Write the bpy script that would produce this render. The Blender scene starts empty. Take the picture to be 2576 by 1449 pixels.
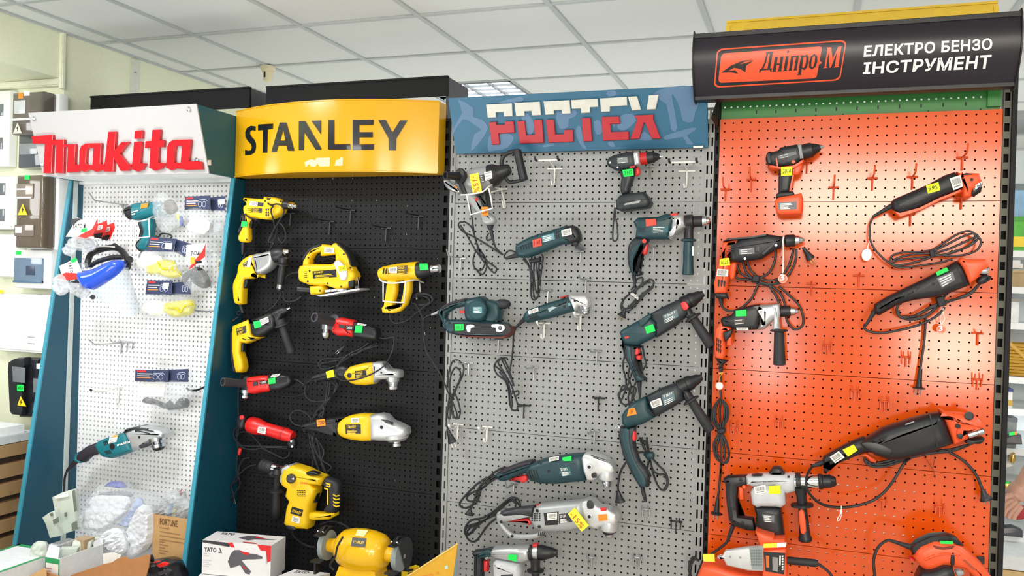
import bpy, math, random
from mathutils import Vector, Matrix
rnd = random.Random(7)
SC = bpy.context.scene
COL = SC.collection
# ---------------------------------------------------------------- camera
CAM = Vector((0.1236,-3.1081,1.55))
FPX, YAW, PIT, ROL = 2113.8,0.3385,-0.0075,0.0277
Fd = Vector((-math.sin(YAW)*math.cos(PIT), math.cos(YAW)*math.cos(PIT), math.sin(PIT)))
Rt = Vector((math.cos(YAW), math.sin(YAW),0))
Up = Rt.cross(Fd)
cr, sr = math.cos(ROL), math.sin(ROL)
R2 = Rt*cr + Up*sr
U2 = Up*cr - Rt*sr
cam_d = bpy.data.cameras.new('camera')
cam_d.sensor_width = 36.0
cam_d.lens = 36.0*FPX/2576
cam_d.clip_start = 0.05
cam = bpy.data.objects.new('camera', cam_d)
COL.objects.link(cam)
m = Matrix((R2, U2,-Fd)).transposed().to_4x4()
m.translation = CAM
cam.matrix_world = m
SC.camera = cam
# ---------------------------------------------------------------- light
SC.view_settings.view_transform = 'Standard'
SC.view_settings.look = 'None'
SC.view_settings.gamma = 1
SC.view_settings.use_curve_mapping = False
SC.view_settings.exposure = -0.5
w = bpy.data.worlds.new('world')
SC.world = w
w.use_nodes = True
w.node_tree.nodes['Background'].inputs[0].default_value = (0.93,0.97,1.0,1)
w.node_tree.nodes['Background'].inputs[1].default_value = 0.5
def area(name, loc, to, sx, sy, power, col=(1,1,1)):
    d = bpy.data.lights.new(name, 'AREA')
    d.shape = 'RECTANGLE'
    d.size, d.size_y, d.energy, d.color = sx, sy, power, col
    o = bpy.data.objects.new(name, d)
    COL.objects.link(o)
    o.location = loc
    o.rotation_euler = (Vector(to)-Vector(loc)).to_track_quat('-Z', 'Y').to_euler()
    return o
for lx, ly, pw in ((-2.6,-1.5,54),(0.0,-1.6,10),(2.4,-1.6,42),(-2.4,-4.2,20),(0.0,-4.2,16),(2.4,-4.2,16)):
    area('ceiling_and_fill_light',(lx, ly,2.66),(lx, ly,0),0.56,0.56, pw,(0.96,0.98,1.0))
area('ceiling_and_fill_light',(1.6,2.2,2.66),(1.6,2.2,0),0.5,0.5,26)
area('ceiling_and_fill_light',(-2.1,2.7,2.66),(-2.1,2.7,0),0.5,0.5,34)  # added fill for the left wall, no real fixture here
area('ceiling_and_fill_light',(2.3,.55,2.66),(2.0,1.3,0),0.5,0.5,26)  # added fill to brighten the right-hand shelves, not a real lamp
area('rear_ceiling_fill',(2.9,2.6,.9),(2.9,2.6,3),1.6,1.6,34,(0.97,0.99,1.0))  # added upward fill, brightens the ceiling at the far right
area('alcove_light',(-4.6,-1.6,2.1),(-3.7,0,1.2),.6,.6,13)
area('ceiling_and_fill_light',(-.5,4.6,2.66),(-.5,4.6,0),1.2,0.5,60)  # added fill so the far wall shows bright through the panel holes
area('rear_ceiling_fill',(-.9,1.7,.9),(-.9,1.7,3),4.4,2.6,58,(0.97,0.99,1.0))  # unseen fill added behind the stands, lifts the ceiling from below
area('front_ceiling_fill',(-2.3,-2.0,.5),(-2.3,-2.0,3),1.8,1.4,62,(0.97,0.99,1.0))  # unseen fill added at the front left, lifts the ceiling there
area('window_light',(0.9,-6.2,2.45),(0.9,0,2.3),2.2,0.75,190,(1.0,0.93,0.76))
area('window_light',(1.5,-6.2,1.0),(1.4,0,1.2),0.8,0.6,62,(1.0,0.92,0.75))
area('window_light',(-0.25,-6.2,0.95),(-0.2,0,1.2),0.3,0.9,26,(1.0,0.95,0.88))
area('window_light',(-1.1,-6.2,2.5),(-1.1,0,2.3),0.7,0.8,40,(1.0,0.96,0.92))
# ---------------------------------------------------------------- pixel -> place
FR = [0.0,0.0,1.0]
def fr(x0, y0, s):
    FR[:] = [x0, y0, s]
CROPS = {1: (0,0,.33126),2: (0,430,.33126),3: (0,880,.39264),4: (560,200,.31746),5: (540,600,.31746),6: (480,1000,.30994),
         7: (1090,200,.34499),8: (1090,680,.33122),9: (1090,1100,.28339),10: (1740,0,.33122),11: (1740,320,.40019),12: (1740,700,.34503),
         13: (1740,1000,.32453),14: (100,1180,.18561),15: (0,200,.38647),16: (560,420,.23292),0: (0,0,1.0),17: (2440,250,.4486),18: (2440,880,.3927)}
def C(n):
    fr(*CROPS[n])
def ray(p):
    u, v = FR[0]+p[0]*FR[2], FR[1]+p[1]*FR[2]
    return Fd*FPX + R2*(u-1288) - U2*(v-724.5)
def W(p, y=0.0):
    """the place on the plane (or surface) y that the photograph shows at p"""
    d = ray(p)
    if callable(y):
        yy = -0.1
        for _ in range(8):
            q = CAM + d*((yy-CAM.y)/d.y)
            yy = y(q.x, q.z)
        return CAM + d*((yy-CAM.y)/d.y)
    return CAM + d*((y-CAM.y)/d.y)
def WX(p, x):
    d = ray(p)
    return CAM + d*((x-CAM.x)/d.x)
def WZ(p, z):
    d = ray(p)
    return CAM + d*((z-CAM.z)/d.z)
def mpp(p, y=0.0):
    a, b = W((p[0], p[1]-1), y), W((p[0], p[1]+1), y)
    return (a-b).length/2
# ---------------------------------------------------------------- materials
def lin(h):
    r = []
    for i in (0,2,4):
        c = int(h[i:i+2],16)/255
        r.append(c/12.92 if c <= .04045 else ((c+.055)/1.055)**2.4)
    return (*r,1)
MATS = {}
def mat(name, hexc, rough=.5, metal=0.0, var=.06, scale=40, bump=0.0, coat=0.0, trans=0.0, alpha=1.0, emit=0.0, hex2=None):
    if name in MATS:
        return MATS[name]
    mt = bpy.data.materials.new(name)
    mt.use_nodes = True
    nt = mt.node_tree
    b = nt.nodes['Principled BSDF']
    c = lin(hexc)
    b.inputs['Roughness'].default_value = rough
    b.inputs['Metallic'].default_value = metal
    b.inputs['Coat Weight'].default_value = coat
    b.inputs['Transmission Weight'].default_value = trans
    b.inputs['Alpha'].default_value = alpha
    if emit:
        b.inputs['Emission Color'].default_value = c
        b.inputs['Emission Strength'].default_value = emit
    tc = nt.nodes.new('ShaderNodeTexCoord')
    nz = nt.nodes.new('ShaderNodeTexNoise')
    nz.inputs['Scale'].default_value = scale
    nz.inputs['Detail'].default_value = 4
    nt.links.new(tc.outputs['Object'], nz.inputs['Vector'])
    mx = nt.nodes.new('ShaderNodeMix')
    mx.data_type = 'RGBA'
    c2 = lin(hex2) if hex2 else tuple(min(1, v*(1+var*2)+var*.02) for v in c[:3])+(1,)
    c1 = c if hex2 else tuple(v*(1-var*2) for v in c[:3])+(1,)
    mx.inputs['A'].default_value = c1
    mx.inputs['B'].default_value = c2
    nt.links.new(nz.outputs['Fac'], mx.inputs['Factor'])
    nt.links.new(mx.outputs['Result'], b.inputs['Base Color'])
    if bump:
        bp = nt.nodes.new('ShaderNodeBump')
        bp.inputs['Strength'].default_value = bump
        bp.inputs['Distance'].default_value = .002
        nt.links.new(nz.outputs['Fac'], bp.inputs['Height'])
        nt.links.new(bp.outputs['Normal'], b.inputs['Normal'])
    MATS[name] = mt
    return mt
BLACK = mat('black_plastic', '1b1c20',.42, bump=.15, scale=300)
RUBBER = mat('black_rubber', '232429',.6, bump=.2, scale=400)
CORD = mat('black_cord', '1e1f24',.5)
GREYP = mat('mid_grey_plastic', '9a9da0',.45)
STEEL = mat('polished_steel', 'c9ccd0',.22,1.0)
CHROME = mat('bright_metal', 'e4e6e8',.12,1.0)
ALU = mat('cast_aluminium', 'cdd0d2',.42,.6, bump=.04, scale=200)
mat('polished_aluminium', 'dcddde',.36,.65)
YEL = mat('yellow_plastic', 'ecc010',.38, bump=.08, scale=300)
TEAL = mat('dark_teal_plastic', '1f4a50',.42, bump=.1, scale=300)
RED = mat('red_plastic', 'd8221f',.36)
REDB = mat('red_button', 'd93030',.4)
ORA = mat('orange_plastic', 'f2592a',.38)
WHITE = mat('white_paint', 'eceeee',.4)
PAPER = mat('white_paper', 'eeeae4',.7)
INK = mat('black_ink', '17171b',.6)
DGREY = mat('dark_plate', '34353a',.45)
GREENST = mat('green_sticker', '10e255',.6)
YELST = mat('yellow_sticker', 'e6f000',.6)
ORST = mat('orange_sticker', 'ff8a20',.6)
REDST = mat('red_sticker', 'ff4a3a',.6)
YTAG = mat('yellow_card', 'f4e63a',.6)
# ---------------------------------------------------------------- shapes
def crom(pts, n, closed):
    if n <= 1:
        return [tuple(p) for p in pts]
    out = []
    N = len(pts)
    for i in range(N if closed else N-1):
        a = pts[(i-1) % N] if closed or i > 0 else pts[0]
        b, c = pts[i], pts[(i+1) % N]
        d = pts[(i+2) % N] if closed or i < N-2 else pts[-1]
        for k in range(n):
            t = k/n
            out.append(tuple(.5*(2*b[j]+(c[j]-a[j])*t+(2*a[j]-5*b[j]+4*c[j]-d[j])*t*t+(3*b[j]-a[j]-3*c[j]+d[j])*t**3) for j in range(len(b))))
    if not closed:
        out.append(tuple(pts[-1]))
    return out
class MB:
    def __init__(s):
        s.v, s.f = [],[]
    def put(s, vs, fs):
        o = len(s.v)
        s.v += [Vector(v) for v in vs]
        s.f += [tuple(i+o for i in f) for f in fs]
        return s
    def prism(s, pts, ext, b=0.0, seg=2):
        """a solid whose outline is pts (world), reaching to both sides by ext, its rims rounded by b"""
        n = len(pts)
        nrm = Vector((0,0,0))
        for i in range(n):
            nrm += (pts[i]-pts[0]).cross(pts[(i+1) % n]-pts[0])
        if nrm.length == 0:
            return s
        nrm.normalize()
        e = ext if isinstance(ext, Vector) else Vector((0,-ext,0))
        if nrm.dot(e) < 0:
            pts = pts[::-1]
            nrm = -nrm
        ins = []
        for i in range(n):
            a, p, c = pts[i-1], pts[i], pts[(i+1) % n]
            d1, d2 = (p-a),(c-p)
            if d1.length < 1e-9 or d2.length < 1e-9:
                d1 = d2 = (c-a)
            n1, n2 = nrm.cross(d1).normalized(), nrm.cross(d2).normalized()
            q = n1+n2
            q = q/max(.35, q.length_squared/2) if q.length > 1e-6 else n1
            if q.length > 1.5:
                q = q.normalized()*1.5
            ins.append(q)
        el = e.length
        b = min(b, el*.98)
        eu = e/el
        rings = []
        for k in range(seg+1 if b > 0 else 1):
            a = (seg-k)/seg*math.pi/2 if b > 0 else 0
            rings.append([p+q*(b*(1-math.cos(a))) - eu*(el-b*(1-math.sin(a))) if b > 0 else p-e for p, q in zip(pts, ins)])
        for k in range(seg+1 if b > 0 else 1):
            a = k/seg*math.pi/2 if b > 0 else 0
            rings.append([p+q*(b*(1-math.cos(a))) + eu*(el-b*(1-math.sin(a))) if b > 0 else p+e for p, q in zip(pts, ins)])
        vs, fs = [],[]
        for r in rings:
            vs += r
        for k in range(len(rings)-1):
            for i in range(n):
                j = (i+1) % n
                fs.append((k*n+i, k*n+j,(k+1)*n+j,(k+1)*n+i))
        fs.append(tuple(range(n))[::-1])
        o = (len(rings)-1)*n
        fs.append(tuple(range(o, o+n)))
        return s.put(vs, fs)
    def slab(s, poly, y, t, b=.004, sm=1, seg=2):
        return s.prism([W(p, y) for p in crom(poly, sm, True)], t/2, b, seg)
    def rod(s, p0, p1, prof, y=-.06, y1=None, q=1.0, n=16, caps=True):
        """round body along p0-p1; prof = (place along 0..1, radius in crop pixels)"""
        a, c = W(p0, y), W(p1, y if y1 is None else y1)
        m0, m1 = mpp(p0, y), mpp(p1, y if y1 is None else y1)
        return s.lathe(a, c,[(t, r*(m0+(m1-m0)*t)) for t, r in prof], q, n, caps)
    def lathe(s, a, c, prof, q=1.0, n=16, caps=True):
        ax = (c-a).normalized()
        ref = Vector((0,-1,0)) if abs(ax.y) < .9 else Vector((0,0,1))
        n1 = ax.cross(ref).normalized()
        n2 = n1.cross(ax).normalized()
        vs, fs = [],[]
        for t, r in prof:
            o = a+(c-a)*t
            vs += [o+n1*(r*math.cos(k*2*math.pi/n))+n2*(q*r*math.sin(k*2*math.pi/n)) for k in range(n)]
        for k in range(len(prof)-1):
            for i in range(n):
                j = (i+1) % n
                fs.append((k*n+i, k*n+j,(k+1)*n+j,(k+1)*n+i))
        if caps:
            fs.append(tuple(range(n))[::-1])
            fs.append(tuple(range((len(prof)-1)*n, len(prof)*n)))
        return s.put(vs, fs)
    def path(s, pts, r, n=6, closed=False):
        """a tube of radius r through world points"""
        P = [Vector(p) for p in pts]
        N = len(P)
        vs, fs = [],[]
        nv = None
        for i in range(N):
            t = (P[min(i+1, N-1)]-P[max(i-1,0)])
            t = t.normalized() if t.length > 1e-9 else Vector((0,0,1))
            if nv is None:
                nv = t.cross(Vector((0,1,0)) if abs(t.y) < .9 else Vector((1,0,0))).normalized()
            nv = nv - t*nv.dot(t)
            nv = nv.normalized() if nv.length > 1e-6 else t.cross(Vector((0,1,.1))).normalized()
            bv = t.cross(nv)
            vs += [P[i]+nv*(r*math.cos(k*2*math.pi/n))+bv*(r*math.sin(k*2*math.pi/n)) for k in range(n)]
        for k in range(N-1):
            for i in range(n):
                j = (i+1) % n
                fs.append((k*n+i, k*n+j,(k+1)*n+j,(k+1)*n+i))
        fs.append(tuple(range(n))[::-1])
        fs.append(tuple(range((N-1)*n, N*n)))
        return s.put(vs, fs)
    def tube(s, pts, r, y=-.05, sm=5, n=6, closed=False):
        """a tube along crop points (x, y[, depth])"""
        q = [(p[0], p[1], p[2] if len(p) > 2 else y) for p in pts]
        return s.path([W(p[:2], p[2]) for p in crom(q, sm, closed)], r, n)
    def box(s, x0, x1, y0, y1, z0, z1):
        return s.put([(x0, y0, z0),(x1, y0, z0),(x1, y1, z0),(x0, y1, z0),(x0, y0, z1),(x1, y0, z1),(x1, y1, z1),(x0, y1, z1)],
                     [(0,1,5,4),(1,2,6,5),(2,3,7,6),(3,0,4,7),(4,5,6,7),(3,2,1,0)])
    def hexa(s, q0, q1):
        """a solid between two four-cornered faces"""
        return s.put(list(q0)+list(q1),[(3,2,1,0),(4,5,6,7),(0,1,5,4),(1,2,6,5),(2,3,7,6),(3,0,4,7)])
    def perf(s, x0, z0, nx, nz, cw, ch, y, hw, hh, n=8, depth=.008, skip=None):
        """a sheet with real holes: nx by nz cells from the top left corner x0, z0 down"""
        hole = [(hw*math.cos(math.pi/n+2*math.pi*k/n)/math.cos(math.pi/n), hh*math.sin(math.pi/n+2*math.pi*k/n)/math.cos(math.pi/n)) for k in range(n)] if n > 4 else [(hw, hh),(-hw, hh),(-hw,-hh),(hw,-hh)]
        if n == 8:
            hole = [(hw*math.cos(a), hh*math.sin(a)) for a in [math.radians(22.5+45*k) for k in range(8)]]
        for j in range(nz):
            for i in range(nx):
                cx, cz = x0+(i+.5)*cw, z0-(j+.5)*ch
                co = [(cx+cw/2, y, cz+ch/2),(cx-cw/2, y, cz+ch/2),(cx-cw/2, y, cz-ch/2),(cx+cw/2, y, cz-ch/2)]
                if skip and skip(cx, cz):
                    s.put(co,[(0,1,2,3)])
                    continue
                h0 = [(cx+a, y, cz+b) for a, b in hole]
                h1 = [(cx+a, y+depth, cz+b) for a, b in hole]
                fs = []
                if n == 4:
                    fs = [(0,1,5,4),(1,2,6,5),(2,3,7,6),(3,0,4,7)]
                else:
                    fs = [(0,5,4),(0,1,6,5),(1,7,6),(1,2,8,7),(2,9,8),(2,3,10,9),(3,11,10),(3,0,4,11)]
                m_ = len(hole)
                fs += [(4+k,4+(k+1) % m_,4+m_+(k+1) % m_,4+m_+k) for k in range(m_)]
                s.put(co+h0+h1, fs)
        return s
    def sheet(s, x0, x1, z0, z1, y, opens=()):
        """a thin sheet left open at the given rectangles"""
        xs = sorted({x0, x1, *[min(max(v, x0), x1) for o in opens for v in o[:2]]})
        zs = sorted({z0, z1, *[min(max(v, z0), z1) for o in opens for v in o[2:]]})
        for a, b in zip(xs, xs[1:]):
            for c, d in zip(zs, zs[1:]):
                mx, mz = (a+b)/2,(c+d)/2
                if not any(o[0] < mx < o[1] and o[2] < mz < o[3] for o in opens):
                    s.put([(a, y, c),(b, y, c),(b, y, d),(a, y, d)],[(0,1,2,3)])
        return s
    def obj(s, name, material, parent=None, smooth=35, origin=None):
        me = bpy.data.meshes.new(name)
        o = Vector(origin) if origin is not None else (Vector(parent['_o']) if parent is not None and '_o' in parent else Vector((0,0,0)))
        me.from_pydata([v-o for v in s.v],[], s.f)
        me.materials.append(material)
        if smooth:
            me.polygons.foreach_set('use_smooth',[True]*len(me.polygons))
            me.set_sharp_from_angle(angle=math.radians(smooth))
        me.update()
        ob = bpy.data.objects.new(name, me)
        COL.objects.link(ob)
        ob['_o'] = tuple(o)
        if parent is not None:
            ob.parent = parent
        else:
            ob.location = o
        return ob
def tag(o, label, cat=None, group=None, kind=None):
    if label:
        o['label'] = label
    if cat:
        o['category'] = cat
    if group:
        o['group'] = group
    if kind:
        o['kind'] = kind
    return o
def thing(name, label, cat, at, group=None):
    o = bpy.data.objects.new(name, None)
    COL.objects.link(o)
    o.empty_display_size = .05
    o.location = at
    o['_o'] = tuple(at)
    return tag(o, label, cat, group)
def struct(name, mb, m_, parent=None):
    o = mb.obj(name, m_, parent, smooth=0)
    if parent is None:
        o['kind'] = 'structure'
    return o
def quadmap(q, u, v):
    """point u, v (0..1, v up) in a four-cornered crop area tl, tr, br, bl"""
    t = (q[0][0]+(q[1][0]-q[0][0])*u, q[0][1]+(q[1][1]-q[0][1])*u)
    b = (q[3][0]+(q[2][0]-q[3][0])*u, q[3][1]+(q[2][1]-q[3][1])*u)
    return (b[0]+(t[0]-b[0])*v, b[1]+(t[1]-b[1])*v)
def text_mesh(txt, bold=0.0, res=2, shear=0.0):
    cu = bpy.data.curves.new('writing', 'FONT')
    cu.body = txt
    cu.resolution_u = res
    cu.offset = bold
    cu.shear = shear
    cu.space_character = 1.0+bold*2
    ob = bpy.data.objects.new('writing', cu)
    COL.objects.link(ob)
    dg = bpy.context.evaluated_depsgraph_get()
    me = ob.evaluated_get(dg).to_mesh()
    vs = [(v.co.x, v.co.y) for v in me.vertices]
    fs = [tuple(p.vertices) for p in me.polygons]
    ob.evaluated_get(dg).to_mesh_clear()
    bpy.data.objects.remove(ob)
    bpy.data.curves.remove(cu)
    x0, x1 = min(v[0] for v in vs), max(v[0] for v in vs)
    y0, y1 = min(v[1] for v in vs), max(v[1] for v in vs)
    return [((x-x0)/(x1-x0),(y-y0)/(y1-y0)) for x, y in vs], fs
def writing(txt, q, y, m_, parent, bold=.02, lift=.0012, name='writing', res=2, shear=0.0, label=None):
    """flat lettering that fills the crop area q (tl, tr, br, bl) on the surface y"""
    vs, fs = text_mesh(txt, bold, res, shear)
    mb = MB()
    mb.put([W(quadmap(q, u, v), y)+Vector((0,-lift,0)) for u, v in vs], fs)
    o = mb.obj(name, m_, parent, smooth=0)
    if label:
        o['label'] = label
    return o
def sticker(parent, q, y, m_=None, txt=None, ink=None, name='price_sticker', bars=0, tin=(.12,.25)):
    """a paper sticker (four or more corners) on the surface y, with writing or bars on it"""
    m_ = m_ or GREENST
    mb = MB()
    mb.slab(q, y,.0014,0)
    st = mb.obj(name, m_, parent, smooth=0)
    yy = (lambda x, z: y(x, z)-.0009) if callable(y) else y-.0009
    if len(q) == 4:
        a, b = tin
        qq = [quadmap(q, a,1-b), quadmap(q,1-a,1-b), quadmap(q,1-a, b), quadmap(q, a, b)]
        if txt:
            writing(txt, qq, yy, ink or INK, st, bold=0, lift=.0004, shear=.25)
        if bars:
            k = MB()
            r = random.Random(bars)
            u = .12
            while u < .86:
                w_ = r.choice((.02,.03,.05))
                k.slab([quadmap(q, u,.85), quadmap(q, u+w_,.85), quadmap(q, u+w_,.35), quadmap(q, u,.35)], yy,.0004,0)
                u += w_+r.choice((.025,.04))
            k.slab([quadmap(q,.14,.25), quadmap(q,.8,.25), quadmap(q,.8,.15), quadmap(q,.14,.15)], yy,.0004,0)
            k.obj('bar_print', mat('grey_print', '77777a',.7), st, smooth=0)
    return st
def barcode(parent, q, y, seed=3):
    return sticker(parent, q, y, PAPER, name='barcode_sticker', bars=seed)
def fine(polys, surf, lift, cell=26, mb=None):
    """flat shapes on a curved surface, cut fine enough to follow it"""
    import bmesh
    mb = mb or MB()
    bm = bmesh.new()
    for p in polys:
        vs = [bm.verts.new((q[0],-q[1],0)) for q in p]
        try:
            bm.faces.new(vs)
        except ValueError:
            pass
    bmesh.ops.triangulate(bm, faces=bm.faces[:])
    for _ in range(5):
        es = [e for e in bm.edges if e.calc_length() > cell]
        if not es:
            break
        bmesh.ops.subdivide_edges(bm, edges=es, cuts=1)
        bmesh.ops.triangulate(bm, faces=bm.faces[:])
    bm.verts.index_update()
    mb.put([W((v.co.x,-v.co.y), surf)+Vector((0,-lift,0)) for v in bm.verts],[tuple(v.index for v in f.verts) for f in bm.faces])
    bm.free()
    return mb
def pillow(poly, y, t, amp=.006, cell=20, edge=40, sm=2, seed=0, fq=30, y2=None):
    """a soft closed bag: the outline at depth y, swelling by t, crumpled by amp"""
    import bmesh
    from mathutils import noise
    pts = crom(poly, sm, True)
    bm = bmesh.new()
    bm.faces.new([bm.verts.new((q[0],-q[1],0)) for q in pts])
    bmesh.ops.triangulate(bm, faces=bm.faces[:])
    for _ in range(6):
        es = [e for e in bm.edges if e.calc_length() > cell]
        if not es:
            break
        bmesh.ops.subdivide_edges(bm, edges=es, cuts=1)
        bmesh.ops.triangulate(bm, faces=bm.faces[:])
    bmesh.ops.beautify_fill(bm, faces=bm.faces[:], edges=bm.edges[:])
    bm.verts.index_update()
    E = [(Vector((a[0],-a[1])), Vector((b[0],-b[1]))) for a, b in zip(pts, pts[1:]+pts[:1])]
    bnd = [v.is_boundary for v in bm.verts]
    fr0, bk = [],[]
    for v, onb in zip(bm.verts, bnd):
        p = Vector((v.co.x, v.co.y))
        d = 1e9
        if onb:
            d = 0
        else:
            for a, b in E:
                ab = b-a
                q = a+ab*max(0, min(1,(p-a).dot(ab)/max(1e-9, ab.length_squared)))
                d = min(d,(p-q).length)
        f = math.sqrt(max(0,1-(1-min(1, d/edge))**2))
        w_ = W((v.co.x,-v.co.y), y)
        nz = noise.noise(w_*fq+Vector((seed*7.1,0,0)))+.5*noise.noise(w_*fq*2.3+Vector((0, seed*3.3,0)))
        nz = abs(nz)*2-.6
        fr0.append(w_+Vector((0,-t/2*f-amp*nz*f,0)))
        bk.append(w_+Vector((0, t/2*f+.0008,0)))
    fs = [tuple(v.index for v in f.verts) for f in bm.faces]
    n = len(fr0)
    rim = [(e.verts[0].index, e.verts[1].index) for e in bm.edges if e.is_boundary]
    bm.free()
    return MB().put(fr0+bk, fs+[tuple(i+n for i in f[::-1]) for f in fs]+[(a, b, b+n, a+n) for a, b in rim])
def T(name, label, cat, p, y=-.06, group=None):
    return thing(name, label, cat, W(p, y), group)
def A(t, name, m_, mb, parent=None, label=None, smooth=38):
    o = mb.obj(name, m_, parent or t, smooth)
    if label:
        o['label'] = label
    return o
def S(poly, y=-.06, t=.06, b=.012, sm=2, seg=3):
    return MB().slab(poly, y, t, b, sm, seg)
def Rd(p0, p1, prof, y=-.06, y1=None, q=1.0, n=16):
    return MB().rod(p0, p1, prof, y, y1, q, n)
def cord(t, *paths, y=-.06, r=.0034, m_=None, name='cord'):
    mb = MB()
    for p in paths:
        mb.tube(p, r, y,5,6)
    return A(t, name, m_ or CORD, mb)
def plug(t, a, b, r=20, y=-.05, sp=.35, pl=.5, pm=None):
    """mains plug from a to b with two pins beyond b"""
    A(t, 'plug', BLACK, Rd(a, b,[(0, r*.35),(.3, r*.5),(.7, r*.8),(.8, r),(.97, r),(1, r*.85)], y, q=.7, n=12))
    dx, dy = b[0]-a[0], b[1]-a[1]
    L = math.hypot(dx, dy)
    ux, uy = dx/L, dy/L
    mb = MB()
    for s_ in (-1,1):
        px, py = b[0]-uy*s_*r*sp, b[1]+ux*s_*r*sp
        mb.rod((px, py),(px+ux*r*pl*2, py+uy*r*pl*2),[(0, r*.13),(.9, r*.13),(1, r*.07)], y, n=8)
    A(t, 'plug_pins', pm or STEEL, mb)
def dots(t, pts, r, y, m_=None, name='screw_hole', parent=None):
    for p in pts:
        c_ = W(p, y)
        MB().lathe(c_+Vector((0,.001,0)), c_+Vector((0,-.0012,0)),[(0, r),(.8, r),(1, r*.8)], n=10).obj(name, m_ or INK, parent or t, smooth=0)
def bars(t, polys, y, m_=None, name='vent_slot', th=.0016, parent=None):
    for p in polys:
        MB().slab(p, y, th,0).obj(name, m_ or INK, parent or t, smooth=0)
def plate(t, q, y, m_=None, txt=None, ink=None, name='name_plate', area_=(.08,.1,.7,.42), lines=0, parent=None):
    """a flat name plate with lettering (area u0, v0 from top, u1, v1) and plain print lines"""
    o = MB().slab(q, y,.0016,0).obj(name, m_ or DGREY, parent or t, smooth=0)
    yy = (lambda x, z: y(x, z)-.001) if callable(y) else y-.001
    if txt:
        u0, v0, u1, v1 = area_
        writing(txt,[quadmap(q, u0,1-v0), quadmap(q, u1,1-v0), quadmap(q, u1,1-v1), quadmap(q, u0,1-v1)], yy, ink or PAPER, o, bold=.02, lift=.0004)
    if lines:
        mb = MB()
        r = random.Random(int(q[0][0]+q[0][1]))
        for k in range(lines):
            v = .42-.34*k/max(1, lines-1) if txt else .85-.7*k/max(1, lines-1)
            u1 = r.uniform(.5,.9)
            h = .1 if not txt else .07
            mb.slab([quadmap(q,.1, v), quadmap(q, u1, v), quadmap(q, u1, v-h), quadmap(q,.1, v-h)], yy,.0004,0)
        mb.obj('print_lines', ink or PAPER, o, smooth=0)
    return o
WHH = mat('white_wire', 'e4e3df',.35)
BLH = mat('black_wire', '202126',.4)
CHH = mat('zinc_wire', 'b9bbbd',.3,.8)
ORH = mat('orange_wire', 'd9521f',.4)
def hook(p, m_, label, L=.13, up=.03, bar=.045, leg=.055, kind='T', group=None, name='peg_hook', side=0.0, tipm=None):
    """a wire hook plugged into the perforated panel at p (its cross bar)"""
    o = W(p,-.006)
    t = thing(name, label, 'hook', o, group)
    r = .003
    mb = MB()
    mb.path([o+Vector((-bar/2,.0,0)), o+Vector((bar/2,.0,0))], r*1.15,8)
    for s_ in (-1,1):
        mb.path([o+Vector((s_*bar*.42,0,0)), o+Vector((s_*bar*.42,.016,.002))], r,6)
    if kind == 'T':
        mb.path([o+Vector((0,-.002,0)), o+Vector((0,-.004,-leg))], r,8)
        A(t, 'cross_bar', m_, mb)
        A(t, 'prong', m_, MB().path([o+Vector((0,-.001,.001)), o+Vector((side*.3,-L*.4,.001)), o+Vector((side*.8,-L*.85,.004)), o+Vector((side,-L, up))], r,8))
    elif kind == 'W':
        for s_ in (-.4,0,.4):
            mb.path([o+Vector((s_*bar,-.002,0)), o+Vector((s_*bar*.9,-.004,-leg*(1 if s_ == 0 else .7)))], r*.8,6)
        A(t, 'cross_bar', m_, mb)
        A(t, 'prong', m_, MB().path([o+Vector((bar*.35,-.003,0)), o+Vector((bar*.35,-L*.3,.002)), o+Vector((bar*.33,-L*.4,.02))], r*.8,6))
        A(t, 'prong', m_, MB().path([o+Vector((-bar*.35,-.003,0)), o+Vector((-bar*.35,-L*.3,.002)), o+Vector((-bar*.33,-L*.4,.02))], r*.8,6))
    elif kind == 'J':
        mb.path([o+Vector((0,-.004,0)), o+Vector((0,-.006,-leg*.7)), o+Vector((0,-.007,-leg)), o+Vector((-.004,-.012,-leg*1.06)), o+Vector((-.007,-.016,-leg)), o+Vector((-.007,-.017,-leg*.75))], r*1.4,8)
        A(t, 'cross_bar', m_, mb)
        A(t, 'prong', m_, MB().path([o+Vector((0,-.001,.001)), o+Vector((side*.5,-L*.5,-.012)), o+Vector((side*.9,-L*.85,-.004)), o+Vector((side,-L, up))], r*1.2,8))
        c_ = o+Vector((side,-L, up))
        A(t, 'tip', tipm or WHITE, MB().lathe(c_+Vector((0,.004,-.004)), c_+Vector((0,-.006,.006)),[(0,.002),(.2,.005),(.8,.005),(1,.002)], n=10))
    return t
# ================================================================ setting
CEIL = 2.7007
XL = -3.34
CREAM = mat('cream_wall_paint', 'e6ead0',.8, bump=.1, scale=60, var=.03)
CEILM = mat('ceiling_tile_board', 'd9dbd9',.9, bump=.35, scale=260, var=.05)
TBAR = mat('ceiling_grid_metal', 'b4b9ba',.5)
FLOORM = mat('floor_tile', 'bdb8ae',.5)
struct('floor', MB().box(-6,6,-7,7,-.05,0), FLOORM)
yl = [-.3703+.6*j for j in range(-5,12)]
xl = [XL,-3.17]+[-3.3216+.6*i for i in range(1,13)]
g = MB()
for x in xl[1:]:
    g.box(x-.012, x+.012, yl[0], yl[-1], CEIL, CEIL+.03)
for y in yl:
    g.box(XL, xl[-1], y-.012, y+.012, CEIL+.001, CEIL+.03)
g.box(XL-.02, xl[-1], yl[0], yl[-1], CEIL+.06, CEIL+.08)
g.box(XL, XL+.02, yl[0], yl[-1], CEIL-.002, CEIL+.03)
ceiling = struct('ceiling', g, TBAR)
tiles = {}
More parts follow.
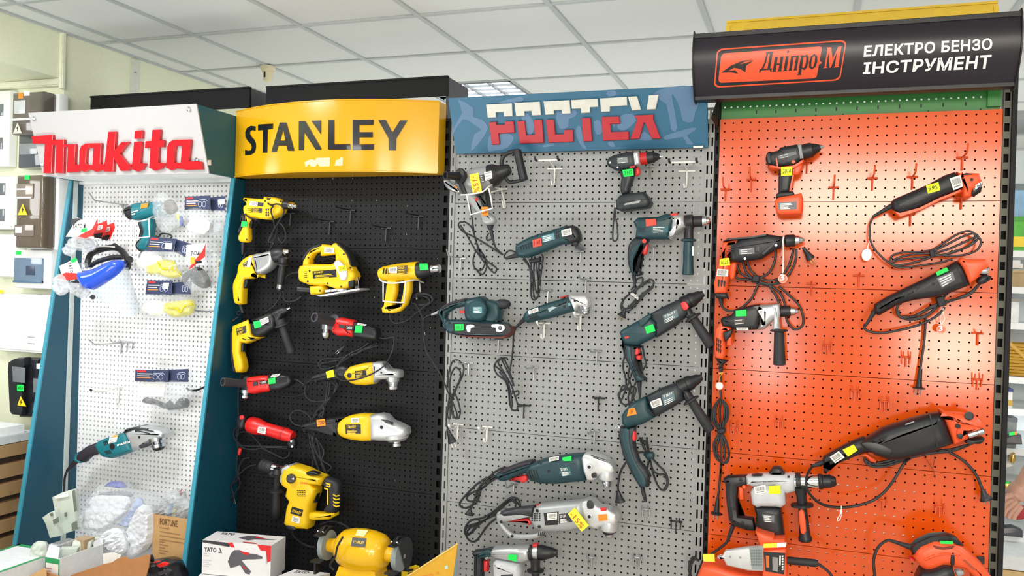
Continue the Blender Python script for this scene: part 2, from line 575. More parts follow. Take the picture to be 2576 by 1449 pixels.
for i in range(len(xl)-1):
    for j in range(len(yl)-1):
        if abs(xl[i]+2.1216) < .01 and abs(yl[j]-1.4297) < .01:
            continue
        w_ = round(xl[i+1]-xl[i],3)
        if w_ not in tiles:
            t = MB().box(.008, w_-.008,.008,.592,.008,.03)
            o = t.obj('ceiling_tile', CEILM, ceiling, smooth=0)
            tiles[w_] = o
        else:
            o = tiles[w_].copy()
            COL.objects.link(o)
        o.location = (xl[i], yl[j], CEIL)
struct('wall_left', MB().box(XL-.1, XL,.044,7,0, CEIL), CREAM)
struct('wall_alcove', MB().box(-5.2, XL-.1,.044,.12,0,2.481), CREAM)
struct('trim_1', MB().box(-5.2, XL,-3.4,.044,2.481, CEIL), CREAM)      # the lowered beam
struct('wall_far', MB().box(-5,6,6.8,6.9,0, CEIL), mat('white_wall_paint', 'e6e8e6',.8, bump=.1))
TRUNK = mat('cream_plastic_trunking', 'e4e6d0',.5)
struct('trim_2', MB().box(XL, XL+.016,.012,.034,2.43, CEIL-.002).box(XL+.016, XL+.02,.016,.030,2.43, CEIL-.002), TRUNK)
struct('trim_3', MB().box(-5.2, XL+.004,.018,.042,2.445,2.48).box(-5.2, XL+.002,.012,.018,2.450,2.475), TRUNK)
pl = struct('trim_4', MB().box(XL, XL+.008,.468,.52,2.2,2.69), mat('pale_painted_plate', 'd5dbd0',.5))
for z in (2.62,2.5):
    struct('screw', MB().lathe(Vector((XL+.007,.49, z)), Vector((XL+.013,.49, z)),[(0,.006),(.7,.006),(1,.003)], n=10), STEEL, pl)
lx0, ly0 = -2.1216,1.4297
lamp = thing('ceiling_lamp', 'louvred fluorescent lamp set in the ceiling behind the stands', 'lamp',(lx0+.3, ly0+.3, CEIL))
MB().box(lx0+.005, lx0+.595, ly0+.005, ly0+.595, CEIL+.075, CEIL+.09).obj('lamp_housing', WHITE, lamp, smooth=0)
tb = MB()
for k in range(4):
    x = lx0+.075+.15*k
    tb.lathe(Vector((x, ly0+.02, CEIL+.03)), Vector((x, ly0+.58, CEIL+.03)),[(0,.068),(1,.068)], q=.15, n=12)
tb.obj('tube', mat('lamp_glow', 'ffffff',.5, emit=7, var=0), lamp)
LOUV = mat('louvre_metal', '7d858a',.5)
fr_ = MB().box(lx0, lx0+.6, ly0, ly0+.012, CEIL-.004, CEIL+.07).box(lx0, lx0+.6, ly0+.588, ly0+.6, CEIL-.004, CEIL+.07)
fr_.box(lx0, lx0+.012, ly0, ly0+.6, CEIL-.004, CEIL+.07).box(lx0+.588, lx0+.6, ly0, ly0+.6, CEIL-.004, CEIL+.07)
fr_.obj('lamp_frame', LOUV, lamp, smooth=0)
for k in range(1,4):
    MB().hexa([(lx0+.15*k-.004, ly0+.012, CEIL),(lx0+.15*k+.004, ly0+.012, CEIL),(lx0+.15*k+.004, ly0+.588, CEIL),(lx0+.15*k-.004, ly0+.588, CEIL)],
              [(lx0+.15*k-.008, ly0+.012, CEIL+.014),(lx0+.15*k+.008, ly0+.012, CEIL+.014),(lx0+.15*k+.008, ly0+.588, CEIL+.014),(lx0+.15*k-.008, ly0+.588, CEIL+.014)]).obj('louvre_rail', LOUV, lamp, smooth=0)
for k in range(1,6):
    y = ly0+.1*k
    bl = MB()
    for q in range(4):
        bl.box(lx0+.15*q+.006, lx0+.15*q+.144, y-.002, y+.002, CEIL-.002, CEIL+.011)
    bl.obj('louvre_blade', LOUV, lamp, smooth=0)
d0 = Vector((-2.727,.824, CEIL))
det = thing('fire_detector', 'small cream fire detector hanging from the ceiling', 'detector', d0)
CRP = mat('cream_plastic', 'e3d9b8',.5)
MB().lathe(d0, d0-Vector((0,0,.03)),[(0,.042),(.4,.042),(.5,.034),(1,.032)]).obj('base', CRP, det)
MB().lathe(d0-Vector((0,0,.03)), d0-Vector((0,0,.085)),[(0,.028),(.7,.026),(.9,.02),(1,.004)]).obj('cap', CRP, det)
MB().box(d0.x-.004, d0.x+.004, d0.y-.031, d0.y-.02, CEIL-.064, CEIL-.034).obj('sensor_slot', INK, det, smooth=0)
# ================================================================ stands
GREYM = mat('grey_powder_coat', '979999',.5, var=.03, bump=.05, scale=500)
BLKM = mat('black_powder_coat', '0f1013',.6, var=.05, bump=.08, scale=500)
BLKM.node_tree.nodes['Principled BSDF'].inputs['Specular IOR Level'].default_value = .3
ORM = mat('orange_enamel', 'dc520d',.15, var=.03, scale=4)
GRNM = mat('green_powder_coat', '2f7d36',.4)
YELM = mat('yellow_powder_coat', 'e0bb1c',.45)
MKW = mat('white_hardboard', 'edeef0',.55, var=.02)
TEALP = mat('teal_laminate', '0f4a60',.4, var=.05)
TEALE = mat('teal_edge_band', '3a8fa6',.4)
DARK = mat('hole_shade_backing', '0a0a0b',.9)  # near-black sheets added behind the panels so holes and slots stay dark
def panel(parent, x0, x1, zt, h, nx, nz, cw, ch, hw, hh, n, m_, y=0.0, name='perforated_panel', skip=None):
    mb = MB()
    mx, mz = (x1-x0-nx*cw)/2,(h-.002-nz*ch)/2
    zt -= .001
    zb = zt-h+.002
    mb.perf(x0+mx, zt-mz, nx, nz, cw, ch, y, hw, hh, n, skip=skip)
    for a, b, c_, d in ((x0, x1, zt-mz, zt),(x0, x1, zb, zb+mz),(x0, x0+mx, zb+mz, zt-mz),(x1-mx, x1, zb+mz, zt-mz)):
        if b-a > 1e-5 and d-c_ > 1e-5:
            mb.put([(a, y, c_),(b, y, c_),(b, y, d),(a, y, d)],[(0,1,2,3)])
    for a, b in ((zt, zt),(zb, zb)):
        mb.put([(x0, y, a),(x1, y, a),(x1, y+.015, a),(x0, y+.015, a)],[(0,1,2,3)])
    for a in (x0, x1):
        mb.put([(a, y, zb),(a, y, zt),(a, y+.015, zt),(a, y+.015, zb)],[(0,1,2,3)])
    return mb.obj(name, m_, parent, smooth=0)
def upright(parent, x0, x1, zb, zt, m_, cols, hw=.003, hh=.016, y=-.004, back=.04):
    mb = MB()
    n = int((zt-zb)/.05)
    cw = (x1-x0)/cols
    mb.perf(x0, zt, cols, n, cw,.05, y, hw, hh,4, depth=.006)
    for x in (x0, x1):
        mb.put([(x, y, zt-n*.05),(x, y, zt),(x, y+back, zt),(x, y+back, zt-n*.05)],[(0,1,2,3)])
    return mb.obj('upright', m_, parent, smooth=0)
# ---- grey stand
gs = thing('pegboard_stand', 'grey perforated display stand under the blue sign with white and red letters', 'display stand',(-.73,.02,0), None)
for k in range(7):
    panel(gs,-1.2225,-.241,2.159-.3*k,.3,39,12,.025,.0248,.0041,.0041,8, GREYM)
upright(gs,-1.246,-1.2235,.05,2.2, GREYM,1)
upright(gs,-.2405,-.2095,.05,2.2, GREYM,2)
bs = MB().sheet(-1.24,-.211,.05,2.15,.045,[(-.297,-.243,1.99,2.04),(-.28700000000000003,-.243,1.80,1.97),(-.274,-.243,1.66,1.79),(-.30,-.225,1.50,1.62),(-.267,-.243,1.10,1.4),(-.262,-.243,.75,.95)])
bs.obj('shade_back_sheet', DARK, gs, smooth=0)
# ---- black stand
ks = thing('pegboard_stand', 'black perforated display stand under the curved yellow sign', 'display stand',(-1.75,.02,0))
for k in range(4):
    panel(ks,-2.232,-1.2805,2.168-.4965*k,.4965,40,21,.0236,.0234,.0034,.0034,8, BLKM)
panel(ks,-2.232,-1.2805,2.168-.4965*4,.15,40,6,.0236,.0234,.0034,.0034,8, BLKM)
upright(ks,-1.279,-1.2475,.05,2.2, BLKM,1, hw=.008, hh=.014)
op = []
r_ = random.Random(5)
for k in range(5):
    op.append((-2.232+.0236*(5+4*k)+.018,-2.232+.0236*(5+4*k)+.030,1.86,1.885))
    op.append((-2.232+.0236*(5+4*k)+.018,-2.232+.0236*(5+4*k)+.030,1.955,1.975))
op += [(-1.60,-1.585,1.86,1.885),(-1.455,-1.43,1.84,1.862)]
for k in range(16):
    x, z = r_.uniform(-2.1,-1.3), r_.uniform(.5,1.8)
    op.append((x, x+.02, z, z+.016))
MB().sheet(-2.24,-1.25,.05,2.2,.03, op).obj('shade_back_sheet', DARK, ks, smooth=0)
# ---- orange stand
C(0)
os_ = thing('pegboard_stand', 'orange perforated display stand under the dark sign with white words', 'display stand',(.25,.02,0))
for k in range(7):
    panel(os_,-.1918,.705,2.157-.3*k,.3,30,10,.0298,.0298,.0033,.0033,8, ORM)
upright(os_,-.208,-.1925,.05,2.42, BLKM,1, hw=.004, hh=.014, y=.004)
upright(os_,.706,.729,.05,2.42, mat('olive_grey_paint', '55554a',.5),1, hw=.0075, hh=.0135)
MB().box(.729,.743,-.02,.04,.05,2.42).obj('edge_profile', BLKM, os_, smooth=0)
MB().sheet(-.21,-.19,.05,2.42,.03).sheet(.706,.73,.05,2.42,.02).obj('shade_back_sheet', DARK, os_, smooth=0)
MB().sheet(-.2,.705,.05,2.157,.045,[(.10,.5,.70,.73),(.05,.45,.78,.80),(.02,.5,.86,.885),(-.02,.4,.60,.63)]).obj('shade_back_sheet', DARK, os_, smooth=0)
zr = W((1824,261),.012).z
gp = panel(os_,-.19,.70, zr+.03, zr+.03-2.1575,40,1,.0222,.0222,.0036,.0036,8, GRNM, y=.012, name='green_panel')
gb = gp
for zq, xs in ((zr-.035, range(5,38,3)),(zr-.058,(14,18,30,37))):
    for i in xs:
        MB().box(-.19+.0222*(i+.5)-.0022,-.19+.0222*(i+.5)+.0022,.0108,.0122, zq-.006, zq+.006).obj('panel_slot', INK, gp, smooth=0)
gp['label'] = 'narrow green perforated strip'
MB().box(.66,.70,-.004,.011,2.165,2.30).obj('green_upright', GRNM, os_, smooth=0)
MB().hexa([WX((1790,300),-.205)+Vector((0,-.02,0)), Vector((-.2,-.02,2.12)), Vector((-.2,.03,2.12)), Vector((-.205,.03,2.15))],
          [(-.2,-.05,2.22),(-.193,-.05,2.22),(-.193,.03,2.22),(-.2,.03,2.22)]).obj('bracket', BLKM, os_, smooth=0)
yb = thing('yellow_panel', 'yellow metal panel standing up behind the dark sign', 'panel',(.26,.05,2.3))
a, b = W((1828,52),.06), W((2510,10),.06)
zt = (a.z+b.z)/2
MB().box(a.x, b.x,.06,.075,2.33, zt).obj('face', YELM, yb, smooth=0)
for x0, x1 in ((a.x-.003, a.x+.012),(b.x-.012, b.x+.003)):
    MB().box(x0, x1,.055,.1,2.33, zt-.015).obj('folded_edge', YELM, yb, smooth=0)
MB().box(a.x, b.x,.055,.1, zt-.004, zt+.004).obj('top_fold', YELM, yb, smooth=0)
# ---- white stand with teal cheeks
ms = thing('pegboard_stand', 'white perforated display stand with sloping teal side panels and a white sign', 'display stand',(-2.7,0,0))
mk = MB().perf(-3.157,1.975,40,76,.02255,.0226,0,.004,.0042,4)
mk.put([(-3.157,0,.2),(-2.255,0,.2),(-2.255,0,.258),(-3.157,0,.258)],[(0,1,2,3)])
mk.put([(-3.157,0,1.975),(-2.255,0,1.975),(-2.255,0,2.2),(-3.157,0,2.2)],[(0,1,2,3)])
mk.obj('perforated_board', MKW, ms, smooth=0)
MB().sheet(-3.16,-2.24,.05,2.2,.03).obj('shade_back_sheet', DARK, ms, smooth=0)
def cheek(x0, x1):
    q = [(x0,.02,2.235),(x0,.02,.05),(x0,-.365,.05),(x0,-.065,1.99),(x0,-.065,2.235)]
    mb = MB()
    mb.prism([Vector((x0+(x1-x0)/2, p[1], p[2])) for p in q], Vector(((x1-x0)/2,0,0)))
    o = mb.obj('side_panel', TEALP, ms, smooth=0)
    MB().hexa([(x0-.0005,-.365,.05),(x1+.0005,-.365,.05),(x1+.0005,-.357,.05),(x0-.0005,-.357,.05)],
              [(x0-.0005,-.0655,1.99),(x1+.0005,-.0655,1.99),(x1+.0005,-.058,1.99),(x0-.0005,-.058,1.99)]).obj('edge_band', TEALE, o, smooth=0)
cheek(-3.175,-3.157)
cheek(-2.255,-2.237)
a, b = WX((190,462),-3.156), WX((160,1240),-3.156)
MB().hexa([(-3.157, b.y-.012, b.z-.3),(-3.149, b.y-.012, b.z-.3),(-3.149, b.y+.012, b.z-.3),(-3.157, b.y+.012, b.z-.3)],
          [(-3.157, a.y-.010,1.99),(-3.149, a.y-.010,1.99),(-3.149, a.y+.010,1.99),(-3.157, a.y+.010,1.99)]).obj('slotted_rail', mat('pale_grey_rail', 'b9c2c0',.4), ms, smooth=0)
MB().box(-3.157,-2.255,-.03,-.001,1.955,1.99).obj('valance', WHITE, ms, smooth=0)
MB().box(-3.157,-2.255,-.55,.0,.17,.2).obj('shelf', WHITE, ms, smooth=0)
SGW = mat('white_acrylic', 'b9b8b9',.12, var=.01, coat=.3)
def mky(x, z):
    return -.235-(z-1.966)*(.085/.27)
sg = MB()
C(0)
xa, xb = (W((75,290), mky).x+W((105,437), mky).x)/2,-2.237
sg.hexa([(xa, mky(0,1.966),1.966),(xb, mky(0,1.966),1.966),(xb, mky(0,1.966)+.006,1.966),(xa, mky(0,1.966)+.006,1.966)],
        [(xa, mky(0,2.236),2.236),(xb, mky(0,2.236),2.236),(xb, mky(0,2.236)+.006,2.236),(xa, mky(0,2.236)+.006,2.236)])
so = sg.obj('sign_board', SGW, ms, smooth=0)
for x0, x1 in ((xa, xa+.016),(xb-.016, xb)):
    MB().hexa([(x0, mky(0,1.966)+.007,1.967),(x1, mky(0,1.966)+.007,1.967),(x1,.02,1.967),(x0,.02,1.967)],
              [(x0, mky(0,2.236)+.007,2.235),(x1, mky(0,2.236)+.007,2.235),(x1,.02,2.235),(x0,.02,2.235)]).obj('sign_cheek', mat('deep_teal_laminate', '07586a',.45), ms, smooth=0)
MB().box(xa+.016, xb-.016,-.225,0,1.968,1.976).obj('sign_underside', WHITE, ms, smooth=0)
MB().box(xa+.016, xb-.016,-.31,0,2.222,2.230).obj('sign_top', TEALP, ms, smooth=0)
C(1)
REDL = mat('red_acrylic_letter', 'c4161f',.18, coat=.4)
MAK = {'letter_m': [[(247,1035),(410,1025),(410,1065),(400,1317),(338,1317),(350,1095),(258,1093)],[(400,1064),(495,1060),(490,1317),(428,1315),(436,1105),(400,1105)],
                    [(485,1100),(583,1095),(575,1250),(602,1250),(632,1262),(598,1310),(515,1312),(524,1120),(485,1120)]],
       'letter_a': [[(625,1110),(655,1092),(690,1090),(688,1125),(672,1128),(665,1150),(660,1240),(668,1252),(715,1255),(715,1295),(690,1287),(650,1310),(608,1288),(612,1140)],
                    [(685,1090),(778,1088),(770,1245),(812,1250),(800,1290),(740,1308),(708,1292),(718,1125),(686,1125)]],
       'letter_k': [[(830,1002),(888,1000),(868,1305),(795,1305)],[(872,1148),(930,1082),(990,1078),(918,1168),(980,1247),(1015,1247),(985,1297),(925,1300),(868,1195)]],
       'letter_i': [[(1032,995),(1090,990),(1086,1052),(1028,1056)],[(1025,1080),(1085,1075),(1072,1240),(1115,1243),(1090,1290),(1050,1305),(1008,1285)]],
       'letter_t': [[(1165,988),(1226,985),(1219,1068),(1255,1066),(1250,1118),(1214,1120),(1208,1235),(1265,1240),(1235,1283),(1185,1298),(1140,1275),(1150,1124),(1108,1126),(1112,1075),(1157,1072)]],
       'letter_a ': [[(1290,1085),(1320,1065),(1370,1063),(1368,1110),(1345,1112),(1335,1140),(1330,1235),(1390,1240),(1385,1285),(1340,1282),(1310,1295),(1268,1275),(1278,1115)],
                     [(1358,1063),(1458,1060),(1440,1225),(1535,1228),(1545,1288),(1420,1292),(1375,1280),(1390,1110),(1358,1110)]]}
for nm, polys in MAK.items():
    mb = MB()
    for p in polys:
        mb.slab(p, lambda x, z: mky(x, z)-.009,.016,.002, seg=1)
    mb.obj(nm.strip(), REDL, so, smooth=0)
for p in ((260,902),(1435,830),(1495,1215),(325,1250)):
    c_ = W(p, lambda x, z: mky(x, z)-.002)
    MB().lathe(c_, c_+Vector((0,-.008,0)),[(0,.009),(.6,.009),(1,.005)], n=12).obj('fixing_screw', STEEL, so)
MB().prism([WX(p, xb+.001) for p in ((1580,1215),(1602,1215),(1602,1255),(1580,1255))], Vector((.001,0,0))).obj('paper_label', PAPER, ms, smooth=0)
# ---- curved yellow sign
C(4)
yc = W((1703,742),-.07)
zb_, zt_ = yc.z, W((1703,175),-.07).z
ycx, yhw = (yc.x-2.235)/2,(yc.x+2.235)/2
def sty(x, z):
    u = min(1, abs(x-ycx)/yhw)
    return -.07-.115*(1-u*u)
ys = thing('shop_sign', 'curved yellow sign with black capital letters', 'sign',(ycx,-.1, zb_))
YSG = mat('glossy_yellow_sheet', 'd9a20a',.16, var=.01, coat=.0)
mb = MB()
N = 48
vs = []
for k in range(N+1):
    x = ycx-yhw+2*yhw*k/N
    y = sty(x,0)
    vs += [(x, y, zb_),(x, y, zt_),(x,0.0-.004, zb_),(x,-.004, zt_)]
fs = []
for k in range(N):
    a, b = 4*k,4*k+4
    fs += [(a, b, b+1, a+1),(a+2, b+2, b, a),(a+1, b+1, b+3, a+3)]
fs += [(0,1,3,2),(4*N+1,4*N,4*N+2,4*N+3)]
mb.put(vs, fs)
yso = mb.obj('sign_body', YSG, ys, smooth=30)
mb = MB()
for z0_ in (zb_, zt_):
    mb.path([(ycx-yhw+2*yhw*k/N, sty(ycx-yhw+2*yhw*k/N,0)-.001, z0_) for k in range(N+1)],.003,6)
mb.obj('rolled_edge', YSG, ys)
STN = {'S': [[(263,372),(263,408),(240,402),(222,408),(218,430),(228,450),(255,480),(266,510),(266,545),(255,580),(225,598),(180,600),(180,558),(205,566),(225,562),(234,540),(228,515),(200,485),(183,455),(182,415),(195,385),(225,368)]],
       'T': [[(283,358),(402,350),(400,392),(360,397),(356,580),(320,580),(322,402),(283,405)]],
       'A': [[(455,342),(483,342),(483,396),(460,485),(458,524),(444,526),(430,574),(388,576)],[(482,342),(508,342),(572,566),(520,566),(508,524),(500,485),(482,396)],[(456,485),(506,485),(512,525),(446,525)]],
       'N': [[(606,330),(658,330),(785,548),(783,558),(740,558),(650,420),(645,560),(606,562)],[(705,328),(783,325),(783,438)]],
       'L': [[(840,323),(888,322),(888,515),(1015,513),(1018,556),(838,556)]],
       'E': [[(1033,322),(1200,320),(1198,362),(1085,364),(1085,418),(1192,418),(1192,460),(1085,460),(1085,516),(1202,514),(1200,558),(1032,560)]],
       'Y': [[(1236,323),(1295,322),(1348,420),(1408,325),(1468,325),(1378,470),(1376,562),(1318,562),(1318,470)]]}
INKG = mat('glossy_black_film', '16161a',.18, coat=.4)
for nm, polys in STN.items():
    fine(polys, sty,.0025).obj('letter_'+nm.lower(), INKG, yso, smooth=0)
mb = MB()
for p in ([(650,655),(700,632),(735,640),(745,622),(852,618),(850,688),(770,690),(755,665),(735,692),(700,690),(690,668),(660,698)],[(900,640),(925,632),(935,615),(955,618),(952,682),(890,684)]):
    fine([p], sty,.0015, mb=mb)
mb.obj('sticker_residue', mat('torn_paper', 'f0e2a8',.7), yso, smooth=0)
# ---- blue sign with split letters
C(0)
b0, t0 = W((1148,388),-.03), W((1122,247),-.12)
b1 = W((1780,369),-.03)
zbb, ztt = (b0.z+b1.z)/2, t0.z
def rsy(x, z):
    return -.03-.09*(z-zbb)/(ztt-zbb)
bsn = thing('shop_sign', 'blue sign with split white and red letters above the grey stand', 'sign',(-.73,-.05, zbb))
xa, xb = b0.x-.002, b1.x+.002
BLUS = mat('blue_print_board', '296281',.45, var=.06, scale=6)
bo = MB().hexa([(xa,-.03, zbb),(xb,-.03, zbb),(xb,-.018, zbb),(xa,-.018, zbb)],[(xa,-.12, ztt),(xb,-.12, ztt),(xb,-.108, ztt),(xa,-.108, ztt)]).obj('sign_board', BLUS, bsn, smooth=0)
MB().box(xa+.02, xb-.02,-.028,.0, zbb+.002, zbb+.016).obj('fixing_strip', BLKM, bsn, smooth=0)
C(7)
LBL = mat('pale_blue_print', '55779a',.45, var=.08, scale=9)
for p in ([(180,145),(290,205),(290,270),(350,290),(400,355),(330,470),(275,520),(300,400),(350,370),(300,330),(215,290),(140,410),(150,350),(210,240)],
          [(400,450),(420,400),(520,390),(590,420),(540,500),(450,518),(400,522)],[(640,260),(690,250),(740,330),(720,395),(690,400)],
          [(900,240),(1040,225),(1035,270),(990,290),(985,345),(935,360),(910,330)],[(1040,360),(1075,340),(1100,470),(1125,505),(1090,500),(1050,430)],
          [(1170,310),(1215,300),(1235,380),(1190,400)],[(1340,320),(1370,262),(1450,250),(1480,300),(1400,370),(1350,360)],
          [(1600,110),(1660,70),(1750,52),(1890,50),(1940,150),(1910,240),(1890,310),(1820,300),(1800,210),(1760,130),(1740,120),(1780,350),(1735,365),(1700,180),(1600,130)],
          [(1690,410),(1890,350),(1910,370),(1850,410),(1900,470),(1850,470),(1820,420),(1700,440)],[(1265,92),(1320,80),(1340,110),(1280,125)],[(480,165),(640,125),(650,160),(520,180)],
          [(1290,300),(1340,280),(1320,350)],[(1490,440),(1540,380),(1600,440)],[(800,480),(870,462),(880,480),(810,495)],[(1270,460),(1310,452),(1325,490),(1290,488)]):
    MB().slab(p, lambda x, z: rsy(x, z)-.0006,.0008,0, sm=2).obj('printed_silhouette', LBL, bo, smooth=0)
WHL = [[(387,185),(575,175),(580,268),(518,270),(515,238),(458,240),(460,277),(400,280)],[(594,172),(778,163),(787,260),(722,263),(718,230),(665,233),(668,265),(606,268)],
       [(806,162),(995,152),(1003,248),(942,252),(938,222),(880,225),(882,255),(820,258)],[(1007,152),(1200,142),(1203,200),(1145,203),(1145,242),(1080,246),(1078,212),(1012,215)],
       [(1217,140),(1412,128),(1415,190),(1290,198),(1288,235),(1225,237)],[(1420,128),(1487,124),(1516,220),(1450,227)],[(1573,117),(1645,113),(1622,217),(1557,220)]]
RDL = [[(408,315),(462,310),(465,332),(525,330),(523,308),(588,306),(595,388),(478,395),(486,472),(430,476)],[(612,307),(668,303),(680,408),(742,405),(735,298),(795,295),(808,462),(633,468)],
       [(823,297),(880,294),(893,403),(955,400),(955,370),(1020,368),(1023,455),(842,460)],[(1083,283),(1148,281),(1160,450),(1097,452)],
       [(1228,275),(1355,270),(1362,322),(1292,325),(1298,385),(1425,380),(1428,440),(1240,447)],[(1468,265),(1608,257),(1605,290),(1660,432),(1595,432),(1545,315),(1535,318),(1505,432),(1438,437),(1490,295)]]
WSG = mat('white_sign_letter', 'cfcfc6',.45)
RSG = mat('red_sign_letter', 'b5222c',.45)
HAL = mat('letter_outline', 'c9c6d0',.45)
for nm, L, m_ in (('letter_top', WHL, WSG),('letter_bottom', RDL, RSG)):
    for p in L:
        MB().slab(p, lambda x, z: rsy(x, z)-.006,.010,.001, seg=1).obj(nm, m_, bo, smooth=0)
MB().slab([(1895,487),(1968,484),(1968,497),(1897,500)],-.036,.002,0).obj('paper_label', PAPER, bsn, smooth=0)
# ---- dark sign
C(10)
def prof(u):
    u = max(0, min(1, u))
    return -(.13+.264*u-.204*u*u)
dl, dh = W((35,765),-.13), W((20,258),-.19)
dr_, drt = W((2440,660),-.13), W((2500,80),-.19)
dz0, dz1 = (dl.z+dr_.z)/2,(dh.z+drt.z)/2
dxa, dxb = (dl.x+dh.x)/2,(dr_.x+drt.x)/2
def dny(x, z):
    return prof((z-dz0)/(dz1-dz0))
dn = thing('shop_sign', 'dark bulging sign with orange emblem and white words above the orange stand', 'sign',((dxa+dxb)/2,-.1, dz0))
DKS = mat('dark_violet_grey_film', '211d27',.38, var=.02)
NV = 30
vs, fs = [],[]
for k in range(NV+1):
    z = dz0+(dz1-dz0)*k/NV
    vs += [(dxa, dny(0, z), z),(dxb, dny(0, z), z)]
for k in range(NV):
    fs.append((2*k,2*k+1,2*k+3,2*k+2))
o_ = len(vs)
vs += [(dxa,-.09, dz0),(dxb,-.09, dz0),(dxa,-.09, dz1),(dxb,-.09, dz1)]
fs += [(0,1, o_+1, o_),(2*NV,2*NV+1, o_+3, o_+2),(o_, o_+1, o_+3, o_+2)]
dno = MB().put(vs, fs).obj('sign_face', DKS, dn, smooth=30)
for x0, x1 in ((dxa-.004, dxa),(dxb, dxb+.004)):
    MB().prism([Vector(((x0+x1)/2, dny(0, dz0+(dz1-dz0)*k/20)-.008, dz0-.006+(dz1-dz0+.012)*k/20)) for k in range(21)]+[Vector(((x0+x1)/2,-.085, dz1+.006)), Vector(((x0+x1)/2,-.085, dz0-.006))], Vector((.002,0,0))).obj('end_plate', BLACK, dn, smooth=0)
for z, h in ((dz0+.006,.012),(dz1-.012,.014)):
    MB().box(dxa, dxb, dny(0, z)-.006, dny(0, z)+.01, z-h/2, z+h/2).obj('edge_profile', BLACK, dn, smooth=0)
for x in (dxa+.06, dxb-.06):
    MB().box(x-.015, x+.015,-.09,.0, dz0+.02, dz0+.05).obj('bracket', BLKM, dn, smooth=0)
def rrect(q, r, ru=None, n=5):
    out = []
    ru = ru or r
    for cu, cv, a0 in ((1-ru,1-r,0),(ru,1-r,90),(ru, r,180),(1-ru, r,270)):
        for k in range(n+1):
            a = math.radians(a0+90*k/n)
            out.append(quadmap(q, cu+ru*math.cos(a), cv+r*math.sin(a)))
    return out
EMO = mat('orange_emblem_film', 'e8552e',.35)
dq = [(192,372),(1178,303),(1128,612),(168,668)]
out = rrect(dq,.12,.05)
inn = rrect([(202,382),(1168,315),(1119,602),(178,657)],.12,.05)
no = len(out)
fine([[out[k], out[(k+1) % no], inn[(k+1) % no], inn[k]] for k in range(no)], dny,.0015).obj('emblem_outline', EMO, dno, smooth=0)
fine([[(222,440),(228,420),(245,406),(970,354),(985,358),(988,372),(952,572),(945,588),(925,596),(222,630),(206,618),(204,600)]], dny,.0015).obj('emblem_field', EMO, dno, smooth=0)
DKI = mat('dark_emblem_film', '231c1e',.35)
fine([[(225,555),(300,500),(390,462),(475,458),(400,470),(320,518),(270,545),(300,540),(330,535),(352,562),(300,552)],[(312,513),(370,490),(420,478),(470,462),(415,500),(408,552),(375,528)]], dny,.003).obj('bird_emblem', DKI, dno, smooth=0)
def wr2(txt, q, m_, par, surf, bold, nm):
    vs, fs = text_mesh(txt, bold,3)
    P = [quadmap(q, u, v) for u, v in vs]
    return fine([[P[i] for i in f] for f in fs], surf,.003).obj(nm, m_, par, smooth=0)
SER = {'Д': [[(.0,0),(.08,.0),(.14,.16),(.86,.16),(.92,0),(1,0),(1,.26),(.0,.26)],[(.28,1.38),(.95,1.38),(.86,1.28),(.36,1.28)],[(.36,1.3),(.5,1.3),(.44,.7),(.3,.24),(.14,.24),(.3,.7)],[(.64,1.3),(.86,1.3),(.86,.24),(.64,.24)]],
       'н': [[(.0,1),(.42,1),(.36,.93),(.36,.55),(.64,.55),(.64,.93),(.58,1),(1,1),(.92,.93),(.92,.07),(1,0),(.58,0),(.64,.07),(.64,.46),(.36,.46),(.36,.07),(.42,0),(0,0),(.08,.07),(.08,.93)]],
       'і': [[(.1,1),(.75,1),(.75,.07),(1,0),(0,0),(.22,.07),(.22,.92)],[(.25,1.3),(.5,1.22),(.75,1.3),(.5,1.42)]],
       'п': [[(.0,1),(1,1),(.92,.93),(.92,.07),(1,0),(.58,0),(.64,.07),(.64,.9),(.36,.9),(.36,.07),(.42,0),(0,0),(.08,.07),(.08,.93)]],
       'р': [[(.0,1),(.4,1),(.4,.92),(.7,1.03),(.95,.85),(1,.5),(.92,.12),(.7,-.03),(.4,.08),(.4,-.28),(.5,-.35),(0,-.35),(.12,-.28),(.12,.92)]],
       'о': [[(.0,.5),(.12,.88),(.5,1.03),(.88,.88),(1,.5),(.88,.12),(.5,-.03),(.12,.12)]],
       'М': [[(.0,1.4),(.3,1.4),(.5,.6),(.72,1.4),(1,1.4),(.92,1.33),(.92,.07),(1,0),(.62,0),(.7,.07),(.7,1.05),(.47,0),(.4,0),(.18,1.05),(.18,.07),(.28,0),(0,0),(.08,.07),(.08,1.33)]]}
HOL = {'р': [(.42,.82),(.6,.9),(.72,.75),(.74,.5),(.7,.22),(.58,.1),(.42,.18)], 'о': [(.3,.5),(.36,.8),(.5,.9),(.64,.8),(.7,.5),(.64,.2),(.5,.1),(.36,.2)]}
bq0, bq1 = (512,556),(945,524)       # baseline of the word; x height about 112
up = (18,-112)
for ch, a, b, m_ in (('Д',0,.215, DKI),('н',.225,.40, DKI),('і',.41,.50, DKI),('п',.51,.67, DKI),('р',.675,.845, DKI),('о',.855,1.0, DKI),('М',1.12,1.41, EMO)):
    def mp(p, a=a, b=b):
        u = a+(b-a)*p[0]
        return (bq0[0]+(bq1[0]-bq0[0])*u+up[0]*p[1], bq0[1]+(bq1[1]-bq0[1])*u+up[1]*p[1])
    o = fine([[mp(q) for q in p] for p in SER[ch]], dny,.003).obj('letter', m_, dno, smooth=0)
    if ch in HOL:
        fine([[mp(q) for q in HOL[ch]]], dny,.0042).obj('letter_eye', EMO, dno, smooth=0)
MB().put([W(p, dny)+Vector((0,-.004,0)) for p in ((955,478),(972,462),(990,478),(972,494))],[(0,1,2,3)]).obj('emblem_dot', EMO, dno, smooth=0)
WFL = mat('white_film_letter', 'f2f2f6',.45)
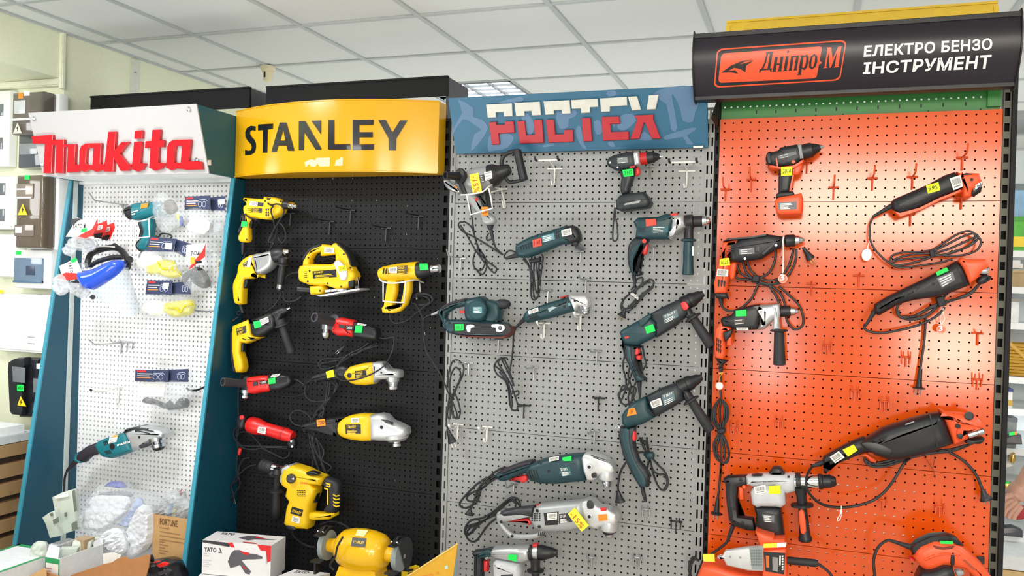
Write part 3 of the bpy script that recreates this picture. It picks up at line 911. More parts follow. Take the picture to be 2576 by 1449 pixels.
wr2('ЕЛЕКТРО БЕНЗО',[(1312,348),(2283,290),(2280,380),(1305,434)], WFL, dno, dny,.03, 'white_words')
wr2('ІНСТРУМЕНТ',[(1308,475),(2278,416),(2262,522),(1298,567)], WFL, dno, dny,.03, 'white_words')
# ---- black canopies of the row behind
C(0)
def canopy(p0, p1, p2, pb, label):
    y0 = .14
    a, b = W(p0, y0), W(p1, y0)
    z1 = (a.z+b.z)/2
    t = thing('rack_canopy', label, 'canopy',((a.x+b.x)/2, y0, z1-.4), 'black canopies behind the stands')
    zl = W(pb, y0).z
    MB().box(a.x, b.x, y0, y0+.012, zl, z1).obj('front_board', BLKM, t, smooth=0)
    MB().box(b.x-.012, b.x+.002, y0+.012, y0+.22, zl-.3, z1-.002).obj('end_board', mat('dark_grey_board', '45464b',.5), t, smooth=0)
    MB().box(a.x-.002, a.x+.012, y0+.012, y0+.22, zl-.3, z1-.002).obj('end_board', BLKM, t, smooth=0)
    MB().box(a.x, b.x, y0-.004, y0+.016, z1-.004, z1+.004).obj('top_edge', BLKM, t, smooth=0)
    MB().box(a.x+.012, b.x-.012, y0+.03, y0+.2, zl-.25, zl-.05).obj('lower_box', BLKM, t, smooth=0)
    for x in (max(a.x,-3.1), b.x-.06):
        MB().box(x, x+.06, y0+.16, y0+.22,0, zl-.05).obj('post', BLKM, t, smooth=0)
canopy((228,244),(628,220), None,(628,270), 'black metal canopy on the rack behind the white sign')
canopy((670,219),(1127,193), None,(1127,240), 'black metal canopy on the rack behind the curved yellow sign')
# ================================================================ alcove on the left: meter boxes
C(15)
YW = .044
SMOKE = mat('smoked_lid', '6a625c',.08, var=.02, coat=.6, alpha=.82)
SMOKEG = mat('smoked_grey_lid', '5e636b',.08, var=.02, coat=.6, alpha=.85)
BOXW = mat('white_abs', 'eceeee',.35, var=.02)
WIN = mat('grey_window', '6f747a',.12, coat=.5)
def wbox(name, label, x0, y0, x1, y1, d, m_=BOXW, back=0.0, group=None, b=.008, name2='body'):
    """a box on the alcove wall whose front face shows at the given crop rectangle"""
    yf = YW-d
    a, c_ = W((x0, y0), yf), W((x1, y1), yf)
    t = thing(name, label, 'electrical box',((a.x+c_.x)/2, YW, c_.z), group)
    q = [Vector((a.x, yf+d/2-.001, a.z)), Vector((c_.x, yf+d/2-.001, a.z)), Vector((c_.x, yf+d/2-.001, c_.z)), Vector((a.x, yf+d/2-.001, c_.z))]
    MB().prism(q, d/2-.001, b).obj(name2, m_, t)
    t['_f'] = (a.x, c_.x, a.z, c_.z, yf)
    return t
def inset(t, name, u0, v0, u1, v1, th, m_, par=None, b=.003):
    """a raised plate on the front of such a box; u, v from its top left"""
    x0, x1, z1, z0, yf = t['_f']
    a, c_ = x0+(x1-x0)*u0, x0+(x1-x0)*u1
    e, f = z1+(z0-z1)*v0, z1+(z0-z1)*v1
    q = [Vector((a, yf-th/2+.0005, e)), Vector((c_, yf-th/2+.0005, e)), Vector((c_, yf-th/2+.0005, f)), Vector((a, yf-th/2+.0005, f))]
    return MB().prism(q, th/2, b).obj(name, m_, par or t)
def tri(t, u, v, s_, m_):
    x0, x1, z1, z0, yf = t['_f']
    x, z = x0+(x1-x0)*u, z1+(z0-z1)*v
    o = MB().prism([Vector((x-s_, yf-.014, z-s_*.9)), Vector((x+s_, yf-.014, z-s_*.9)), Vector((x, yf-.014, z+s_*.9))],.0008).obj('warning_triangle', m_, t, smooth=0)
    MB().prism([Vector((x+a*s_, yf-.0152, z+b*s_)) for a, b in ((.1,.45),(-.22,-.1),(0,-.1),(-.1,-.7),(.25,.08),(.02,.08))],.0004).obj('bolt_mark', INK, o, smooth=0)
WARN = mat('warning_yellow', 'ffd21a',.5)
t = wbox('meter_box', 'white meter box with two small windows, top left beside the smoked box',-60,78,56,565,.05)
for v in (.18,.62):
    inset(t, 'window',.45, v,.68, v+.15,.006, WIN)
def lidbox(label, x0, y0, x1, y1, d, dl, m_):
    t = wbox('meter_box', label, x0, y0, x1, y1, d, name2='base')
    o = [c for c in bpy.data.objects if c.parent == t][0]
    f = t['_f']
    bpy.data.objects.remove(o)
    MB().prism([Vector((x, YW-(d-dl)/2-.001, z)) for x, z in ((f[0]+.004, f[2]+.006),(f[1]+.012, f[2]+.006),(f[1]+.012, f[3]-.006),(f[0]+.004, f[3]-.006))],(d-dl)/2-.001,.008).obj('base', BOXW, t)
    MB().prism([Vector((x, YW-d+dl/2, z)) for x, z in ((f[0], f[2]),(f[1], f[2]),(f[1], f[3]),(f[0], f[3]))], dl/2,.018,3).obj('lid', m_, t)
    return t
t = lidbox('white meter box with smoked grey lid and pale warning triangle, above the brown one',75,85,262,350,.15,.09, SMOKE)
inset(t, 'window',.12,.2,.5,.52,.006, mat('pale_window', 'c4c9cc',.15, coat=.4))
inset(t, 'latch_band',.0,.62,.95,.68,.005, mat('pale_line', 'd8dadb',.3))
inset(t, 'orange_sticker',.24,.03,.4,.16,.002, ORST, b=0)
inset(t, 'paper_label',.42,.0,.62,.1,.002, PAPER, b=0)
tri(t,.32,.87,.028, mat('pale_triangle', 'e8e4c8',.5))
t = wbox('meter_box', 'small box with dark smoked lid half hidden behind the white sign',118,352,300,572,.06, SMOKEG, b=.012)
inset(t, 'window',.08,.3,.7,.62,.006, mat('dim_window', '8d9297',.15, coat=.4))
t = wbox('meter_box', 'white meter box with two small windows, left of the brown smoked box',-80,630,92,975,.06)
for v in (.13,.62):
    inset(t, 'window',.42, v,.66, v+.23,.006, WIN)
inset(t, 'screw_cap',.9,.94,.94,.96,.004, GREYP)
t = lidbox('tall meter box with brown smoked lid and yellow warning triangle',104,622,268,1098,.16,.08, mat('smoked_brown_lid', '6b5f50',.07, coat=.6, alpha=.85, var=.02))
inset(t, 'window',.06,.12,.68,.32,.005, mat('brown_window', '8a8074',.12, coat=.5))
inset(t, 'pale_bar',.08,.185,.62,.21,.007, WHITE)
inset(t, 'pale_bar',.08,.30,.62,.325,.007, WHITE)
inset(t, 'ridge',.02,.555,.9,.565,.004, mat('lid_ridge', 'a59a8e',.2))
w2 = inset(t, 'lower_window',.02,.68,.74,.84,.006, mat('brown_window2', '7a7067',.1, coat=.5))
inset(t, 'breaker',.06,.71,.3,.80,.008, WHITE)
inset(t, 'green_sticker',.34,.005,.52,.065,.003, GREENST, b=0)
tri(t,.38,.475,.03, WARN)
t = wbox('meter_box', 'plain white box at the left edge below the windowed box',-70,1003,96,1290,.07, b=.02)
t = wbox('breaker_box', 'white breaker box with blue tinted window and green sticker',102,1105,330,1365,.09, b=.012)
bw = inset(t, 'window',.02,.22,.8,.84,.012, mat('blue_tint_window', '6d8299',.1, coat=.6))
inset(t, 'inner_plate',.36,.42,.62,.66,.014, mat('dark_blue_plate', '3f4a60',.3))
inset(t, 'window_frame',.0,.80,.8,.86,.014, mat('blue_frame', '5a7590',.2))
inset(t, 'green_sticker',.02,.04,.16,.14,.003, GREENST, b=0)
C(2)
t = wbox('white_cabinet', 'plain white cabinet with faint seams under the breaker box',-40,925,385,1392,.06, b=.006)
inset(t, 'door',.03,.02,.55,.96,.006, WHITE)
inset(t, 'door',.57,.02,.98,.96,.006, WHITE)
for v in (.72,.83):
    inset(t, 'slot',.62, v,.74, v+.02,.008, GREYP)
MB().slab([(0,905),(25,905),(25,930),(0,930)],-.022,.002,0).obj('yellow_sticker', WARN, t, smooth=0)
C(3)
yk = -.07
a, c_ = W((80,48), yk), W((290,430), yk)
t = thing('meter_box', 'black meter box with green sticker and yellow warning triangle above the cartons', 'electrical box',((a.x+c_.x)/2, yk, c_.z))
MB().slab([(78,75),(110,55),(180,48),(185,95),(165,140),(168,260),(172,380),(160,418),(100,412),(85,390),(72,120)], yk,.05,.012).obj('front_cover', BLACK, t)
MB().slab([(150,48),(290,55),(290,425),(165,425),(160,300),(165,140)], yk+.05,.08,.012).obj('case', mat('black_gloss_plastic', '202126',.25), t)
MB().slab([(80,105),(162,115),(160,212),(84,205)], yk-.027,.006,.003).obj('window', WIN, t)
MB().slab([(222,180),(262,190),(262,275),(222,272)], yk-.0,.02,.003).obj('side_window', WIN, t)
sticker(t,[(110,224),(152,224),(151,265),(110,264)], yk-.027, txt='450')
tr = MB().slab([(112,356),(168,363),(133,298)], yk-.0265,.002,0).obj('warning_triangle', WARN, t, smooth=0)
MB().slab([(136,318),(128,338),(134,338),(130,354),(142,334),(136,334)], yk-.028,.001,0).obj('bolt_mark', INK, tr, smooth=0)
MB().slab([(246,88),(278,90),(277,122),(246,120)], yk-.0,.022,0).obj('paper_label', PAPER, t, smooth=0)
KRAFT = mat('brown_cardboard', 'a5855c',.8, var=.08, scale=25, bump=.1)
KRAFTD = mat('brown_cardboard_inside', '7d5c40',.85)
C(0)
xf = -3.29
zs = []
CR = ((1120,1150),(1168,1202),(1216,1247),(1262,1293),(1307,1337),(1351,1380),(1394,1430))
for i,(py0, py1) in enumerate(CR):
    yA = -1.15
    def rowz(p):
        q = WX((20, p), xf)
        return q.z
    z1, z0 = rowz(py0), rowz(py1)
    gap_ = z0-rowz(CR[i+1][0])-.005 if i < 6 else .01
    t = thing('carton',('brown carton right under the white foam slab' if i == 0 else ('brown carton in the stack at the left edge, %s from the top' % ('second', 'third', 'fourth', 'fifth', 'sixth', 'seventh')[i-1])), 'carton',(xf-.15,-.5, z0), 'cartons stacked at the left edge')
    dx = rnd.uniform(-.008,.008)
    MB().box(xf-.3, xf+dx,-.95,-.06, z0, z1).obj('body', KRAFT, t, smooth=0)
    MB().box(xf-.3, xf+dx-.012,-.94,-.07, z1+.0005, z1+.004).obj('lid_flap', KRAFTD, t, smooth=0)
    MB().box(xf-.29, xf+dx-.02,-.93,-.08, z0-gap_, z0-.0005).obj('gap_shade', mat('carton_gap_shade', '3a2c24',.9), t, smooth=0)  # dark strip between cartons, the shadow of the gap put in as colour
    zt_c = z1 if i == 0 else zt_c
zt_c = WX((20,1120), xf).z+.004
t = thing('foam_slab', 'white foam slab lying on top of the brown cartons', 'slab',(xf-.15,-.5, zt_c))
MB().box(xf-.3, xf-.01,-.9,-.10, zt_c, zt_c+.035).obj('lower_slab', mat('pale_grey_foam', 'c9d0d4',.8), t, smooth=0)
MB().box(xf-.3, xf-.02,-.95,-.16, zt_c+.036, zt_c+.075).obj('upper_slab', mat('white_foam', 'eef1f4',.8, bump=.2), t, smooth=0)
# ================================================================ shop shelving on the right, behind
SHW = mat('white_shelf_metal', 'e3e6e8',.4)
sx0 = 1.25
yS = 1.15
C(18)
def sh(px, py):
    return W((px, py), yS)
rk = thing('shelf_rack', 'white shelving rack beyond the orange stand at the right edge', 'shelf',(1.75, yS+.2,0))
C(0)
zl = [W((2540, p), yS).z for p in (630,722,812,948,1028,1128,1232,1345)]
xq0, xq1 = W((2470,800), yS).x, W((2700,800), yS).x
for z in zl:
    o = MB().box(xq0, xq1, yS, yS+.38, z-.028, z).obj('shelf_board', SHW, rk, smooth=0)
for x in (xq0, W((2572,700), yS).x, xq1):
    MB().box(x-.012, x+.012, yS+.33, yS+.38,.3, zl[0]+.62).obj('upright', SHW, rk, smooth=0)
MB().box(xq0, xq1, yS+.381, yS+.39,.3, zl[0]+.5).obj('back_panel', mat('pale_back_panel', 'c9d0d2',.5), rk, smooth=0)
MB().box(xq0, xq1, yS+.0, yS+.4, zl[0]+.58, zl[0]+.62).obj('top_rail', mat('grey_rail', '8b9094',.4), rk, smooth=0)
zb8 = zl[7]-.028
MB().box(xq0, xq1, yS-.25, yS+.38,0, zb8-.06).obj('plinth', mat('light_wood', 'd5b27c',.5, var=.06, scale=12), rk, smooth=0)
MB().box(xq0, xq1, yS-.25, yS+.38, zb8-.055, zb8-.0005).obj('plinth_ledge', SHW, rk, smooth=0)
def prod(name, label, cat, px0, py0, px1, py1, hexc, m2=None, band=None, z=None, dep=.12):
    a, c_ = W((px0, py0), yS+.03), W((px1, py1), yS+.03)
    z0 = z if z is not None else c_.z
    t = thing(name, label, cat,((a.x+c_.x)/2, yS+.1, z0+.0005))
    MB().box(a.x, c_.x, yS+.03, yS+.03+dep, z0+.0005, a.z).obj('body', mat('pack_'+hexc, hexc,.5, var=.15, scale=30), t, smooth=0)
    h = a.z-z0
    if band:
        MB().box(a.x-.001, c_.x+.001, yS+.028, yS+.035+dep, z0+h*.12, z0+h*.42).obj('printed_band', mat('pack_'+band, band,.5), t, smooth=0)
    MB().box(a.x-.002, c_.x+.002, yS+.026, yS+.034+dep, a.z-h*.12, a.z+.002).obj('lid', mat('pack_'+(m2 or hexc), m2 or hexc,.5), t, smooth=0)
    return t
zz = zl[0]
prod('box', 'green and yellow box with band on the top right shelf', 'box',2532,546,2640,628, '4fae35', '3c9a2e', 'f0cf2a', z=zl[0])
gz = W((2540,546), yS).z+.003
t = thing('box', 'blue printed box standing on the green and yellow box', 'box',(W((2580,500), yS+.03).x, yS+.1, gz))
a, c_ = W((2536,462), yS+.03), W((2640,546), yS+.03)
MB().box(a.x, c_.x, yS+.03, yS+.15, gz, a.z).obj('body', mat('pack_blue', '7ea6c8',.5, var=.2, scale=18), t, smooth=0)
MB().box(a.x-.001, c_.x+.001, yS+.029, yS+.151, a.z-.03, a.z).obj('lid', mat('pack_slate', '68737c',.5), t, smooth=0)
prod('carton', 'small brown carton on the second shelf at right', 'carton',2546,680,2600,722, 'a98f66', 'b39a70', z=zl[1])
cz = W((2546,676), yS).z+.004
t = thing('paper_pack', 'white paper pack lying on the small brown carton', 'pack',(W((2560,660), yS+.03).x, yS+.1, cz))
MB().box(W((2540,660), yS+.03).x, W((2575,660), yS+.03).x, yS+.04, yS+.14, cz, cz+.02).obj('pack', PAPER, t, smooth=0)
MB().box(W((2543,655), yS+.03).x, W((2570,655), yS+.03).x, yS+.05, yS+.13, cz+.0205, cz+.036).obj('pack_top', WHITE, t, smooth=0)
prod('folder', 'white leaflet holder with dark edge on the third right shelf', 'folder',2535,752,2562,811, 'dfe2e4', '9a8f88', z=zl[2])
hz = zl[3]
hc = W((2563,900), yS+.12)
t = thing('hose_coil', 'stacked coil of yellow hose on the right shelf', 'hose',(hc.x, yS+.13, hz))
HOSE = mat('yellow_hose', 'c79a35',.45)
for k in range(10):
    MB().path([(hc.x+.095*math.cos(a)+(rnd.random()-.5)*.002, yS+.13+.095*math.sin(a), hz+.008+.0145*k) for a in [i*2*math.pi/28 for i in range(29)]],.0072,8).obj('hose_turn', HOSE, t)
MB().path([(hc.x-.06, yS+.02, hz+.15),(hc.x, yS+.012, hz+.09),(hc.x+.06, yS+.02, hz+.02)],.008,6).obj('hose_end', HOSE, t)
prod('tin', 'blue tin with white label and gold rim on the right shelf', 'tin',2514,978,2546,1026, 'e8e8e6', '2b3a78', 'c8a23a', z=zl[4])
prod('grey_case', 'grey plastic case on the right shelf below the blue tin', 'case',2512,1050,2556,1126, '7f8688', '5c6266', z=zl[5])
C(18)
def lay(name, label, cat, poly, m_, z=None, y=yS+.06, t_=.06):
    q = [W(p, y) for p in poly]
    t = thing(name, label, cat,(sum(v.x for v in q)/len(q), y, min(v.z for v in q)))
    MB().slab(poly, y, t_,.006).obj('body', m_, t)
    return t
t = lay('pistol_nozzle', 'dark grey nozzle with green and orange sticker on the right shelf', 'tool',[(190,575),(255,545),(320,540),(328,600),(205,600)], mat('dark_rubbery', '4a4548',.5), y=yS+.0)
sticker(t,[(250,530),(285,525),(285,545),(252,550)], yS-.031)
sticker(t,[(285,525),(300,526),(300,543),(286,545)], yS-.031, ORST)
t = lay('faucet', 'brass tap lying on the shelf right of the orange stand', 'tap',[(248,690),(262,660),(280,655),(288,700),(270,722),(250,715)], mat('brass', 'c9a25a',.25,.9), y=yS+.0)
t = lay('package', 'white package propped on the shelf beside the brass tap', 'package',[(176,660),(200,680),(275,740),(240,752),(176,745)], PAPER, y=yS+.05, t_=.03)
t = lay('valve', 'brass valve with green sticker beside the black post', 'valve',[(168,850),(195,838),(250,845),(300,860),(300,885),(168,885)], mat('brass', 'c9a25a',.25,.9), y=yS+.0)
sticker(t,[(218,842),(254,845),(252,858),(216,856)], yS-.031)
t = lay('fitting', 'dark fittings with green sticker on the lowest right shelf', 'fittings',[(160,1165),(200,1130),(270,1125),(330,1150),(330,1195),(160,1175)], mat('dark_metal', '55565c',.4,.6), y=yS+.0)
sticker(t,[(160,1158),(200,1160),(198,1172),(160,1170)], yS-.031)
t = lay('bottle', 'blue and white bottle on the lowest right shelf', 'bottle',[(158,1060),(170,1040),(195,1045),(208,1080),(205,1130),(160,1130)], mat('blue_grey_pack', '6a77a0',.4), y=yS+.02)
SKIN = mat('skin', 'c99a86',.5, var=.08, scale=30)
yh = .35
hd = thing('person', 'person at the right edge of whom only the raised hand and a red cuff show', 'person', W((330,1000), yh))
mb = MB()
mb.tube([(470,640),(400,780),(340,880),(290,935)],.034, yh, sm=4, n=10)
mb.rod((330,880),(250,965),[(0,60),(.3,62),(.8,46),(1,25)], yh)
for p in ([(300,965),(262,1000),(228,1030),(214,1062)],[(288,950),(245,975),(216,1000),(206,1030)],[(318,985),(285,1020),(256,1052),(244,1078)],[(330,1000),(304,1035),(285,1062),(276,1085)]):
    mb.tube(p,.0095, yh-.015, sm=4, n=8)
mb.tube([(275,930),(235,940),(208,958),(196,975)],.0105, yh-.03, sm=4, n=8)
mb.obj('hand', SKIN, hd, smooth=60)
MB().slab([(245,1030),(290,1005),(350,1000),(360,1070),(300,1085),(250,1065)], yh+.04,.05,.015, sm=2).obj('red_cuff', mat('red_cloth', 'a3323a',.8), hd)
t = thing('paper_slip', 'white paper slip held out by the hand at the right edge', 'paper', W((175,975), yh-.03))
MB().slab([(140,962),(175,945),(212,960),(168,1002)], yh-.03,.002,0).obj('sheet', PAPER, t, smooth=0)
# ================================================================ tools on the black stand
BODYW = -.075
C(16)
t = T('power_drill', 'small yellow drill with looped cord and green sticker, top left of the black stand', 'drill',(460,560))
A(t, 'body', YEL, S([(252,350),(262,335),(380,345),(470,350),(480,325),(600,335),(660,365),(685,385),(680,440),(655,500),(600,540),(520,570),(450,568),(330,552),(262,520),(255,450),(262,425),(290,410),(285,385),(262,375)],-.07,.06,.014, sm=1))
A(t, 'handle', YEL, S([(262,520),(330,552),(312,600),(300,660),(305,760),(300,790),(280,815),(230,815),(195,800),(190,750),(215,690),(240,640),(265,590)],-.07,.042,.014))
A(t, 'grip', RUBBER, S([(225,510),(262,530),(265,600),(240,650),(215,720),(197,720),(205,650),(218,580)],-.07,.046,.01))
A(t, 'trigger', BLACK, S([(305,560),(332,560),(326,650),(300,655)],-.07,.02,.005))
A(t, 'side_inlay', DGREY, S([(375,380),(447,388),(440,428),(380,420)],-.098,.008,.002,1))
A(t, 'top_inlay', DGREY, S([(480,330),(520,335),(510,360),(482,356)],-.098,.008,.002,1))
barcode(t,[(297,370),(382,378),(375,425),(290,415)],-.1035,4)
plate(t,[(316,442),(425,447),(420,495),(312,490)],-.1015, txt='STANLEY', ink=YEL, lines=3)
bars(t,[[(465+22*i,450+30*j),(478+22*i,451+30*j),(478+22*i,472+30*j),(465+22*i,471+30*j)] for i in range(2) for j in range(3)],-.1008)
bars(t,[[(270+14*i,450+18*j),(276+14*i,450+18*j),(276+14*i,456+18*j),(270+14*i,456+18*j)] for i in range(3) for j in range(3)],-.1008)
dots(t,[(460,368),(628,372),(258,785)],.004,-.1)
A(t, 'chuck', BLACK, Rd((665,405),(735,415),[(0,52),(.5,48),(1,44)],-.075))
A(t, 'chuck_tip', CHROME, Rd((730,414),(802,428),[(0,42),(.35,44),(.6,40),(.65,30),(.9,26),(1,10)],-.075,-.09))
sticker(t,[(205,588),(268,590),(265,650),(200,645)],-.0955)
cord(t,[(490,392,-.105),(525,412,-.112),(580,400,-.118),(630,415,-.12),(662,470,-.12),(640,540,-.115),(595,610,-.1),(550,690,-.08),(505,770,-.06),(515,812,-.055),(560,780,-.06),(585,690,-.07),(592,620,-.08),(630,615,-.08),(668,670,-.07),(682,750,-.06),(655,818,-.055),(622,800,-.055),(600,760,-.06)],
     [(545,420,-.112),(522,470,-.112),(545,560,-.11),(562,640,-.09),(540,720,-.07),(500,790,-.06),(500,810,-.06),(530,815,-.06),(552,820,-.06),(520,870,-.06),(500,920,-.06)],
     [(240,510,-.1),(290,545,-.106),(370,568,-.105)], r=.0036)
A(t, 'strain_relief', RUBBER, Rd((222,812),(215,945),[(0,22),(.3,20),(1,12)],-.07))
C(5)
t = T('power_drill', 'yellow drill with silver gear housing and black side handle, below the small yellow drill', 'drill',(330,300))
A(t, 'body', YEL, S([(205,220),(230,180),(265,150),(325,128),(340,180),(345,278),(390,285),(300,320),(255,325),(245,400),(240,500),(235,520),(180,515),(165,430),(165,360),(185,310),(200,270)],-.07,.055,.016))
A(t, 'gear_housing', mat('silver_paint', 'c4c6c8',.3,.6), S([(318,130),(390,115),(480,95),(492,130),(480,210),(440,255),(385,283),(345,275),(335,200)],-.072,.064,.02))
A(t, 'collar', BLACK, Rd((478,135),(560,118),[(0,60),(.2,64),(.7,60),(1,46)],-.075))
A(t, 'chuck_tip', CHROME, Rd((545,112),(600,104),[(0,36),(.4,36),(.5,28),(.9,22),(1,12)],-.075))
A(t, 'side_handle', BLACK, Rd((548,150),(515,412),[(0,40),(.16,36),(.18,54),(.22,54),(.25,26),(.5,33),(.8,28),(.97,28),(1,20)],-.11,-.09, n=20))
A(t, 'handle_band', CHROME, Rd((521,362),(517,392),[(0,29),(1,29)],-.094,-.092))
A(t, 'trigger', BLACK, S([(232,310),(276,318),(262,390),(228,385)],-.07,.03,.006))
bars(t,[[(326,145+24*i),(338,143+24*i),(340,158+24*i),(328,160+24*i)] for i in range(5)],-.099, name='vent_slot')
plate(t,[(222,200),(268,172),(285,215),(230,228)],-.0985, lines=2, m_=mat('brown_plate', '5a4a30',.5))
bars(t,[[(268,150),(295,150),(280,225),(255,228)]],-.099, PAPER, 'paper_label')
bars(t,[[(175,345),(200,345),(196,400),(165,395)]],-.0985, YELST, 'price_sticker')
A(t, 'strain_relief', RUBBER, Rd((200,515),(225,590),[(0,16),(1,9)],-.07))
cord(t,[(222,588),(200,575),(178,585),(185,605),(210,600)],[(530,425),(512,470),(470,535),(400,582)], y=-.055)
cord(t,[(225,160,-.06),(245,120,-.05),(275,68,-.04)], r=.002)
plug(t,(188,618),(135,655),12,-.07, pl=1.2)
t = T('power_drill', 'yellow drill with black front housing and black side handle, lower left of the jigsaw', 'drill',(330,760))
A(t, 'rear_body', YEL, S([(165,690),(220,668),(285,640),(300,665),(310,760),(330,775),(385,780),(270,830),(225,820),(220,900),(240,960),(250,1020),(235,1060),(190,1060),(175,1000),(160,880),(160,760)],-.07,.056,.014,1))
A(t, 'front_housing', BLACK, S([(283,640),(340,630),(440,590),(490,600),(500,690),(480,720),(385,780),(325,770),(308,740),(300,665)],-.07,.062,.02))
A(t, 'gear_neck', BLACK, S([(455,590),(530,558),(552,600),(540,640),(500,680),(478,640)],-.07,.05,.016))
A(t, 'chuck', BLACK, Rd((505,595),(580,560),[(0,36),(.6,36),(.8,26),(1,16)],-.075))
A(t, 'chuck_tip', STEEL, Rd((575,560),(600,550),[(0,14),(1,7)],-.075))
A(t, 'side_handle', RUBBER, Rd((518,640),(612,905),[(0,38),(.13,42),(.16,58),(.2,58),(.23,30),(.6,36),(.62,33),(.95,37),(1,30)],-.115,-.09, n=20))
A(t, 'trigger', BLACK, S([(220,830),(242,826),(238,895),(220,895)],-.07,.025,.004,1))
A(t, 'grip', mat('dark_violet_rubber', '2c2630',.6), S([(150,760),(163,740),(163,900),(178,1010),(190,1062),(172,1020),(150,900)],-.07,.05,.006))
plate(t,[(172,715),(245,690),(250,745),(178,770)],-.0995, txt='STANLEY', ink=YEL, lines=3)
sticker(t,[(305,660),(358,650),(372,700),(318,715)],-.1025)
barcode(t,[(357,645),(425,618),(430,660),(372,690)],-.1025,6)
cord(t,[(204,1060),(203,1110),(190,1200),(186,1300),(190,1449),(186,1560)], y=-.055)
bars(t,[[(218,788),(250,800),(330,795),(330,800),(250,806),(220,796)]],-.0985)
t = T('jigsaw', 'yellow jigsaw with open handle and steel base plate', 'jigsaw',(900,440))
A(t, 'body', YEL, S([(688,255),(700,220),(745,205),(940,205),(990,190),(1060,200),(1090,230),(1130,270),(1138,300),(1110,360),(1065,395),(1000,405),(900,370),(870,375),(780,370),(735,355),(700,340),(690,310)],-.075,.07,.016,1))
A(t, 'handle', YEL, S([(715,218),(722,165),(750,115),(800,65),(870,45),(945,55),(960,38),(985,36),(1040,75),(1080,130),(1110,230),(1130,280),(1060,290),(1040,250),(975,205),(975,125),(855,140),(862,100),(800,120),(770,165),(768,212)],-.075,.05,.012,1))
A(t, 'grip', RUBBER, S([(718,165),(745,110),(800,60),(862,44),(868,66),(800,92),(760,130),(735,180)],-.075,.056,.01))
A(t, 'front_grip', RUBBER, S([(985,34),(1042,72),(1085,130),(1110,215),(1100,215),(1070,135),(1030,85)],-.075,.054,.006))
barcode(t,[(870,70),(945,75),(945,118),(868,112)],-.1035,9)
plate(t,[(775,260),(960,245),(965,305),(780,318)],-.1115, m_=BLACK, txt='STANLEY', ink=YEL, area_=(.06,.08,.46,.34), lines=3)
A(t, 'cover', mat('pale_grey_plastic', 'c6c8cc',.4), S([(945,200),(980,172),(1030,215),(1052,262),(1045,322),(1000,330),(985,280)],-.112,.01,.004))
sticker(t,[(978,222),(1042,212),(1048,252),(985,260)],-.1185, YELST, '2145')
A(t, 'dust_port', YEL, S([(768,378),(870,368),(888,400),(865,440),(775,446)],-.075,.05,.014,1))
A(t, 'dust_nozzle', BLACK, Rd((775,410),(668,402),[(0,26),(.6,27),(.65,30),(1,30)],-.075))
base = MB()
q = [(848,452),(1182,394),(1195,406),(880,462)]
base.slab(q,-.075,.085,.002)
A(t, 'base_plate', mat('white_steel', 'd9dbdc',.3,.5), base)
bars(t,[[(890+50*i,408-3*i),(930+50*i,404-3*i),(930+50*i,420-4*i),(890+50*i,426-4*i)] for i in range(3)],-.1, WHITE, 'base_clamp',.03)
A(t, 'blade', STEEL, S([(1108,300),(1135,288),(1146,390),(1116,396)],-.075,.006,.001,1))
A(t, 'blade_guard', mat('dark_gap', '15151a',.6), S([(1065,340),(1110,330),(1108,380),(1070,388)],-.1,.02,.004,1))
dots(t,[(742,152),(752,257),(1023,125),(1012,316),(895,355),(1002,382),(737,340),(834,414),(1075,232),(970,200)],.0042,-.1105)
bars(t,[[(712,262+14*i),(732,262+14*i),(732,267+14*i),(712,267+14*i)] for i in range(4)],-.1105)
cord(t,[(690,262,-.07),(640,268,-.07),(610,275,-.06),(565,315,-.055),(545,400,-.05),(550,480,-.05),(585,500,-.05),(640,490,-.05),(690,455,-.05)],
     [(790,175,-.04),(850,155,-.04),(930,170,-.04),(950,185,-.04),(880,190,-.035),(820,200,-.035)],[(810,190,-.04),(860,170,-.045),(920,150,-.045),(960,160,-.04)])
A(t, 'strain_relief', RUBBER, Rd((700,262),(606,275),[(0,20),(.2,12),(1,8)],-.07))
t = T('heat_gun', 'yellow heat gun with black collar and steel nozzle, in a white wire holder', 'heat gun',(1450,300),-.08)
A(t, 'body', YEL, Rd((1302,282),(1615,254),[(0,22),(.03,42),(.12,56),(.35,66),(.8,73),(1,72)],-.08, n=24))
A(t, 'collar', BLACK, Rd((1600,254),(1722,243),[(0,66),(.3,66),(.85,52),(1,40)],-.08, n=20))
A(t, 'nozzle', STEEL, Rd((1708,244),(1786,236),[(0,36),(.3,36),(.35,33),(.45,36),(.9,36),(1,29)],-.08))
A(t, 'handle', YEL, S([(1378,328),(1452,328),(1450,420),(1430,500),(1420,548),(1480,520),(1500,450),(1515,326),(1566,320),(1560,420),(1530,520),(1480,575),(1420,592),(1340,588),(1333,550),(1350,530),(1365,430)],-.08,.04,.012,1))
bars(t,[[(1335+22*i,240),(1347+22*i,234),(1340+22*i,280),(1330+22*i,282)] for i in range(3)],-.1165)
barcode(t,[(1382,232),(1447,224),(1443,275),(1380,272)],-.1235,5)
plate(t,[(1449,217),(1528,212),(1522,280),(1447,278)],-.1265, m_=mat('brown_plate', '5a4a30',.5), txt='STANLEY', ink=YEL, lines=3)
sticker(t,[(1622,200),(1686,198),(1692,248),(1627,252)],-.121)
dots(t,[(1355,552),(1475,532),(1565,300)],.004,-.1005)
cord(t,[(1385,590),(1398,645),(1440,672),(1520,650),(1600,590),(1660,540),(1720,500),(1710,455),(1650,440),(1580,450),(1550,490),(1590,520),(1670,520),(1730,490),(1700,445),(1620,432),(1565,460),(1560,500)],
     [(1580,515),(1610,545),(1640,610),(1660,670),(1655,720)],[(1570,470),(1630,455),(1690,470),(1700,505),(1640,530),(1575,510)], y=-.05)
plug(t,(1655,690),(1660,745),13,-.05, pl=.9)
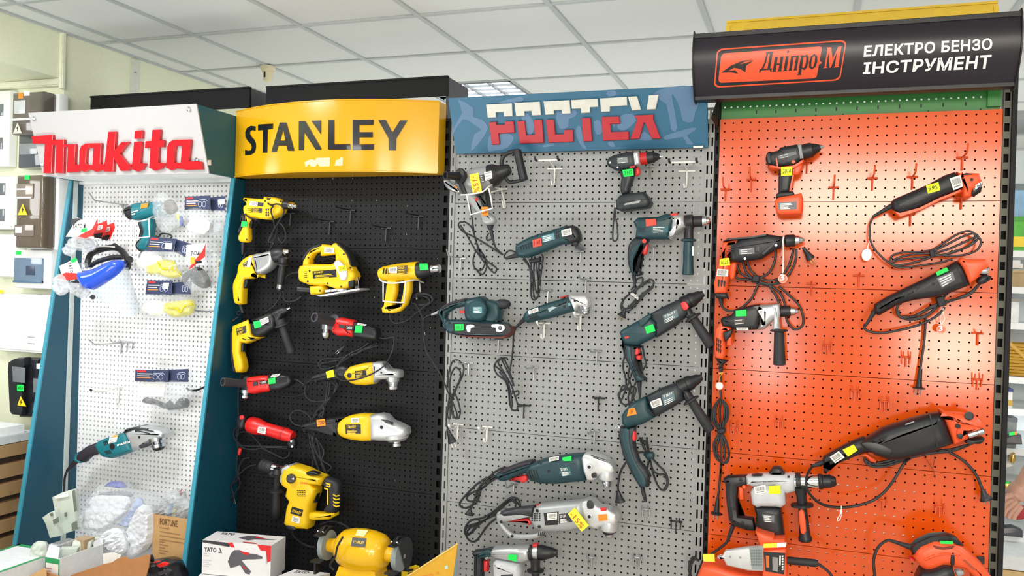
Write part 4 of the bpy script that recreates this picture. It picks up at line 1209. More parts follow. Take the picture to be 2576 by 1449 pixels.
h = thing('wire_holder', 'white wire holder under the yellow heat gun', 'holder', W((1480,345),-.02))
A(h, 'front_loop', WHH, MB().tube([(1305,318,-.135),(1330,340,-.14),(1400,354,-.14),(1500,345,-.135),(1590,328,-.09),(1655,350,-.008)],.0032).tube([(1335,346,-.14),(1335,420,-.138),(1335,497,-.135),(1420,505,-.135),(1500,508,-.135),(1508,430,-.135),(1514,346,-.135)],.0032, sm=1))
A(h, 'back_leg', WHH, MB().tube([(1622,345,-.008),(1626,400,-.01),(1630,432,-.012)],.0032, sm=1).tube([(1595,440,-.01),(1602,482,-.012)],.0032, sm=1))
def red_grinder(label, shift, red, blk, h0, h1, sp0, sp1, logo, stick, bar_, wire, sw, rh, vents):
    t = T('angle_grinder', label, 'angle grinder', red[0])
    A(t, 'body', RED, S(red,-.085,.058,.02))
    A(t, 'motor_housing', BLACK, S(blk,-.085,.056,.013,1))
    A(t, 'side_handle', mat('dark_grey_rubber', '33343a',.55), Rd(h0, h1,[(0, rh*1.7),(.06, rh*1.75),(.1, rh*1.7),(.14, rh*.95),(.5, rh*.9),(.9, rh*1.05),(1, rh*1.05),(1, rh*.72),(.9, rh*.7)],-.09,-.2, n=20))
    A(t, 'spindle', STEEL, Rd(sp0, sp1,[(0,42),(.35,42),(.4,30),(.55,30),(.6,38),(.85,36),(1,24)],-.095, n=14))
    plate(t, logo,-.1155, m_=INK, txt='YATO', ink=PAPER, area_=(.08,.2,.75,.8))
    sticker(t, stick,-.1155)
    barcode(t, bar_,-.114,8)
    A(t, 'switch', DGREY, S(sw,-.115,.006,.002,1))
    bars(t, vents,-.114)
    return t
t = red_grinder('red angle grinder with hollow black handle, right of the black and yellow drill',0,
                [(940,730),(950,690),(968,640),(990,625),(1040,632),(1125,655),(1120,720),(1115,780),(1050,770),(985,770)],
                [(1118,658),(1200,672),(1290,708),(1305,750),(1300,800),(1240,795),(1112,778)],(955,668),(790,624),(885,680),(882,788),
                [(1040,688),(1108,692),(1102,730),(1038,724)],[(1118,690),(1174,690),(1166,748),(1108,745)],[(1132,668),(1208,682),(1190,692),(1130,684)], None,
                [(985,680),(1036,688),(1032,714),(985,708)],38,[[(1190,702+12*i),(1262,716+12*i),(1262,721+12*i),(1188,707+12*i)] for i in range(5)])
cord(t,[(1305,785,-.08),(1350,792,-.08),(1408,782,-.08),(1424,800,-.08),(1405,900,-.09),(1350,1000,-.13),(1270,1060,-.135),(1180,1100,-.135),(1090,1122,-.13),(1010,1125,-.12),(972,1095,-.1),(965,1045,-.09),(1000,970,-.07),(1080,905,-.05),(1160,870,-.05),(1220,825,-.05)],
     [(1300,845),(1180,885),(1050,930),(960,952),(880,952),(832,980),(826,1012),(870,1035),(960,1010),(1060,945),(1160,885),(1290,830)],
     [(1280,835),(1150,900),(1040,950),(930,975),(850,990),(835,1020)], y=-.05)
plug(t,(1030,850),(985,890),22,-.05, pl=.7)
t = red_grinder('red angle grinder with hollow black handle jutting left over the teal side panel',0,
                [(268,1112),(300,1095),(440,1085),(452,1130),(462,1200),(390,1215),(320,1230),(275,1208)],
                [(440,1086),(560,1074),(612,1088),(632,1128),(610,1160),(540,1195),(460,1206)],(262,1152),(64,1136),(246,1195),(242,1272),
                [(355,1132),(420,1124),(424,1150),(358,1158)],[(424,1112),(480,1100),(484,1146),(428,1156)],[(455,1080),(522,1070),(505,1092),(442,1100)], None,
                [(304,1138),(342,1134),(342,1164),(304,1168)],34,[[(505,1102+10*i),(572,1094+10*i),(572,1098+10*i),(505,1106+10*i)] for i in range(5)])
cord(t,[(622,1112,-.08),(660,1125,-.08),(715,1158,-.07),(745,1150,-.05),(740,1190,-.04),(680,1240,-.04),(560,1250,-.04),(480,1230,-.04)])
t = T('angle_grinder', 'yellow angle grinder with silver head and yellow sticker, crossed by a cord', 'angle grinder',(1100,1080))
A(t, 'handle', BLACK, S([(778,1098),(800,1075),(870,1055),(960,1030),(1005,1004),(1062,1010),(1080,1050),(1056,1115),(960,1120),(860,1130),(800,1142),(776,1124)],-.07,.05,.018))
A(t, 'body', YEL, S([(1040,1080),(1070,1030),(1110,1005),(1270,980),(1284,1060),(1278,1150),(1130,1156),(1080,1130)],-.072,.07,.024))
A(t, 'gear_head', ALU, S([(1265,982),(1290,974),(1345,975),(1400,1030),(1475,1040),(1484,1062),(1480,1100),(1400,1112),(1310,1115),(1280,1145)],-.072,.07,.02,1))
A(t, 'spindle', STEEL, Rd((1418,1095),(1416,1192),[(0,62),(.35,60),(.4,46),(.6,46),(.63,40),(.75,40),(.78,44),(1,42)],-.078, n=18))
plate(t,[(1110,1050),(1200,1044),(1204,1098),(1112,1106)],-.1078, m_=BLACK, txt='STANLEY', ink=YEL, lines=3)
dots(t,[(1068,1085)],.0105,-.107, BLACK, 'brush_cap')
dots(t,[(1320,1062),(838,1080),(800,1132)],.004,-.1075)
sticker(t,[(880,1056),(940,1038),(952,1094),(893,1108)],-.0955, YELST)
bars(t,[[(1010,1042+12*i),(1040,1036+12*i),(1040,1041+12*i),(1010,1047+12*i)] for i in range(5)],-.0955)
A(t, 'dark_head_cover', DGREY, S([(1330,985),(1368,985),(1395,1028),(1350,1024)],-.108,.006,.002,1))  # dark grey raised piece on the gear head
cord(t,[(785,1105),(735,1150),(715,1215),(740,1270),(800,1292),(880,1285)],[(930,1135),(960,1170),(940,1230),(890,1290),(850,1340),(790,1420)],[(900,1130),(890,1200),(880,1280),(850,1380),(830,1430)],[(960,1125),(970,1180),(920,1260),(880,1310),(860,1400),(840,1440)],[(915,1140),(905,1240),(870,1320),(800,1400)], y=-.05)
C(6)
t = T('die_grinder', 'red straight grinder hanging tilted with a coiled black cord', 'grinder',(640,270))
A(t, 'body', RED, Rd((470,215),(830,318),[(0,52),(.04,66),(.2,68),(.3,58),(.4,52),(.8,52),(.86,54),(1,42)],-.07, n=24))
A(t, 'end_ring', mat('dark_red_plastic', 'b51a18',.4), Rd((745,293),(762,298),[(0,55),(1,55)],-.07, n=24))
A(t, 'head', BLACK, S([(395,150),(430,138),(465,150),(455,210),(450,240),(420,262),(388,215)],-.07,.05,.014))
A(t, 'switch', REDB, S([(400,150),(425,142),(432,170),(405,180)],-.095,.01,.003))
barcode(t,[(548,236),(612,244),(605,296),(540,284)],-.1015,11)
A(t, 'cord_socket', BLACK, S([(795,340),(850,330),(852,400),(800,405)],-.07,.03,.01))
dots(t,[(815,355),(822,398)],.005,-.0858, CHROME, 'bolt')
cord(t,[(452,232,-.09),(380,235),(345,290),(372,360),(430,412),(520,422),(620,405),(785,412)],[(365,340),(400,285),(470,285),(540,350),(590,415),(660,450),(750,492),(795,470),(800,440)],
     [(370,350),(420,390),(560,395),(700,395),(790,400)],[(395,150),(378,220),(372,340),(385,420),(375,500),(372,580),(382,660),(340,700),(270,770),(235,830),(262,852),(325,820),(372,760),(402,700),(385,640),(372,640),(330,720),(350,790),(352,830)],
     [(380,640),(420,600),(470,560),(530,545)],[(385,640),(395,560),(430,500),(480,490)], y=-.05)
plug(t,(352,815),(356,845),14,-.05, pl=.7)
A(t, 'plug_cap', REDB, S([(395,410),(412,420),(398,468),(386,452)],-.05,.012,.003))
t = T('angle_grinder', 'large yellow angle grinder with silver head and orange sticker', 'angle grinder',(1300,260))
A(t, 'handle', BLACK, S([(903,235),(920,205),(1030,180),(1150,160),(1300,140),(1345,150),(1235,200),(1218,290),(1260,345),(1185,315),(1130,268),(1050,275),(920,267)],-.075,.055,.02,1))
A(t, 'body', YEL, S([(1215,210),(1240,175),(1310,140),(1480,130),(1494,240),(1484,345),(1330,340),(1240,312),(1212,270)],-.077,.078,.026))
A(t, 'gear_head', ALU, S([(1475,136),(1555,124),(1595,132),(1640,180),(1700,205),(1765,240),(1774,290),(1745,330),(1660,350),(1540,348),(1480,340)],-.078,.08,.024,1))
A(t, 'bearing_flange', ALU, Rd((1670,300),(1676,352),[(0,100),(.6,96),(1,70)],-.08, n=24))
A(t, 'spindle', STEEL, Rd((1674,350),(1674,396),[(0,34),(.4,34),(.45,42),(.9,42),(1,36)],-.08, n=16))
plate(t,[(1255,220),(1378,217),(1380,292),(1258,295)],-.1168, m_=BLACK, txt='STANLEY', ink=YEL, lines=4)
barcode(t,[(1302,166),(1368,165),(1366,203),(1302,206)],-.1165,14)
sticker(t,[(1020,182),(1088,172),(1095,228),(1028,236)],-.1032, ORST, '2280')
bars(t,[[(1155+14*i,200),(1161+14*i,199),(1163+14*i,255),(1157+14*i,256)] for i in range(4)],-.103)
dots(t,[(1548,242),(1632,208)],.007,-.1185)
dots(t,[(970,202),(1190,182),(920,272)],.0035,-.1035)
A(t, 'head_vent', DGREY, S([(1545,178),(1600,182),(1640,212),(1590,205)],-.118,.008,.002,1))
cord(t,[(908,232),(840,215),(806,165),(835,112),(900,108),(960,150),(985,200),(985,290),(1010,420),(1070,540),(1100,620)],[(958,290),(980,400),(1010,500),(1040,600)],[(1000,285),(1040,400),(1060,500),(1140,560),(1110,600)],
     [(1110,10),(1060,70),(1010,130),(985,190)],[(1090,20),(1085,80),(1040,150)],[(1060,60),(1075,120),(1060,170)],[(975,300),(1000,460),(985,560),(1000,600)],[(1000,300),(1080,430),(1060,520),(1085,600)], y=-.05)
t = T('rotary_hammer', 'yellow rotary hammer with black rear handle hanging with its chuck up to the left', 'rotary hammer',(920,760))
yh_ = -.085
A(t, 'chuck', RUBBER, Rd((572,545),(668,572),[(0,40),(.06,50),(.3,55),(.33,51),(.6,55),(.63,51),(1,46)], yh_, n=20))
A(t, 'front_tube', CHROME, Rd((660,568),(765,600),[(0,40),(.4,38),(.45,30),(.7,30),(.75,52),(1,60)], yh_, n=20))
A(t, 'collar', ALU, S([(745,585),(790,548),(860,535),(800,590),(775,640),(790,700),(755,690),(738,640)], yh_,.06,.014))
A(t, 'body', YEL, S([(765,640),(785,580),(850,540),(960,575),(1000,600),(1095,638),(1098,662),(1078,705),(995,690),(1042,735),(1036,780),(1005,850),(988,910),(988,1000),(975,1055),(830,1050),(790,1010),(810,880),(830,830),(800,790),(812,730),(770,700)], yh_,.085,.02,1))
A(t, 'mode_knob', BLACK, MB().lathe(W((815,658), yh_-.04), W((815,658), yh_-.058),[(0,.02),(.8,.019),(1,.016)], n=24))
bars(t,[[(818,660),(838,650),(834,668)]], yh_-.0588, PAPER, 'pointer_mark')
A(t, 'top_cap', BLACK, S([(945,605),(985,595),(1030,605),(1048,622),(1010,632),(965,628)], yh_-.03,.03,.005))
A(t, 'rear_grip', RUBBER, S([(1072,690),(1110,640),(1190,668),(1218,705),(1212,860),(1185,935),(1088,918),(1120,860),(1125,745)], yh_,.05,.016,1))
A(t, 'lower_bridge', YEL, S([(960,918),(1080,932),(1185,928),(1188,955),(1140,985),(1010,992),(960,975)], yh_,.05,.012,1))
bars(t,[[(1090,690),(1136,700),(1132,728),(1098,722),(1098,714),(1124,718),(1126,708),(1098,702)]]+[[(1155,782+28*i),(1180,796+28*i),(1206,790+28*i),(1206,800+28*i),(1178,806+28*i),(1155,792+28*i)] for i in range(4)]+[[(1082,730),(1116,742),(1116,870),(1106,870),(1108,750),(1082,740)]], yh_-.0262, YEL, 'grip_inlay')
A(t, 'trigger', BLACK, S([(1002,790),(1038,775),(1030,810),(1020,850),(1000,838)], yh_,.03,.006))
bars(t,[[(862+18*i,752+14*j),(876+18*i,756+14*j),(876+18*i,762+14*j),(862+18*i,758+14*j)] for i in range(4) for j in range(4)], yh_-.043)
plate(t,[(822,885),(912,912),(896,966),(808,940)], yh_-.0432, m_=BLACK, txt='STANLEY', ink=YEL, area_=(.1,.35,.92,.75))
barcode(t,[(826,960),(888,980),(880,1024),(816,1006)], yh_-.0432,17)
writing('2980',[(888,684),(946,690),(946,704),(886,700)], yh_-.043, mat('red_ink', 'e0401c',.6), t, bold=.01, name='price_writing')
A(t, 'rear_cap', BLACK, S([(805,1022),(870,1040),(866,1075),(800,1062)], yh_-.02,.05,.008))
A(t, 'side_handle', BLACK, Rd((702,575),(690,988),[(0,30),(.1,40),(.14,30),(.38,30),(.40,62),(.44,62),(.46,36),(.7,42),(.96,44),(1,34)],-.12,-.09, n=20))
A(t, 'handle_clamp', BLACK, S([(672,590),(715,572),(750,600),(735,640),(690,645),(668,620)], yh_,.1,.02))
cord(t,[(825,1070),(828,1110),(850,1140),(900,1180),(960,1208),(1010,1215)], y=-.08, r=.004)
cord(t,[(1050,1030),(1130,1005),(1200,1015),(1270,1050),(1280,1075)], y=-.08, r=.004)
C(6)
yb_ = -.24
ca, cb = W((1200,1235), yb_), W((1600,1240), yb_)
zc_ = (ca.z+cb.z)/2
ca.z = cb.z = zc_
k_ = mpp((1400,1235), yb_)
t = thing('bench_grinder', 'yellow bench grinder with grey wheels in black guards on the black stand shelf', 'bench grinder', Vector(((ca.x+cb.x)/2, yb_, zc_-.17)))
A(t, 'motor', mat('yellow_enamel', 'f0b90c',.22, coat=.4, var=.02), MB().lathe(ca, cb,[(0,80*k_),(.03,112*k_),(.12,145*k_),(.3,165*k_),(.5,170*k_),(.7,165*k_),(.88,145*k_),(.97,112*k_),(1,80*k_)], n=32))
dx_ = Vector((1,0,0))
A(t, 'shaft_housing', mat('yellow_enamel', ''), MB().lathe(ca-dx_*.045, ca+dx_*.01,[(0,55*k_),(1,66*k_)], n=24))
A(t, 'shaft_housing', mat('yellow_enamel', ''), MB().lathe(cb-dx_*.01, cb+dx_*.05,[(0,66*k_),(1,55*k_)], n=24))
WHEEL = mat('grey_abrasive', '8f9899',.9, bump=.4, scale=700)
for e, s_ in ((ca,-1),(cb,1)):
    w0 = e+dx_*(s_*.052)
    A(t, 'wheel', WHEEL, MB().lathe(w0-dx_*.010, w0+dx_*.010,[(0,.02),(0,.058),(1,.058),(1,.02)], n=36))
    A(t, 'wheel_nut', STEEL, MB().lathe(w0+dx_*.008*s_, w0+dx_*.02*s_,[(0,.014),(.6,.014),(1,.009)], n=6))
    gd = MB()
    R0, R1 = .062,.071
    arc = [Vector((0, R1*math.cos(math.radians(a)), R1*math.sin(math.radians(a)))) for a in range(-70,131,10)]
    arc2 = [Vector((0, R0*math.cos(math.radians(a)), R0*math.sin(math.radians(a)))) for a in range(130,-71,-10)]
    gd.prism([w0+v for v in arc+arc2], dx_*.016)
    gd.prism([w0+dx_*(s_*.0175)+v for v in [Vector((0,.071*math.cos(math.radians(a)),.071*math.sin(math.radians(a)))) for a in range(-70,131,10)]], dx_*.0015)
    A(t, 'wheel_guard', BLACK, gd)
    A(t, 'tool_rest', BLACK, MB().box(w0.x-.022, w0.x+.022, yb_-.085, yb_-.05, zc_-.047, zc_-.041).box(w0.x-.02, w0.x-.012, yb_-.06, yb_-.03, zc_-.1, zc_-.047), smooth=0)
    A(t, 'eye_shield_arm', BLACK, MB().box(w0.x-.014, w0.x+.014, yb_-.075, yb_-.045, zc_+.052, zc_+.058).path([w0+Vector((0,-.05,.055)), w0+Vector((0,-.02,.075)), w0+Vector((0,.0,.071))],.004), smooth=0)
    for d_ in (-.01,.012):
        c_ = w0+Vector((d_,-.05,.063))
        A(t, 'screw', CHROME, MB().lathe(c_, c_+Vector((0,-.004,.004)),[(0,.004),(1,.003)], n=8))
A(t, 'pedestal', mat('yellow_enamel', ''), MB().hexa([(ca.x+.0, yb_-.07, zc_-.165),(cb.x-.0, yb_-.07, zc_-.165),(cb.x, yb_+.06, zc_-.165),(ca.x, yb_+.06, zc_-.165)],
                                            [(ca.x+.03, yb_-.045, zc_-.06),(cb.x-.03, yb_-.045, zc_-.06),(cb.x-.03, yb_+.04, zc_-.06),(ca.x+.03, yb_+.04, zc_-.06)]), smooth=0)
fy = yb_-170*k_
plate(t,[(1312,1136),(1425,1142),(1412,1214),(1299,1206)], lambda x, z: yb_-math.sqrt(max(0,(171*k_)**2-(z-zc_)**2))-.003, m_=BLACK, txt='STANLEY', ink=YEL, area_=(.12,.35,.9,.68))
sticker(t,[(1352,1072),(1440,1078),(1405,1130),(1336,1122)], lambda x, z: yb_-math.sqrt(max(.0001,(172*k_)**2-(z-zc_)**2))-.003, mat('pale_yellow_paper', 'f2ecb0',.6))
cord(t,[(1235,1130, yb_-.09),(1190,1210, yb_-.1),(1172,1290, yb_-.1),(1130,1360, yb_-.08),(1160,1400, yb_-.08)], r=.004)
# ================================================================ tools on the grey stand
GRP = mat('silver_grey_plastic', 'a9acae',.38,.2)
TEALD = mat('teal_green_plastic', '173c44',.42, bump=.1, scale=300)
TEALK = mat('dark_slate_plastic', '23292f',.45, bump=.1, scale=300)
C(7)
t = T('sander_grinder', 'silver hand grinder with black loop handle and yellow minus fifteen percent card', 'grinder',(330,740),-.09)
A(t, 'body', GRP, Rd((225,760),(440,700),[(0,60),(.06,82),(.3,90),(.7,84),(1,72)],-.09, n=24))
A(t, 'front_motor', BLACK, Rd((420,705),(560,652),[(0,84),(.25,80),(.4,64),(.6,52),(.9,42),(1,30)],-.09, n=20))
hd_ = MB()
hd_.tube([(535,650,-.09),(505,640,-.09),(500,590,-.09),(520,552,-.09),(560,530,-.09),(615,522,-.09)],.0085, n=10)
hd_.tube([(520,690,-.09),(535,730,-.09),(560,748,-.09),(600,744,-.09),(655,732,-.09)],.007, n=10)
hd_.rod((610,512),(662,738),[(0,20),(.03,30),(.5,30),(.97,32),(1,24)],-.09)
hd_.slab([(500,640),(545,620),(555,680),(525,710),(505,690)],-.09,.03,.008)
A(t, 'loop_handle', BLACK, hd_)
A(t, 'side_handle', BLACK, Rd((225,708),(88,700),[(0,26),(.15,30),(.18,60),(.26,58),(.3,30),(.9,28),(.95,32),(1,32),(1,22),(.9,20)],-.13,-.21, n=20))
A(t, 'flange', RUBBER, MB().lathe(W((205,705),-.135), W((205,705),-.15),[(0,.024),(.7,.022),(1,.012)], n=24))
A(t, 'guard', mat('polished_guard', 'c2c5c8',.25,.8), S([(88,742),(118,735),(160,765),(210,800),(220,838),(160,826),(108,792)],-.105,.06,.012))
A(t, 'lever', BLACK, S([(170,700),(200,720),(245,830),(225,836),(195,790)],-.145,.016,.004))
bars(t,[[(150,768),(178,790),(172,796),(148,776)]],-.1365, ORST, 'orange_mark')
A(t, 'trigger_handle', GRP, S([(245,845),(305,822),(352,880),(382,955),(448,1000),(456,1045),(400,1064),(362,1040),(355,1000),(292,930)],-.09,.045,.014))
A(t, 'grip', BLACK, S([(318,835),(392,808),(402,870),(412,930),(385,925),(365,905),(350,870)],-.092,.05,.01))
A(t, 'trigger', REDB, S([(252,850),(290,866),(306,920),(284,922)],-.09,.03,.005))
dots(t,[(316,874)],.007,-.1135, REDB, 'lock_button')
sticker(t,[(350,930),(396,927),(404,990),(358,996)],-.1185, ORST, '3160')
c15 = MB().slab([(262,695),(328,680),(358,828),(290,838)],-.146,.0012,0)
tg = A(t, 'discount_card', YTAG, c15, smooth=0)
writing('-15%',[(316,700),(340,820),(300,828),(278,706)],-.147, mat('red_brown_ink', 'b5442a',.6), tg, bold=.0, lift=.0004)
plate(t,[(372,677),(424,666),(432,720),(380,738)],-.1445, m_=PAPER, lines=3, ink=GREYP, name='paper_label')
plate(t,[(338,700),(368,692),(378,745),(350,752)],-.1455, m_=DGREY, lines=4)
A(t, 'strain_relief', RUBBER, Rd((412,1058),(438,1180),[(0,24),(.25,20),(.3,14),(1,9)],-.08))
cord(t,[(405,1120),(388,1150),(395,1172),(425,1165)],[(438,1175),(458,1230),(508,1278)],[(505,1278),(420,1222),(300,1150),(222,1112),(186,1072),(190,1045),(230,1040),(280,1080),(312,1180),(340,1270),(400,1330),(455,1370),(460,1392),(440,1408),(385,1350),(312,1250),(235,1120),(195,1060)],
     [(262,900),(280,1000),(300,1130),(332,1230),(372,1290),(376,1340),(350,1390),(310,1382),(290,1340),(300,1275),(332,1225)],[(330,1230),(390,1330),(372,1410),(340,1416),(310,1380)], y=-.06)
h = thing('wire_holder', 'white wire holder carrying the silver hand grinder', 'holder', W((490,790),-.02))
A(h, 'front_loop', WHH, MB().tube([(200,842,-.15),(280,835,-.15),(360,818,-.15),(400,785,-.14),(435,766,-.1),(460,790,-.05),(535,800,-.012)],.0032, sm=4).tube([(245,845,-.15),(258,915,-.15),(272,986,-.15),(350,962,-.15),(432,940,-.15),(420,860,-.15),(405,795,-.14)],.0032, sm=1))
A(h, 'back_leg', WHH, MB().tube([(495,800,-.01),(512,870,-.012),(525,925,-.014),(512,936,-.02),(503,885,-.02)],.0036, sm=2).tube([(425,822,-.09),(480,806,-.04),(535,796,-.012)],.0032, sm=1))
t = T('multi_tool', 'teal oscillating multi-tool with red sticker, its bundled cord hanging below', 'multi-tool',(850,1180))
A(t, 'body', TEALD, S([(605,1222),(628,1193),(720,1145),(830,1110),(930,1080),(1000,1068),(1010,1196),(950,1202),(870,1235),(800,1262),(690,1300),(620,1292)],-.08,.055,.02))
A(t, 'head', BLACK, S([(955,1084),(1010,1066),(1048,1075),(1072,1110),(1082,1172),(1050,1190),(1000,1198),(965,1150)],-.082,.06,.018))
A(t, 'tool_clamp', BLACK, Rd((1035,1185),(1050,1215),[(0,30),(.6,28),(1,18)],-.085))
A(t, 'blade', mat('dark_steel', '4a4c50',.35,.8), S([(1020,1205),(1062,1186),(1118,1236),(1080,1247),(1025,1228)],-.09,.004,.001,1))
barcode(t,[(932,1100),(1005,1083),(1012,1130),(940,1146)],-.1128,21)
sticker(t,[(722,1172),(785,1156),(792,1210),(730,1226)],-.1082, REDST, '1145')
plate(t,[(790,1142),(880,1120),(888,1165),(797,1190)],-.108, m_=mat('pale_teal_plate', '5f9098',.5), lines=4)
bars(t,[[(630+18*i,1215-6*i),(636+18*i,1212-6*i),(646+18*i,1245-6*i),(640+18*i,1248-6*i)] for i in range(5)]+[[(890+14*i,1108-4*i),(896+14*i,1106-4*i),(906+14*i,1160-4*i),(900+14*i,1162-4*i)] for i in range(2)],-.1082)
A(t, 'strain_relief', RUBBER, Rd((620,1278),(530,1305),[(0,22),(.3,17),(1,10)],-.075))
cord(t,[(540,1302),(520,1298),(522,1275),(555,1248),(605,1262),(660,1300),(700,1370),(712,1449),(712,1560),(722,1600),(742,1604),(770,1560),(780,1460),(790,1380),(800,1300),(790,1275)],
     [(720,1280),(712,1380),(722,1480),(738,1590),(762,1585),(778,1500),(770,1400),(775,1290)],[(740,1290),(732,1400),(740,1500),(755,1560),(765,1500),(755,1380),(745,1300)],[(655,1310),(690,1350),(720,1400),(728,1520)], y=-.05)
MB().slab([(700,1310),(785,1300),(785,1330),(705,1340)],-.05,.03,.008).obj('cord_tie', RUBBER, t)
t = T('cordless_drill', 'black cordless drill with red ring, green sticker and wrist strap', 'drill',(1420,700))
A(t, 'body', TEALK, S([(1270,612),(1288,572),(1360,545),(1470,535),(1484,640),(1390,662),(1360,672),(1290,642)],-.085,.058,.018))
A(t, 'gear_ring', ALU, S([(1465,540),(1507,531),(1518,625),(1476,636)],-.085,.064,.01,1))
A(t, 'red_ring', mat('dark_red_plastic', 'b51a18',.4), Rd((1508,580),(1562,572),[(0,48),(1,46)],-.085))
A(t, 'chuck', BLACK, Rd((1555,574),(1652,560),[(0,45),(.55,42),(.6,36),(.85,26),(1,15)],-.085))
A(t, 'chuck_tip', STEEL, Rd((1648,561),(1674,560),[(0,12),(1,5)],-.085))
A(t, 'handle', TEALK, S([(1368,665),(1472,640),(1465,720),(1440,790),(1432,832),(1378,845),(1366,780),(1375,720)],-.085,.044,.016))
A(t, 'trigger', REDB, S([(1476,650),(1505,645),(1510,690),(1476,706)],-.085,.024,.008))
A(t, 'direction_switch', REDB, S([(1435,632),(1470,628),(1470,642),(1437,646)],-.112,.008,.002,1))
A(t, 'battery', TEALK, S([(1343,890),(1372,852),(1430,838),(1545,824),(1577,860),(1596,900),(1576,935),(1470,952),(1382,966),(1346,950)],-.085,.085,.014,1))
plate(t,[(1400,903),(1512,880),(1500,900),(1390,918)],-.1282, m_=GREYP, name='badge')
A(t, 'battery_line', BLACK, S([(1350,898),(1590,866),(1592,872),(1352,906)],-.126,.006,.001,1))
sticker(t,[(1377,660),(1455,650),(1462,700),(1390,712)],-.1082, txt='7115')
plate(t,[(1340,572),(1415,566),(1418,606),(1343,613)],-.1148, m_=mat('grey_badge', '7d8488',.4), lines=2)
dots(t,[(1290,605),(1345,640)],.004,-.1145, STEEL)
cord(t,[(1340,890),(1322,950),(1312,1060),(1308,1150),(1316,1178),(1336,1172),(1346,1140),(1340,1060),(1326,980),(1338,900)], y=-.08, r=.003, name='wrist_strap')
bars(t,[[(1330,900),(1342,896),(1336,930),(1326,932)]],-.086, PAPER, 'strap_label')
t = T('hammer_drill', 'teal hammer drill with silver gear housing, red sticker and teal side handle', 'drill',(1650,1100))
A(t, 'body', TEALD, S([(1465,1040),(1500,1010),(1640,1006),(1690,985),(1760,980),(1790,990),(1745,1090),(1722,1168),(1560,1168),(1480,1156),(1488,1090)],-.085,.066,.018,1))
A(t, 'gear_housing', mat('silver_paint', 'c4c6c8'), S([(1712,1000),(1760,985),(1835,990),(1850,1080),(1792,1110),(1738,1172),(1712,1155),(1738,1090),(1742,1040)],-.087,.068,.02,1))
A(t, 'collar', BLACK, Rd((1832,1042),(1900,1034),[(0,50),(.3,54),(.9,52),(1,44)],-.088))
A(t, 'chuck', BLACK, Rd((1895,1036),(1968,1034),[(0,34),(.1,41),(.9,41),(1,34)],-.088))
A(t, 'chuck_tip', STEEL, Rd((1962,1034),(2026,1028),[(0,38),(.5,36),(.55,26),(.8,22),(.85,14),(1,9)],-.088))
A(t, 'handle', TEALK, S([(1432,1200),(1480,1152),(1575,1168),(1560,1210),(1525,1265),(1492,1300),(1500,1375),(1530,1410),(1520,1426),(1460,1432),(1425,1350),(1420,1262)],-.085,.05,.016))
A(t, 'handle_inlay', TEALD, S([(1472,1210),(1530,1180),(1540,1200),(1488,1285),(1480,1380),(1490,1420),(1462,1425),(1440,1340),(1445,1270)],-.086,.054,.008))
A(t, 'trigger', REDB, S([(1530,1206),(1568,1200),(1556,1276),(1524,1270)],-.085,.028,.006))
A(t, 'mode_switch', REDB, S([(1733,985),(1785,976),(1788,994),(1737,1002)],-.09,.05,.004,1))
dots(t,[(1538,1178)],.008,-.112, REDB, 'lock_button')
sticker(t,[(1548,1020),(1622,1015),(1626,1062),(1553,1072)],-.1195, REDST)
plate(t,[(1590,1072),(1715,1068),(1712,1115),(1592,1120)],-.1188, m_=mat('teal_print_plate', '2a5a62',.5), lines=4)
bars(t,[[(1500+12*(i % 4),1080+12*(i//4)),(1506+12*(i % 4),1080+12*(i//4)),(1506+12*(i % 4),1087+12*(i//4)),(1500+12*(i % 4),1087+12*(i//4))] for i in range(12)],-.1186)
A(t, 'side_handle', TEALD, Rd((1862,1160),(1857,1425),[(0,40),(.03,56),(.07,54),(.1,34),(.4,40),(.45,37),(.7,38),(.9,42),(.97,44),(1,38)],-.092, n=20))
A(t, 'handle_clamp', BLACK, Rd((1866,1070),(1862,1165),[(0,40),(.3,32),(1,36)],-.09))
bars(t,[[(1888,1215),(1898,1215),(1898,1285),(1888,1285)]],-.106, PAPER, 'paper_strip')
C(8)
A(t, 'strain_relief', RUBBER, Rd((1522,30),(1532,115),[(0,18),(.3,15),(1,9)],-.08))
cord(t,[(1500,150),(1530,120),(1532,160),(1520,200)],[(1532,110),(1545,70),(1585,55),(1590,85),(1560,130),(1535,160)],
     [(1440,320),(1425,280),(1440,230),(1500,170),(1580,110),(1640,72),(1670,80),(1668,115),(1600,170),(1530,230),(1470,290),(1435,280),(1450,215),(1520,160),(1620,95),(1650,90)],
     [(1440,300),(1480,310),(1530,270),(1610,180),(1665,130),(1672,100)],[(1430,260),(1450,290),(1500,280),(1560,220),(1640,140)], y=-.05)
A(t, 'cable_tie', WHH, MB().tube([(1500,176,-.07),(1530,200,-.075),(1556,222,-.07)],.0022).tube([(1508,170,-.07),(1538,192,-.075),(1560,212,-.07)],.0018))
plug(t,(1455,300),(1428,352),34,-.05, pl=.45, pm=mat('brass_pin', 'b9a67a',.3,.9))
t = T('belt_sander', 'teal belt sander with round motor cover at the left edge of the grey stand', 'sander',(340,400),-.09)
A(t, 'base', TEALD, S([(108,385),(150,372),(400,378),(560,398),(588,430),(592,470),(560,505),(400,497),(200,492),(128,472),(105,440)],-.09,.075,.016,1))
A(t, 'handle', TEALD, S([(38,322),(60,285),(150,240),(262,212),(264,268),(172,288),(112,325),(105,360),(132,385),(112,420),(118,465),(98,450),(70,375)],-.09,.045,.014,1))
A(t, 'grip', mat('dark_violet_rubber', '2c2630'), S([(75,278),(150,238),(260,212),(262,232),(160,258),(90,296)],-.09,.05,.008))
A(t, 'motor', TEALD, S([(258,265),(272,222),(340,203),(402,214),(418,370),(330,384),(264,366)],-.1,.085,.02))
